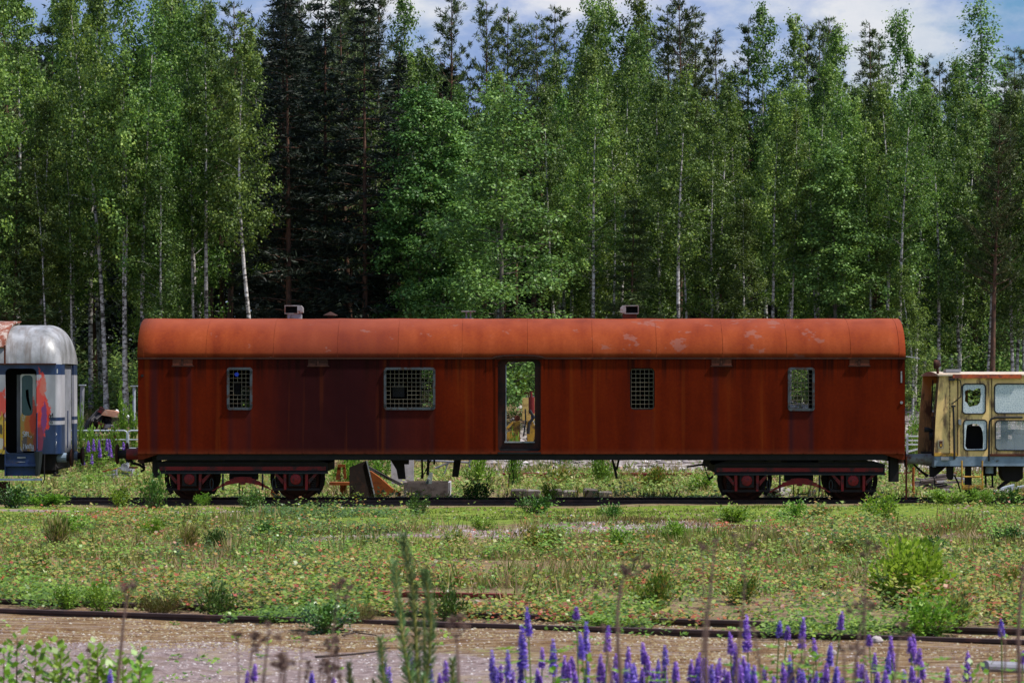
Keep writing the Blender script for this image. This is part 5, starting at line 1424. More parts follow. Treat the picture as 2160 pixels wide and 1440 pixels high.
# front edge: the trees one can tell apart: trunk position, top and lean read off the photograph
for kind, px, top, Y, look, kw in [
    ('youngpine', 30, 330, 101.5, "layered young pine", dict(var=0)),
    ('slim_birch', 127, 330, 101, "thin pale birch", dict(lean=-.3)), ('slim_birch', 157, 300, 102, "thin leaning birch", dict(lean=-.4)),
    ('front_birch', 226, -30, 101.5, "tall birch leaning left", dict(var=2, rot=0.4, lean=-1.3)),
    ('front_birch', 264, -60, 100.8, WB, dict(var=0, rot=1.0)), ('slim_birch', 271, 150, 101.2, "slim birch with white trunk", dict(lean=0.1)),
    ('front_birch', 298, 20, 101, "white birch leaning right", dict(var=2, rot=2.2, lean=0.8)),
    ('slim_birch', 416, 120, 103, "slim birch", dict(lean=-.2)), ('front_birch', 441, 10, 102.5, "birch", dict(var=1, lean=-.6)),
    ('front_birch', 541, 40, 101, WB, dict(var=1, rot=0.3)),
    ('spruce', 610, -60, 102.5, "dark spruce with layered branches", dict(var=0)), ('spruce', 690, -80, 103.5, "very dark tall spruce", dict(var=1)),
    ('spruce', 770, -20, 102.5, "dark spruce", dict(var=0, rot=2.0)), ('spruce', 840, 110, 104, "dark blue-green spruce", dict(var=1, rot=4)),
    ('aspen', 1060, 175, 98.5, "big leafy bright aspen", dict(var=0, wide=1.06)), ('aspen', 875, 170, 101.5, "shaded aspen", dict(var=1)), ('aspen', 945, 200, 102, "green aspen", dict(var=1, rot=3)),
    ('front_birch', 1247, 165, 101, WB, dict(var=0)), ('slim_birch', 1296, 210, 103, "slim birch", dict()),
    ('youngpine', 1330, 420, 101, "short shaded pine", dict(var=1)), ('front_birch', 1434, 150, 101, "birch with long white trunk", dict(var=1, rot=1.3)),
    ('slim_birch', 1452, 260, 102, "thin birch", dict(lean=-.2)), ('birch', 1510, 230, 102, "bushy birch", dict(var=4)),
    ('front_birch', 1625, 190, 101.5, "birch with straight pale trunk", dict(var=0, lean=.2)), ('slim_birch', 1665, 230, 102, "thin white birch", dict()),
    ('aspen', 1765, 300, 101, "small bright aspen", dict(var=1)), ('slim_birch', 1731, 240, 102.5, "thin grey birch", dict()),
    ('front_birch', 1787, 200, 102, "birch with dark-flecked trunk", dict(var=0)), ('slim_birch', 1838, 250, 101.5, "slim birch leaning left", dict(lean=-.4)),
    ('front_birch', 1862, 170, 102, WB, dict(var=1)), ('front_birch', 1897, 190, 100.8, "white birch leaning right", dict(var=2, rot=2.0, lean=0.7)),
    ('birch', 1985, 200, 102.5, "full birch", dict(var=0)), ('pine', 2092, 240, 101, "pine with reddish bare trunk", dict(var=1, rot=1.0)),
    ('slim_birch', 2078, 290, 102.5, "slim grey birch", dict()), ('birch', 2140, 190, 102.5, "green birch", dict(var=2)), ('birch', 2200, 160, 102, "birch", dict(var=0)),
    ('birch', -25, -60, 101.5, "leafy birch", dict(var=0)), ('birch', 350, 330, 100.5, "short bushy birch", dict(var=4)), ('birch', 1560, 420, 100.5, "short bushy birch", dict(var=4, rot=2)),
    ('birch', 1925, 560, 100, "low young birch", dict(var=4, rot=3)), ('birch', 80, 200, 102.5, "leafy birch", dict(var=2))]:
    plan(kind, px, top, Y, 'front', look, **kw)

_tx = [-100, 0, 300, 480, 530, 600, 820, 850, 920, 1000, 1100, 1180, 1280, 1350, 1480, 1600, 1700, 1800, 1900, 1950, 2050, 2300]
_ty = [-60, -60, -30, 60, 40, -40, -10, 130, 40, 160, 200, 150, 60, 100, 180, 140, 160, 180, 160, 200, 140, 200]
prng = random.Random(4)
for row, Y0, step in (('mid', 106.0, 2.05), ('mid', 109.5, 2.1), ('deep', 114.0, 2.3), ('deep', 119.0, 2.5)):
    x = -19.5
    while x < 20.5:
        Y = Y0 + prng.uniform(-1.2, 1.2)
        px = CX + (x + prng.uniform(-.6, .6)) * F / Y
        top = float(np.interp(px, _tx, _ty)) + prng.uniform(-35, 75) - (12 if row == 'deep' else 0)
        dark = 545 < px < 850
        if dark: kind = prng.choice(['spruce', 'spruce', 'pine'])
        elif px < 150: kind = prng.choice(['birch', 'birch', 'youngpine', 'pine'])
        elif row == 'deep': kind = prng.choice(['birch', 'birch', 'birch', 'pine'])
        else: kind = prng.choice(['birch', 'birch', 'birch', 'birch', 'slim_birch', 'pine'])
        look = {'birch': 'green birch', 'slim_birch': 'slim birch', 'pine': 'dark pine', 'spruce': 'dark spruce', 'youngpine': 'young pine'}[kind]
        if kind == 'pine' and not dark: top += 25
        plan(kind, px, top, Y, row, look, lean=prng.uniform(-.4, .4))
        x += step * prng.uniform(.8, 1.2)
for kind, px, top, Y, look in [
    ('birch', 330, -10, 126, "birch"), ('pine', 395, -20, 128, "pine"), ('pine', 440, 0, 127, "pine"), ('pine', 482, 5, 128, "pine"), ('pine', 620, -60, 126, "dark pine"), ('pine', 730, -50, 127, "dark pine"),
    ('pine', 800, -40, 126, "dark pine"), ('birch', 868, -15, 127, "thin-crowned birch"), ('pine', 955, -25, 130, "broad pine"), ('pine', 1022, 2, 128, "spiky pine"), ('pine', 1058, 20, 129, "spiky pine"),
    ('pine', 1088, 52, 131, "pine"), ('pine', 1122, 52, 129, "pine"), ('pine', 1180, 18, 127, "pine"), ('birch', 1205, -8, 124, "tall birch"), ('birch', 1245, -2, 125, "tall birch"), ('birch', 1300, -20, 124, "tall full birch"), ('birch', 1335, 35, 125, "birch"),
    ('pine', 1368, 62, 131, "small pine"), ('pine', 1418, 15, 128, "broad pine"), ('pine', 1452, -10, 127, "tall pine"), ('pine', 1482, 30, 129, "pine"), ('pine', 1522, 65, 130, "small pine"), ('pine', 1583, 40, 128, "pine"), ('birch', 1620, 12, 126, "dark birch"),
    ('birch', 1655, 30, 126, "dark birch"), ('pine', 1700, 55, 128, "spiky pine"), ('pine', 1718, 52, 130, "pine"), ('pine', 1748, 40, 128, "spiky pine"), ('birch', 1775, 55, 126, "birch"), ('pine', 1832, 48, 128, "spiky pine"), ('pine', 1865, 78, 130, "pine"),
    ('birch', 1915, 30, 118, "pointed birch with open top"), ('pine', 1950, 118, 129, "pine"), ('pine', 1995, 138, 131, "small pine"), ('pine', 2022, 135, 128, "pine"), ('cone_aspen', 2068, -12, 114, "tall pointed cone-shaped aspen"), ('birch', 2095, 110, 124, "birch"),
    ('pine', 2122, 125, 130, "pine"), ('pine', 2150, 102, 128, "spiky pine"), ('pine', 2185, 110, 128, "pine")]:
    plan(kind, px, top, Y, 'sky', look)

def mark(px):
    for a, b, t in MARKS:
        if a <= px < b: return t
    return MARKS[-1][2]

_groups = {}; 
for i, p in enumerate(PLAN):
    _groups.setdefault((p[5], p[4], mark(p[1])), []).append(i)
ORD = ["leftmost", "second", "third", "fourth", "fifth", "sixth", "seventh", "eighth", "ninth", "tenth", "eleventh", "twelfth", "thirteenth", "fourteenth", "fifteenth", "sixteenth"]
LAB = {}
for (look, row, mk), ids in _groups.items():
    ids.sort(key=lambda i: PLAN[i][1])
    for k, i in enumerate(ids):
        s = f"{look} {ROWS[row]}, {mk}"
        if len(ids) == 2: s = f"{look} {ROWS[row]}, {'left one' if k == 0 else 'right one'} {mk}"
        elif len(ids) > 2: s = f"{look} {ROWS[row]}, {ORD[min(k, 7)]} {mk}"
        LAB[i] = s
for i, (kind, px, top, Y, row, look, kw) in enumerate(PLAN):
    g = {'front': 'trees along the front edge of the forest', 'mid': 'trees filling the forest', 'deep': 'trees filling the forest', 'sky': 'tall trees against the sky'}[row]
    tree(kind, px, top, Y, LAB[i], g, **kw)

# the wood far behind, one dark mass of trunks and needles
rng = np.random.default_rng(77)
vv, qq, off = [], [], 0
wood = MB()
for Yr in (133, 141, 150):
    for x in np.arange(-27, 28, 1.7):
        px_ = CX + x*F/Yr
        x0 = x + rng.uniform(-.6, .6); y0 = Yr + rng.uniform(-2, 2); z0 = gz(x0, y0)
        skyl = max(95.0, float(np.interp(px_, _tx, _ty)) + 60) + rng.uniform(0, 60)
        H = max(5.0, PZ(skyl, y0) - z0); n = 3800
        t = rng.uniform(0.02, 1, n)**0.9
        rr = (1.9*(1-t)**0.8 + 0.12)*np.sqrt(rng.uniform(0, 1, n)); az = rng.uniform(0, 6.283, n)
        pos = np.stack([x0 + rr*np.cos(az), y0 + rr*np.sin(az), z0 + np.round(t*H/.35)*.35 + rng.normal(size=n)*.06], -1)
        d = np.stack([np.cos(az), np.sin(az), np.full(n, .35)], -1) + rng.normal(size=(n, 3))*.4
        V, Q_ = kites(pos, d, .42*rng.uniform(.6, 1.3, n), .16, rng)
        vv.append(V); qq.append(Q_ + off); off += len(V)
fw = link("far_wood", np_mesh("far_wood", np.concatenate(vv), np.concatenate(qq), M_SPRUCE))
tagit(fw, "dark mass of conifers deep behind the birches", "wood", kind='stuff')

# ------------------------------------------------------------------ low vegetation
M_HERB = leafmat("herb_leaves", [(0.0, (0.03, 0.075, 0.014)), (0.3, (0.085, 0.165, 0.025)), (0.52, (0.22, 0.31, 0.05)), (0.66, (0.36, 0.35, 0.09)), (0.76, (0.36, 0.19, 0.055)), (0.84, (0.34, 0.09, 0.04)), (0.92, (0.18, 0.10, 0.055)), (1.0, (0.40, 0.33, 0.24))], 0.3, 0.4, clump=0.7, ov=0.0)
M_HERBG = leafmat("fresh_green_leaves", [(0.0, (0.035, 0.09, 0.012)), (0.5, (0.10, 0.20, 0.025)), (1.0, (0.24, 0.36, 0.06))], 0.35, 0.4)
M_BRIGHT = leafmat("bright_bush_leaves", [(0.0, (0.06, 0.15, 0.016)), (0.5, (0.155, 0.31, 0.035)), (1.0, (0.33, 0.48, 0.09))], 0.35, 0.4, ov=.3)
M_WILLOW = leafmat("willow_leaves", [(0.0, (0.09, 0.21, 0.02)), (0.5, (0.24, 0.43, 0.05)), (1.0, (0.42, 0.58, 0.12))], 0.4, 0.4, ov=0.0)
M_HERBD = leafmat("dark_green_leaves", [(0.0, (0.022, 0.065, 0.016)), (0.5, (0.06, 0.15, 0.03)), (1.0, (0.16, 0.28, 0.07))], 0.25, 0.35)
M_OLIVE = leafmat("olive_brush", [(0.0, (0.05, 0.05, 0.012)), (0.5, (0.11, 0.115, 0.022)), (1.0, (0.20, 0.16, 0.045))], 0.2)
M_GRASS = leafmat("grass_blades", [(0.0, (0.06, 0.12, 0.016)), (0.35, (0.16, 0.22, 0.035)), (0.65, (0.32, 0.26, 0.11)), (1.0, (0.40, 0.26, 0.18))], 0.3, clump=0.5, ov=0.0)
M_MOSSB = leafmat("moss_tufts", [(0.0, (0.04, 0.065, 0.010)), (0.5, (0.14, 0.20, 0.028)), (1.0, (0.29, 0.35, 0.06))], 0.15, 0.8, clump=0.6, ov=0.0)
M_DRYM = leafmat("dry_moss_tufts", [(0.0, (0.07, 0.030, 0.016)), (0.3, (0.20, 0.08, 0.03)), (0.6, (0.30, 0.21, 0.09)), (1.0, (0.42, 0.36, 0.22))], 0.1, 0.9, clump=0.8, ov=0.0)
M_MEADOW = leafmat("meadow_leaves", [(0.0, (0.06, 0.12, 0.018)), (0.4, (0.15, 0.24, 0.035)), (0.7, (0.30, 0.37, 0.08)), (0.82, (0.42, 0.34, 0.14)), (0.92, (0.50, 0.25, 0.17)), (1.0, (0.45, 0.36, 0.32))], 0.35, 0.5, clump=0.5, ov=0.0)
M_STEM = paint("green_stem", (0.10, 0.15, 0.03), 0.7)
M_TWIG = paint("brown_twig", (0.13, 0.075, 0.05), 0.85, wear=(0.20, 0.14, 0.10), amount=0.4)

def scatter(rng, n, x0, x1, y0, y1, dens):
    """n points where dens(x, y) beats a die, in the trapezoid the lens sees plus a margin"""
    xs_, ys_ = [], []
    while sum(map(len, xs_)) < n:
        x = rng.uniform(x0, x1, n*2); y = rng.uniform(y0, y1, n*2)
        bare = smooth01(wob(x, y*1.5, .55, 99) + .45*wob(x, y, 2.1, 98), .02, .26)*((y > 36) & (y < 67))
        k = (np.abs(x) < y*0.178 + 1.2) & (rng.uniform(0, 1, n*2) < dens(x, y)*(1 - .9*bare))
        xs_.append(x[k]); ys_.append(y[k])
    return np.concatenate(xs_)[:n], np.concatenate(ys_)[:n]

def herbs(name, mat, n, x0, x1, y0, y1, dens, hmax, leaf, per, label, seed, wr=.42, thing_kind='stuff'):
    rng = np.random.default_rng(seed)
    x, y = scatter(rng, n, x0, x1, y0, y1, dens)
    z = GZ(x, y)
    h = hmax*rng.uniform(0.25, 1.0, n)*(0.25 + 0.75*np.clip(wob(x, y, 1.8, seed)*1.6 + .6, 0, 1.5))
    X = np.repeat(np.stack([x, y, z], -1), per, 0); H = np.repeat(h, per)
    N = len(X); t = rng.uniform(0.1, 1, N)
    az = rng.uniform(0, 6.283, N)
    spread = 0.035 + 0.30*H*(1 - 0.5*t)
    pos = X + np.stack([np.cos(az)*spread*rng.uniform(0, 1, N), np.sin(az)*spread*rng.uniform(0, 1, N), H*t], -1)
    d = np.stack([np.cos(az), np.sin(az), rng.uniform(-.3, .7, N)], -1)
    V, Q_ = kites(pos, d, leaf*rng.uniform(.55, 1.3, N), wr, rng, up=(0, -.35, 1))
    o = link(name, np_mesh(name, V, Q_, mat))
    return tagit(o, label, "ground plants", kind='stuff')

def blades(name, mat, n, x0, x1, y0, y1, dens, h, per, label, seed, wd=.06, spread=.05):
    rng = np.random.default_rng(seed)
    x, y = scatter(rng, n, x0, x1, y0, y1, dens)
    X = np.repeat(np.stack([x, y, GZ(x, y) - .01], -1), per, 0); N = len(X)
    hh = np.repeat(h*rng.uniform(.45, 1.2, n), per)*rng.uniform(.6, 1.2, N)
    X[:, :2] += rng.normal(size=(N, 2))*spread
    d = rng.normal(size=(N, 3))*np.array([.38, .38, .1]) + np.array([0, 0, 1])
    V, Q_ = kites(X, d, hh, wd, rng)
    o = link(name, np_mesh(name, V, Q_, mat))
    return tagit(o, label, "ground plants", kind='stuff')

# stones on the bank and gravel grit
def stones(name, n, x0, x1, y0, y1, dens, smax, mat, label, seed):
    rng = np.random.default_rng(seed)
    x, y = scatter(rng, n, x0, x1, y0, y1, dens); z = GZ(x, y)
    base = np.array([[0, 0, .6], [1, 0, 0], [.2, .9, 0], [-.85, .4, 0], [-.5, -.8, 0], [.6, -.8, 0]]); tri = [(0, 1, 2), (0, 2, 3), (0, 3, 4), (0, 4, 5), (0, 5, 1)]
    s = smax*rng.uniform(.3, 1, n)**1.5
    V = (base[None]*rng.uniform(.6, 1.3, (n, 6, 3))*s[:, None, None] + np.stack([x, y, z], -1)[:, None]).reshape(-1, 3)
    Q_ = (np.arange(n)[:, None, None]*6 + np.array(tri)[None]).reshape(-1, 3)
    o = link(name, np_mesh(name, V, Q_, mat, per=3))
    return tagit(o, label, "stones", kind='stuff')
m, nt, bs = newmat("mixed_stones")
g_ = nd(nt, 'ShaderNodeNewGeometry')
nt.links.new(ramp(nt, g_.outputs['Random Per Island'], [(0, (0.10, 0.085, 0.085)), (.5, (0.27, 0.23, 0.24)), (1, (0.56, 0.52, 0.53))]), bs.inputs['Base Color']); bs.inputs['Roughness'].default_value = .9
M_STONES = m
M_REDH = leafmat("red_young_leaves", [(0.0, (0.10, 0.12, 0.02)), (0.3, (0.36, 0.16, 0.04)), (0.65, (0.46, 0.11, 0.05)), (1.0, (0.55, 0.24, 0.15))], .3, ov=0.0)
M_LITTER = leafmat("moss_litter", [(0.0, (0.06, 0.035, 0.022)), (0.35, (0.17, 0.085, 0.04)), (0.6, (0.27, 0.21, 0.11)), (0.85, (0.34, 0.31, 0.26)), (1.0, (0.50, 0.46, 0.43))], 0.0, .9, clump=2.0, ov=0.0)
M_CLOD = leafmat("brown_clods", [(0.0, (0.06, 0.035, 0.025)), (0.5, (0.15, 0.09, 0.06)), (1.0, (0.34, 0.28, 0.24))], 0.0, .9, ov=0.0)
def nogravel(x, y): return 1 - np.clip(gravel_mask(x, y)*1.6, 0, .97)
near = lambda x, y: y + 0.42*x      # distance measured across the slanting track (its near rail lies at 33.2)

# leafy suckers between the slanting track and the open field, with red and orange young leaves
herbs('leafy_ground_cover', M_HERB, 7200, -8.5, 9, 33.6, 46.5, lambda x, y: np.clip(smooth01(near(x, y), 33.9, 34.9)*(1 - smooth01(y + wob(x, y, .8, 5)*2.2, 40.5, 45.5)) * (0.12 + 1.0*smooth01(wob(x, y, 1.0, 31), -.2, .2)), 0, 1), .36, .056, 9,
      "low leafy suckers with red and orange young leaves behind the slanting track", 101)
herbs('leafy_ground_cover', M_HERBG, 2000, -8, 8.5, 29, 45, lambda x, y: np.clip(smooth01(near(x, y), 32.7, 33.3), 0, 1)*(1 - .7*smooth01(near(x, y), 36, 39))*smooth01(wob(x, y, 1.2, 41), .10, .40), .36, .05, 11, "patches of fresh green leaves along the slanting track", 102)
# the open field up to the wagon
fld = lambda x, y: nogravel(x, y)*smooth01(y, 42, 46)*(1 - .93*smooth01(y, 57.5, 61.5))*(1 - smooth01(y, 66.3, 67.2))
blades('dry_grass', M_GRASS, 13000, -12, 12, 36, 62, lambda x, y: nogravel(x, y)*smooth01(y, 37, 44)*(1-smooth01(y, 55, 61))*(.25 + .75*smooth01(wob(x, y, .9, 51), -.15, .25)), .17, 6, "thin dry and green grass across the field", 103, .045, .06)
herbs('field_herbs', M_HERB, 2400, -12, 12, 43, 66, lambda x, y: fld(x, y)*smooth01(wob(x, y, .8, 61), .08, .38), .40, .066, 11, "scattered leafy weeds in the field before the wagon", 104)
herbs('field_herbs', M_BRIGHT, 1500, -12, 12, 43, 67, lambda x, y: fld(x, y)*smooth01(wob(x, y, .9, 62), .15, .4), .28, .055, 9, "green weeds in the field before the wagon", 105)
blades('green_moss', M_MOSSB, 15000, -12.5, 12.5, 44, 67, lambda x, y: nogravel(x, y)*np.clip(green_mask(x, y)*1.1 + .03, 0, 1)*(.25+.75*smooth01(wob(x, y, 1.6, 33), -.2, .15)), .055, 5, "low green moss and crowberry mats in front of the wagon", 106, .16, .05)
blades('red_brown_moss', M_DRYM, 2600, -12, 12, 44, 64, lambda x, y: smooth01(wob(x, y, .8, 71), .22, .42), .06, 5, "red-brown dry moss patches in the field", 107, .16, .06)
blades('dry_moss', M_DRYM, 9000, -7, 7, 27, 35, lambda x, y: np.clip(moss_mask(x, y)*1.2, 0, 1)*(.08 + .92*smooth01(wob(x, y, 2.6, 72), -.05, .3)), .018, 6, "dry yellow and rust moss in front of the slanting track", 108, .22, .035)
herbs('sparse_sprouts', M_HERBG, 150, -6, 6, 27, 34, lambda x, y: smooth01(wob(x, y, 1.5, 73), -.1, .4), .10, .045, 7, "small green sprouts on the gravel road", 109)
stones('moss_lumps', 15000, -7, 7, 27, 35, lambda x, y: np.clip(moss_mask(x, y)*1.2, 0, 1)*(.15 + .85*smooth01(wob(x, y, 2.2, 74), -.15, .2)), .022, M_LITTER, "lumpy dry moss and litter in front of the slanting track", 124)
stones('soil_clods', 5000, -12, 12, 36, 66.5, lambda x, y: .2 + .8*smooth01(wob(x, y, .9, 75), -.1, .2), .05, M_CLOD, "brown clods and litter across the field", 125)
herbs('tall_sprigs', M_BRIGHT, 420, -12, 12, 36, 66, lambda x, y: fld(x, y + 6)*smooth01(wob(x, y, 1.1, 76), .0, .3), .62, .05, 16, "taller leafy sprigs standing out of the field", 126)
herbs('red_sprigs', M_REDH, 420, -10, 10, 35, 62, lambda x, y: smooth01(wob(x, y, 1.0, 77), .18, .36), .22, .045, 10, "red and orange leaved patches in the field", 127)
blades('brown_heather', M_OLIVE, 1500, -11, 11, 46, 60, lambda x, y: smooth01(x, -1, 4)*smooth01(wob(x, y, 1.1, 78), .12, .3), .13, 9, "brown heather patches in the field", 128, .07, .10)
herbs('shade_band_weeds', M_HERBD, 1500, -5.2, -1.8, 44, 66.5, lambda x, y: (1 - np.abs(x + 3.4)/2.2).clip(0, 1)*.9 + .1, .24, .05, 9, "dark leafy weeds added as a shade band in the field before the wagon's left bogie", 129)  # dark plants added to carry the painted shade band across the field
blades('tall_grass', M_GRASS, 700, -11, 11, 36, 59, lambda x, y: nogravel(x, y)*smooth01(wob(x, y, 1.4, 79), .12, .35), .33, 12, "taller grass tufts standing in the field", 130, .03, .07)
herbs('yellow_weeds', M_MEADOW, 1900, -11, 11, 40, 65, lambda x, y: fld(x, y)*smooth01(wob(x, y, .7, 80), .0, .3), .34, .055, 10, "yellow-green leafy weeds in the field", 131)
# the meadow behind the wagon
herbs('meadow_plants', M_MEADOW, 6500, -16, 16, 70.6, 92, lambda x, y: (.25 + .75*smooth01(wob(x, y, .8, 81), -.3, .2))*(1 - .75*smooth01(y, 84, 90)*smooth01(x, 0, 4)), .34, .085, 9, "leafy meadow plants behind the wagon", 110)
blades('meadow_grass', M_GRASS, 5000, -16, 16, 70.6, 95, lambda x, y: .3 + .7*smooth01(wob(x, y, .6, 82), -.2, .3), .28, 6, "pale grass in the meadow behind the wagon", 111, .04, .09)
herbs('bank_plants', M_HERBG, 1300, -19, 19, 91, 106, lambda x, y: smooth01(wob(x, y, .6, 83), -.1, .35)*(1 - .6*smooth01(x, 0, 4)), .36, .09, 9, "green undergrowth on the bank below the forest", 112)
blades('bank_grass', M_GRASS, 3800, -19, 19, 91, 106, lambda x, y: .35 + .65*smooth01(wob(x, y, .5, 84), -.2, .2) - .3*smooth01(x, 0, 4), .30, 6, "orange-brown grass on the bank below the forest", 113, .05, .1)
herbs('forest_undergrowth', M_BIRCH, 6500, -24, 25, 103.5, 131, lambda x, y: .35 + .65*smooth01(wob(x, y, .5, 85), -.1, .3), 2.3, .13, 15, "dark leafy undergrowth between the forest trunks", 114)
stones('bank_stones', 5200, -3, 19, 89, 105, lambda x, y: smooth01(x + wob(x, y, .7, 4)*2, -1.5, 1.0)*(.35 + .65*smooth01(wob(x, y, .8, 91), -.3, .1)), .16, M_STONES, "loose grey stones on the bank behind the wagon", 121)
stones('road_gravel', 7000, -6.5, 6.5, 25, 33, lambda x, y: np.clip(gravel_mask(x, y) + .12, 0, 1), .016, M_STONES, "fine gravel of the road in the foreground", 122)
stones('field_gravel', 3500, -12, 12, 42, 66.5, lambda x, y: np.clip(gravel_mask(x, y) + .05, 0, 1), .03, M_STONES, "gravel patches in the field", 123)


def bush_mesh(seed, H, R, nst, nleaf, leaf, mat, wr=.42, upr=.6, low=.05):
    rng = np.random.default_rng(seed); wood = MB(); C = []; W_ = []
    for k in range(nst):
        az = rng.uniform(0, 6.283); rr = R*math.sqrt(rng.uniform(0.02, 1)); hh = H*(1 - .45*(rr/R)**2)*rng.uniform(.65, 1.1)
        s = np.linspace(0, 1, 5)[:, None]
        p = np.array([[math.cos(az)*rr, math.sin(az)*rr, 0]])*s**.8 + np.array([[0, 0, hh]])*s + rng.normal(size=(5, 3))*.02*H*s
        wood.tube([tuple(q) for q in p], [.010*H**.5*(1-.7*i/4) for i in range(5)], 4, False)
        for t in np.linspace(low + .08, 1.0, 9):
            C.append(along(p, min(t, .999))); W_.append(.4 + t)
    C = np.array(C); W_ = np.array(W_)/sum(W_)
    pk = rng.choice(len(C), nleaf, p=W_)
    pos = C[pk] + rng.normal(size=(nleaf, 3))*np.array([.055, .055, .045])*(R/.5)**.6
    pos[:, 2] = np.maximum(pos[:, 2], .02)
    ctr = np.array([0, 0, H*.3]); out = pos - ctr
    d = out/np.linalg.norm(out, axis=1, keepdims=True) + rng.normal(size=(nleaf, 3))*.55 + np.array([0, 0, upr*.5])
    V, Q_ = kites(pos, d, leaf*rng.uniform(.6, 1.25, nleaf), wr, rng, up=(0, -.3, 1))
    wm = bpy.data.meshes.new('stems'); wm.from_pydata(wood.v, [], wood.f); wm.materials.append(M_TWIG)
    return wm, np_mesh('leaves', V, Q_, mat), H, R

BUSH = {'fresh': [bush_mesh(200+i, .6, .5, 26, 1300, .065, M_BRIGHT) for i in range(2)],
        'willow': [bush_mesh(210, 1.0, .72, 54, 2800, .105, M_WILLOW, .36, 1.0)],
        'dark': [bush_mesh(220+i, .5, .45, 24, 1100, .06, M_HERBD) for i in range(2)],
        'mixed': [bush_mesh(230+i, .5, .55, 26, 1200, .068, M_HERB) for i in range(2)],
        'olive': [bush_mesh(240+i, .42, .6, 60, 2600, .07, M_OLIVE, .10, 1.6) for i in range(2)],
        'reed': [bush_mesh(250, .6, .22, 26, 700, .16, M_GRASS, .07, 2.0)],
        'tall': [bush_mesh(260+i, 1.8, .5, 14, 1500, .085, M_BRIGHT, .40, .5, .1) for i in range(2)]}
brnd = random.Random(21)
def bush(kind, px, base_py, w_px, top_py, label, group='bushes in the yard', Y=None, name='bush', cat='bush', var=None):
    """a bush that stands at this photo column, its foot at base_py"""
    Y = Y or F*EYE/(base_py - HY)
    x = PX(px, Y); z = gz(x, Y) - .02
    ms = BUSH[kind]; wm, lm, H0, R0 = ms[brnd.randrange(len(ms)) if var is None else var]
    o = thing(name, (x, Y, z), label, cat, group)
    sz = max(.12, (PZ(top_py, Y) - z))/H0; sx = (w_px*Y/F/2)/(R0*1.12)
    o.scale = (sx, sx, sz); o.rotation_euler.z = brnd.uniform(0, 6.28)
    link('stems', wm, o); link('leaves', lm, o)
    return o

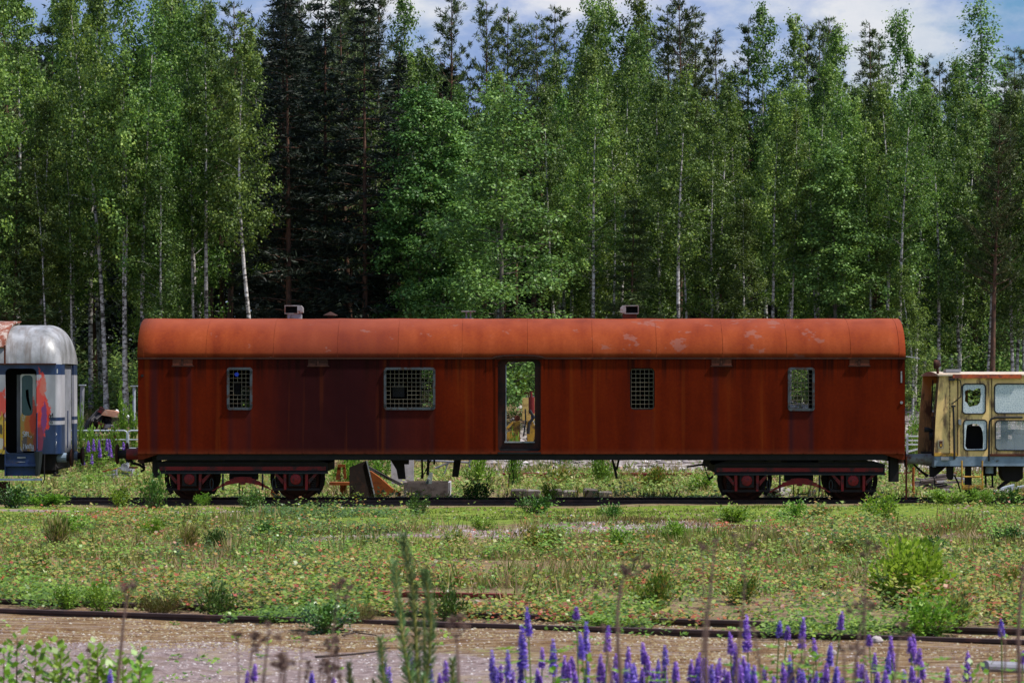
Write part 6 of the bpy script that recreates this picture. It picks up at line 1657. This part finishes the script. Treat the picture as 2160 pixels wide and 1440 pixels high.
for a in [
    ('willow', 1922, 1280, 200, 1150, "bright green willow bush, the fullest bush on the right side of the field"),
    ('fresh', 1960, 1342, 190, 1262, "broad leafy mound over the slanting track under the bright willow bush"),
    ('mixed', 2005, 1330, 120, 1255, "reddish-tipped bush right of the mound under the willow"),
    ('fresh', 140, 1284, 90, 1236, "leafy bush on the slanting track near the left edge"), ('olive', 335, 1296, 130, 1252, "olive-brown wiry bush on the slanting track at left"),
    ('fresh', 215, 1292, 110, 1228, "green bush left of the olive wiry bush"), ('dark', 455, 1300, 100, 1232, "dark green bush right of the olive wiry bush"),
    ('dark', 690, 1332, 150, 1268, "dark low bush before the track left of the pine sapling"), ('olive', 765, 1318, 80, 1270, "olive bush just left of the pine sapling"), ('dark', 945, 1310, 90, 1240, "dark bush on the track right of the pine sapling"),
    ('mixed', 1380, 1290, 130, 1205, "tall mixed-leaf bush on the track below the second box vent"), ('fresh', 1300, 1326, 190, 1296, "flat fern-green mat in front of the track among lupins"), ('mixed', 1560, 1275, 120, 1215, "mixed green and red bush right of the tall mixed bush"),
    ('reed', 118, 1165, 60, 1088, "upright rushy clump in the moss left of the wagon"), ('fresh', 145, 1130, 120, 1082, "light green bush behind the rushy clump"), ('fresh', 315, 1130, 70, 1092, "small green bush in front of the first wheel"), ('dark', 450, 1160, 70, 1116, "round dark tuft in the field below the left bogie"),
    ('reed', 395, 1160, 50, 1105, "thin pale rushes left of the round dark tuft"), ('mixed', 1140, 1170, 100, 1112, "mixed bush at the left end of the gravel patch"), ('fresh', 1312, 1172, 84, 1112, "pale green bush on the middle of the gravel patch"), ('fresh', 1420, 1148, 74, 1096, "bush with red tips at the right end of the gravel patch"),
    ('olive', 1640, 1148, 190, 1116, "low brown heather clump right of the gravel patch"), ('olive', 1780, 1172, 130, 1140, "green-brown heather clump left of the willow bush"), ('olive', 1890, 1140, 120, 1098, "brown heather behind the willow bush"),
    ('dark', 1970, 1172, 70, 1132, "dark round bush above the willow bush at right"), ('dark', 2120, 1150, 80, 1110, "dark bush near the right edge"), ('dark', 2085, 1178, 50, 1152, "small dark tuft left of the right-edge bush"),
    ('fresh', 1735, 1148, 60, 1112, "bright low bush between the two heather clumps"), ('dark', 1285, 1090, 60, 1062, "small dark bush at the rail's foot below the second box vent"), ('fresh', 1545, 1100, 120, 1066, "leafy bush at the rail before the right bogie"),
    ('fresh', 1680, 1098, 90, 1060, "bush at the rail between the right bogie wheels"), ('reed', 1735, 1100, 50, 1066, "thin rushy plant at the rail below the right bogie"), ('fresh', 1860, 1094, 110, 1042, "bush covering the rail right of the right bogie"),
    ('dark', 322, 1072, 74, 1002, "tall dark bush on the rail left of the first wheel"), ('dark', 530, 1072, 60, 1034, "dark bush on the rail between left bogie wheels"), ('fresh', 428, 1066, 50, 1040, "small green plant on the rail beside the first wheel"), ('dark', 1000, 1062, 84, 1016, "dark prickly bush on the rail right of the plank box"),
    ('dark', 1128, 1076, 92, 1046, "dark leaf mat over the rail below the doorway"), ('fresh', 1158, 1062, 44, 1020, "green bush among the concrete blocks"), ('dark', 882, 1078, 60, 1048, "weedy bush on the rail below the brake valve"),
    ('dark', 30, 1078, 90, 1024, "dark bush under the grey railcar"), ('fresh', 255, 1066, 70, 1028, "green bush on the rail below the left buffer"), ('fresh', 90, 1072, 120, 1040, "green bush on the rail below the railcar's steps"),
    ('fresh', 2000, 1072, 110, 1032, "green bush before the board stack"), ('fresh', 2070, 1066, 70, 1026, "pale green bush below the yellow ladder"), ('dark', 2130, 1070, 80, 1030, "leafy bush at the rail under the yellow machine"),
    ('fresh', 1020, 1120, 60, 1088, "small bush in the moss below the flat cap vent"), ('mixed', 960, 1150, 70, 1118, "small mixed bush below the drain pipe"), ('dark', 560, 1130, 80, 1098, "dark leafy clump in the shaded moss below the left bogie"),
    ('mixed', 60, 1215, 130, 1170, "red-leaved bush at the left edge of the field"), ('mixed', 250, 1220, 110, 1188, "red-leaved low bush left of the dry umbel stalk"), ('mixed', 1180, 1260, 110, 1218, "red-leaved bush behind the tallest lupins"), ('mixed', 2120, 1240, 90, 1200, "red-leaved bush at the right edge of the field")]:
    bush(*a)
# behind the train
for a in [('tall', 258, 1, 36, 822, "tall loose young tree beside the pale T post", 92.6), ('tall', 280, 1, 34, 850, "young leafy tree half behind the rust wagon", 92.2), ('tall', 238, 1, 34, 884, "leafy bush in front of the scrap pile", 91.0), ('fresh', 205, 1, 60, 900, "bush at the foot of the scrap pile", 90.8), ('fresh', 170, 1, 30, 870, "bush beside the grey railcar's end", 91.0),
          ('fresh', 205, 1, 70, 1000, "pale bush in the meadow between railcar and wagon", 80.0), ('fresh', 1010, 1, 70, 962, "leafy bush in the meadow below the flat cap vent", 80.0), ('mixed', 1180, 1, 90, 985, "reddish bush in the meadow below the wagon doorway", 78.0), ('fresh', 1270, 1, 70, 960, "green bush in the meadow left of the hanger", 81.0), ('mixed', 1380, 1, 90, 985, "mixed bush in the meadow right of the hanger", 78.0),
          ('fresh', 740, 1, 80, 960, "leafy bush behind the leaning brown plate", 79.0), ('tall', 800, 1, 60, 945, "thin bush behind the orange plough blade", 77.0), ('fresh', 1480, 1, 90, 1000, "green bush behind the brake lever", 76.0), ('fresh', 1935, 1, 50, 862, "bush on the bank right of the wagon", 95.0), ('fresh', 1925, 1, 40, 905, "small bush behind the white gate", 90.0),
          ('tall', 1100, 1, 60, 770, "leafy sapling on the bank seen through the doorway", 101.0), ('fresh', 1085, 1, 40, 925, "weed beside the yellow machine in the doorway view", 79.5)]:
    k, px, _, w_, top, lab, Yb = a
    bush(k, px, 0, w_, top, lab, 'bushes behind the train', Yb)

# ------------------------------------------------------------------ lupins
def petalmat(name, a, b_):
    m, nt, bs = newmat(name)
    g = nd(nt, 'ShaderNodeNewGeometry')
    c = ramp(nt, g.outputs['Random Per Island'], [(0.0, a), (0.6, b_), (1.0, tuple(min(1, x*1.4 + .18) for x in b_))])
    nt.links.new(c, bs.inputs['Base Color']); bs.inputs['Roughness'].default_value = .6
    tr = nd(nt, 'ShaderNodeBsdfTranslucent', {'Color': c}); ms = nd(nt, 'ShaderNodeMixShader', {0: .25, 1: bs.outputs[0], 2: tr.outputs[0]})
    nt.links.new(ms.outputs[0], nt.nodes['Material Output'].inputs['Surface'])
    return m
M_LUP = petalmat("violet_petals", (0.20, 0.07, 0.48), (0.36, 0.18, 0.70))
M_LUPB = petalmat("blue_petals", (0.13, 0.06, 0.48), (0.28, 0.19, 0.72))
M_LUPP = petalmat("pink_petals", (0.45, 0.14, 0.30), (0.66, 0.30, 0.45))
def lupin_spike(seed, mat):
    rng = np.random.default_rng(seed); pos = []; d = []; sz = []
    nw = 14
    for i in range(nw):
        t = i/(nw-1); r = .026*(1 - t**2.2*.85); z = t + rng.normal()*.004
        for k in range(8 if t < .85 else 5):
            a = 2*math.pi*(k + .5*(i % 2))/8 + rng.normal()*.15
            for q in (0, 1):
                pos.append((math.cos(a)*r*.45, math.sin(a)*r*.45, z)); d.append((math.cos(a), math.sin(a), .75 - .9*q + rng.normal()*.2)); sz.append((.037 - .018*t)*rng.uniform(.7, 1.25))
    pos = np.array(pos); pos[:, 2] *= .25     # 0.25 m tall at scale 1
    V, Q_ = kites(pos, np.array(d), np.array(sz), .48, rng, up=(0, 0, 1))
    return np_mesh('flower_spike', V, Q_, mat)
SPIKES = [lupin_spike(300+i, M_LUP) for i in range(3)] + [lupin_spike(310+i, M_LUPB) for i in range(2)]
SPIKE_P = lupin_spike(320, M_LUPP)
def lupin_leaf_mesh(seed):
    rng = np.random.default_rng(seed); pos = []; d = []; sz = []
    for k in range(7):
        z = rng.uniform(.12, .62); a = rng.uniform(0, 6.28); L = rng.uniform(.08, .16)
        c = (math.cos(a)*L, math.sin(a)*L, z + .05)
        for j in range(9):
            b_ = 2*math.pi*j/9
            pos.append(c); d.append((math.cos(b_), math.sin(b_), .25)); sz.append(rng.uniform(.045, .065))
    V, Q_ = kites(np.array(pos), np.array(d), np.array(sz), .16, rng, up=(0, 0, 1))
    return np_mesh('leaves', V, Q_, M_BRIGHT)
LLEAF = [lupin_leaf_mesh(330+i) for i in range(3)]
st_ = MB().tube([(0, 0, 0), (.008, 0, .4), (0, 0, 1.0)], [.007, .006, .004], 6)
STEM = bpy.data.meshes.new('stem'); STEM.from_pydata(st_.v, [], st_.f); STEM.materials.append(M_STEM)
lrnd = random.Random(8)
LUP = [(1134,1283,58,'tall blue'),(1112,1322,88,'b'),(1225,1281,26,''),(1240,1309,60,'b'),(1262,1320,52,''),(1251,1334,54,'b'),(1164,1350,70,'b'),(1139,1366,40,''),(1125,1352,26,''),(1187,1381,52,''),(1199,1392,40,''),(1212,1386,46,''),(1224,1385,26,''),(1254,1381,54,''),
       (1291,1380,50,''),(1313,1364,42,''),(1337,1374,26,''),(1357,1382,40,''),(1373,1352,42,''),(1408,1362,40,'b'),(1389,1395,40,''),(1416,1393,38,''),(1436,1395,40,''),(1456,1377,52,''),(1468,1388,40,''),(1484,1402,40,''),(1506,1388,52,''),(1526,1409,36,''),(1552,1332,44,''),(1564,1358,60,''),(1589,1297,72,''),(1583,1383,40,''),(1572,1402,44,'b'),
       (1109,1392,48,'b'),(1137,1424,30,''),(1328,1405,40,''),(1344,1408,40,''),(1299,1398,46,'b'),(1283,1415,30,''),(1370,1410,34,''),(1625,1307,30,'b'),(1637,1318,30,''),(1676,1303,62,''),(1735,1288,36,''),(1734,1347,46,''),(1741,1357,44,'b'),(1846,1340,22,''),(1890,1343,44,''),(1901,1352,42,''),(1935,1338,38,''),(1919,1367,32,''),(1943,1341,34,''),
       (2118,1307,34,'b'),(2158,1372,28,''),(2030,1374,62,''),(1874,1381,36,''),(1856,1372,46,'b'),(1793,1396,28,''),(1826,1401,36,''),(1929,1404,32,''),(1958,1393,34,''),(1990,1407,40,''),(2005,1418,34,''),(1666,1413,26,''),(1629,1407,46,''),(1733,1413,40,''),(1745,1404,40,'b'),(1704,1421,30,''),(1761,1412,44,'pink'),(1873,1425,34,'b'),(1683,1430,26,''),(1836,1417,34,''),(1855,1412,40,''),(1923,1428,26,''),(1789,1428,30,''),
       (1050,1372,62,'b'),(1072,1372,56,'b'),(1031,1410,40,'b'),(1065,1412,44,''),(939,1393,44,''),(917,1402,44,'b'),(937,1420,30,''),(830,1398,48,''),(822,1408,44,'b'),(660,1416,34,'b'),(702,1428,28,''),(867,1388,40,''),(228,1412,44,'b'),(518,1416,40,''),(518+540-0,1402,36,'') ,(540-22,1400,34,'')]
_f = random.Random(12)
for _ in range(52):
    LUP.append((int(_f.triangular(1030, 2010, 1480)), int(_f.uniform(1378, 1432)), int(_f.uniform(32, 58)), _f.choice(['', '', 'b'])))
def lupin(px, top, sp, look, Y, label, group):
    x = PX(px, Y); z = gz(x, Y)
    H = PZ(top, Y) - z; L = sp*Y/F
    o = thing('lupin', (x, Y, z), label, 'lupin', group)
    o.rotation_euler = (lrnd.uniform(-.09, .09), lrnd.uniform(-.09, .09), lrnd.uniform(0, 6.28))
    s = link('stem', STEM, o); s.scale = (1, 1, max(.1, H - L*.3))
    mesh = SPIKE_P if look == 'pink' else (SPIKES[3 + lrnd.randrange(2)] if 'b' in look else SPIKES[lrnd.randrange(3)])
    f = link('flower_spike', mesh, o); f.location = (0, 0, H - L); k = L/.25; f.scale = (.95*min(1.15, max(.7, k)), .95*min(1.15, max(.7, k)), k)
    l = link('leaves', LLEAF[lrnd.randrange(3)], o); l.scale = (1.5, 1.5, max(.4, (H - L)/.72))
    return o
LMARK = [(0, 600, "at the left beside the leafy shoots"), (600, 790, "left of the pine sapling"), (790, 870, "at the pine sapling's left foot"), (870, 985, "at the pine sapling's right foot"), (985, 1085, "right of the pine sapling"), (1085, 1180, "in the tall clump below the doorway"), (1180, 1275, "in the clump left of the dark stalk"),
         (1275, 1350, "around the dark dry stalk"), (1350, 1430, "below the second box vent"), (1430, 1535, "between the two dark stalks"), (1535, 1610, "by the tall dry stalk"), (1610, 1700, "below the right bogie"), (1700, 1780, "around the pink lupin"), (1780, 1870, "left of the pale umbel"), (1870, 1965, "below the leafy mound"), (1965, 2200, "near the right edge")]
def lmk(px):
    for a, b_, t in LMARK:
        if a <= px < b_: return t
    return LMARK[-1][2]
_lg = {}
for i, a in enumerate(LUP):
    if a[3] != 'pink': _lg.setdefault((lmk(a[0]), 'blue' if 'b' in a[3] else 'violet'), []).append(i)
LUPLAB = {}
for (mk, colr), ids in _lg.items():
    ids.sort(key=lambda i: LUP[i][0])
    for k, i in enumerate(ids):
        size = 'tall' if LUP[i][2] > 50 else ('short' if LUP[i][2] < 33 else 'medium')
        LUPLAB[i] = f"{size} {colr} lupin spike {mk}" + ("" if len(ids) == 1 else f", {ORD[min(k, 15)]} from left" if k else ", leftmost")
for i, (px, top, sp, look) in enumerate(LUP):
    lupin(px, top, sp, look, 21.0 + lrnd.uniform(-1.2, 1.2), LUPLAB.get(i, "single pink lupin spike among the violet ones"), 'lupins in the foreground')
for i, (px, top, sp) in enumerate([(186, 930, 28), (197, 926, 30), (212, 927, 28), (224, 925, 30), (231, 940, 26), (190, 958, 26), (238, 945, 24), (262, 932, 22), (236, 926, 22), (176, 962, 22), (206, 945, 24)]):
    Yl = 82 + lrnd.uniform(-1, 1); o = lupin(px, top, sp*.8, '', Yl, "%s lupin in the distant cluster between railcar and wagon" % ("far left", "second", "third", "fourth", "middle", "low left", "seventh", "far right", "tall right", "lowest", "small central")[i], 'distant lupins between the vehicles')
    for ch in o.children:
        if ch.name.startswith('flower'): ch.scale = (1.25, 1.25, ch.scale[2])

# ------------------------------------------------------------------ pine sapling in the foreground
M_SAPN = leafmat("sapling_needles", [(0.0, (0.045, 0.10, 0.03)), (0.5, (0.13, 0.24, 0.08)), (1.0, (0.28, 0.40, 0.18))], .12, .45)
M_SAPB = paint("sapling_bark", (0.22, 0.22, 0.05), .7, wear=(0.16, 0.10, 0.05), amount=.4)
Ys = 18.0
sap = thing('pine_sapling', (PX(878, Ys), Ys, gz(PX(878, Ys), Ys)), "young pine with long upright needle shoots in the foreground", "pine sapling")
srng = np.random.default_rng(55)
def shoot(pts, wpx, dy, dens=1.0):
    P_ = np.array([P(x, y, Ys + dy) for x, y in pts])
    seg = np.linalg.norm(np.diff(P_, axis=0), axis=1); Ltot = seg.sum()
    r = .0085
    b = MB().tube([tuple(p) for p in P_], [r*1.25*(1 - .45*i/(len(P_)-1)) for i in range(len(P_))], 7)
    sh = b.build('shoot', M_SAPB, sap, True)
    n = int(820*Ltot*dens) + 60
    t = srng.uniform(0, 1, n)
    base = along(P_, t)
    ax = along(np.gradient(P_, axis=0), t); ax /= np.linalg.norm(ax, axis=1, keepdims=True)
    rad = srng.normal(size=(n, 3)); rad -= ax*(rad*ax).sum(1, keepdims=True); rad /= np.linalg.norm(rad, axis=1, keepdims=True)
    wl = wpx*Ys/F/2
    dirs = ax*1.0 + rad*(1.1 - .40*t[:, None]) + srng.normal(size=(n, 3))*.14
    V, Q_ = kites(base, dirs, wl*2.05*(1 - .30*t)*srng.uniform(.75, 1.15, n), .045, srng)
    V = V - np.tile(np.array(sap.location), (len(V), 1))
    link('needles', np_mesh('needles', V, Q_, M_SAPN), sh)
shoot([(884, 1470), (879, 1400), (876, 1310), (869, 1230), (858, 1170), (851, 1131)], 30, 0)
shoot([(872, 1470), (858, 1400), (846, 1320), (838, 1240), (832, 1188)], 30, -.08)
shoot([(893, 1470), (905, 1390), (909, 1310), (902, 1240), (896, 1206)], 30, .05)
shoot([(898, 1470), (896, 1380), (894, 1280)], 16, .12, .7)
shoot([(815, 1480), (807, 1410), (803, 1348)], 26, -.1)
shoot([(742, 1480), (738, 1440), (737, 1398)], 20, .1)
shoot([(952, 1480), (955, 1430), (954, 1392)], 24, .1)
shoot([(785, 1470), (788, 1434)], 16, .05)
shoot([(904, 1480), (896, 1440), (894, 1424)], 18, -.15)

# ------------------------------------------------------------------ dry stalks, out of focus
M_DRY = paint("dry_brown_stalk", (0.15, 0.095, 0.075), .9, wear=(0.24, 0.17, 0.13), amount=.4)
wrng = np.random.default_rng(66)
def stalk(pts, Y, heads, label, r=.006, up=True, side=0):
    Pp = [P(x, y, Y) for x, y in pts]
    o = thing('dry_stalk', (Pp[0][0], Y, gz(Pp[0][0], Y)), label, 'dry stalk', 'dry weed stalks in the foreground')
    foot = (Pp[0][0] + (Pp[0][0]-Pp[1][0])*.3, Y, gz(Pp[0][0], Y))
    full = ([foot] if Pp[0][2] > foot[2] + .05 else []) + Pp
    b = MB().tube(full, [r*(1.1 - .6*i/(len(full)-1)) for i in range(len(full))], 6)
    k = 0
    for hx, hy, hr in heads:
        c = Vector(P(hx, hy, Y)); rr = .78*hr*Y/F
        at = Vector(min(Pp, key=lambda q: (Vector(q)-c).length))
        if (at - c).length > rr*.6: b.tube([at, (at + c)/2 + Vector((0, 0, -.01)), c], r*.5, 5)
        for j in range(12):
            d = Vector(wrng.normal(size=3)); d.z = abs(d.z)*.9 + .25; d.normalize()
            b.tube([c - Vector((0, 0, rr*.6)), c + d*rr*wrng.uniform(.6, 1.0)], r*.28, 4)
    b.build('stem', M_DRY, o)
    for hx, hy, hr in heads:
        c = np.array(P(hx, hy, Y)); rr = .78*hr*Y/F
        q = wrng.normal(size=(18, 3)); q /= np.linalg.norm(q, axis=1, keepdims=True); q[:, 2] = np.abs(q[:, 2])*.75
        pos = c + q*rr*wrng.uniform(.55, 1.1, (18, 1)); V, Q_ = kites(pos, wrng.normal(size=pos.shape), np.full(len(pos), .012), .5, wrng)
        V = V - np.array(o.location)
        link('seed_head', np_mesh('seed_head', V, Q_, M_DRY), o)
    return o
stalk([(248, 1440), (255, 1370), (262, 1300), (268, 1262)], 13, [(262, 1240, 22), (280, 1236, 14)], "dry umbel stalk with drooping brown head at far left", .008)
stalk([(188, 1440), (187, 1375)], 14, [(186, 1370, 7)], "short dark bud stalk left of the umbel stalk", .005)
stalk([(555, 1440), (562, 1380), (568, 1330)], 12.5, [(566, 1318, 9), (586, 1345, 9), (593, 1380, 8), (556, 1350, 8)], "branched dark dry stalk left of the pine sapling")
stalk([(630, 1440), (638, 1345)], 13, [(637, 1340, 9), (648, 1350, 6)], "thin dry stalk second left of the sapling", .004)
stalk([(600, 1440), (606, 1395), (604, 1370)], 12.5, [(600, 1390, 12), (618, 1398, 12), (578, 1400, 12)], "low cluster of dark dry seed heads at the bottom left", .004)
stalk([(690, 1440), (700, 1350), (712, 1262)], 12, [(706, 1240, 22), (722, 1226, 18), (738, 1240, 14), (730, 1262, 12)], "tall dry umbel with dark broad head left of the sapling", .005)
stalk([(968, 1440), (966, 1390), (962, 1345)], 12, [(955, 1308, 18), (972, 1300, 14), (980, 1322, 12), (945, 1322, 10)], "dry umbel with brown head right of the sapling", .007)
stalk([(1310, 1440), (1304, 1370), (1302, 1290), (1310, 1235), (1318, 1212)], 12, [(1322, 1205, 14), (1312, 1196, 10), (1365, 1196, 9), (1340, 1180, 8)], "long dark dry stalk below the second box vent", .009)
stalk([(1292, 1440), (1282, 1385), (1272, 1325)], 12.5, [(1272, 1320, 5)], "thin bare dry stalk left of the long dark stalk", .006)
stalk([(1490, 1440), (1489, 1370), (1492, 1300), (1500, 1230), (1506, 1160)], 11.5, [(1510, 1140, 8), (1484, 1156, 7)], "very tall thin dry stalk in the right half", .008)
stalk([(1480, 1400), (1486, 1290), (1482, 1220), (1478, 1156)], 12, [(1478, 1150, 7)], "slender dry stalk beside the very tall one", .004)
stalk([(1552, 1440), (1556, 1380), (1566, 1290), (1572, 1220), (1560, 1160)], 11.5, [(1548, 1130, 7), (1585, 1150, 8)], "tall dry stalk with few twigs right of the very tall one", .006)
stalk([(1606, 1440), (1600, 1380), (1590, 1330)], 12, [(1588, 1325, 5)], "short leaning dry stalk beside the violet lupins", .006)
stalk([(1660, 1440), (1700, 1380), (1690, 1350)], 11.5, [(1692, 1352, 5)], "pale bent straw leaning between lupins at right", .006)
stalk([(1800, 1440), (1812, 1340), (1822, 1290)], 12, [(1822, 1270, 16), (1838, 1278, 14), (1806, 1276, 12), (1792, 1290, 10)], "pale brown umbel in front of the leafy mound's left", .006)
stalk([(1824, 1260), (1826, 1200), (1834, 1160)], 13, [(1832, 1146, 10), (1848, 1156, 9), (1820, 1170, 8)], "fine dry plume left of the willow bush", .004)
stalk([(1782, 1440), (1780, 1390), (1778, 1368)], 11.5, [(1774, 1368, 14), (1800, 1366, 16), (1818, 1376, 12)], "low pink-brown umbel at bottom right", .005)
stalk([(1885, 1440), (1892, 1390), (1896, 1350)], 12, [(1905, 1320, 14), (1916, 1340, 10)], "dry stalk with small head among lupins at right", .005)
stalk([(2150, 1440), (2148, 1340), (2152, 1260), (2158, 1210)], 12, [(2156, 1200, 10)], "thick pale dry stalk at the right edge", .009)
stalk([(2120, 1352), (2108, 1325), (2095, 1300)], 14, [], "leaning bare straw near the right edge", .004)

cr_ = random.Random(31)
for i in range(14):
    px = cr_.uniform(500, 765); top = cr_.uniform(1325, 1400); ln = cr_.uniform(-12, 12); Yk = cr_.uniform(12.5, 14.5)
    hs = [(px + ln + cr_.uniform(-9, 9), top + cr_.uniform(0, 40), cr_.uniform(4, 7)) for _ in range(4)]
    stalk([(px, 1445), (px + ln*.4, (1445 + top)/2), (px + ln, top)], Yk, hs, "thin dark dry stalk with small buds in the cluster left of the pine sapling", .0035)
# ------------------------------------------------------------------ leafy shoots, bottom left and bottom right
def leafy_shoot(px, top, Y, label, leafs=.075, n=16, lean=0):
    x = PX(px, Y); z = gz(x, Y); zt = PZ(top, Y)
    o = thing('leafy_shoot', (x, Y, z), label, 'sapling', 'leafy shoots in the foreground')
    p = np.array([[x, Y, z], [x + lean*.4, Y, (z*2+zt)/3], [x + lean*.8, Y, (z+zt*2)/3], [x + lean, Y, zt]])
    MB().tube([tuple(q) for q in p], [.007, .006, .005, .003], 6).build('stem', M_TWIG, o)
    t = np.linspace(.30, 1, n*2); base = along(p, np.minimum(t, .999)); az = np.arange(n*2)*2.4 + lrnd.uniform(0, 6)
    d = np.stack([np.cos(az), np.sin(az), .55 + .6*t**3], -1)
    rg = np.random.default_rng(int(px)); V, Q_ = kites(base + d*.03, d, leafs*rg.uniform(.8, 1.25, len(t))*(1.1 - .5*t), .40, rg, up=(0, -.2, 1))
    V = V - np.array(o.location)
    link('leaves', np_mesh('leaves', V, Q_, M_BRIGHT), o)
for px, top, ln, look in ((30, 1345, .02, "tallest leafy shoot at the bottom left corner"), (8, 1372, 0, "leafy shoot cut by the left edge"), (66, 1372, .03, "leafy shoot second from the tallest at bottom left"), (100, 1362, .05, "upright leafy shoot right of the tallest at bottom left"), (128, 1382, 0, "broad-leaved shoot in the bottom left group"), (160, 1405, .02, "small shoot right of the bottom left group"),
                          (212, 1366, -.02, "leafy shoot left of the dry umbel stalk"), (196, 1384, .03, "wide-leaved shoot behind the short bud stalk"), (240, 1402, .02, "low shoot in front of the dry umbel stalk"), (284, 1376, .04, "thin leafy shoot right of the dry umbel stalk"), (262, 1392, -.01, "short shoot beside the dry umbel's stem"), (300, 1410, 0, "lowest shoot right of the dry umbel"),
                          (2080, 1405, .02, "shoot with pointed leaves before the dark pipe"), (2060, 1412, -.03, "narrow-leaved shoot left of the dark pipe"), (1700, 1386, .02, "leafy shoot behind the pink lupin"), (1672, 1372, .0, "bright shoot left of the pink lupin"), (1722, 1396, -.02, "leafy sprout right behind the pink lupin"), (1235, 1378, .01, "leafy shoot in the lupin clump below the doorway"), (1165, 1404, .02, "leafy sprout at the foot of the tall lupins"), (1610, 1412, .02, "leafy sprout by the short leaning stalk"), (2040, 1416, .01, "leafy sprout near the right edge lupins")):
    leafy_shoot(px, top, 21.5 + lrnd.uniform(-.8, .8), look, lean=ln, n=13 if px > 500 else 20, leafs=.075 if px > 500 else .105)
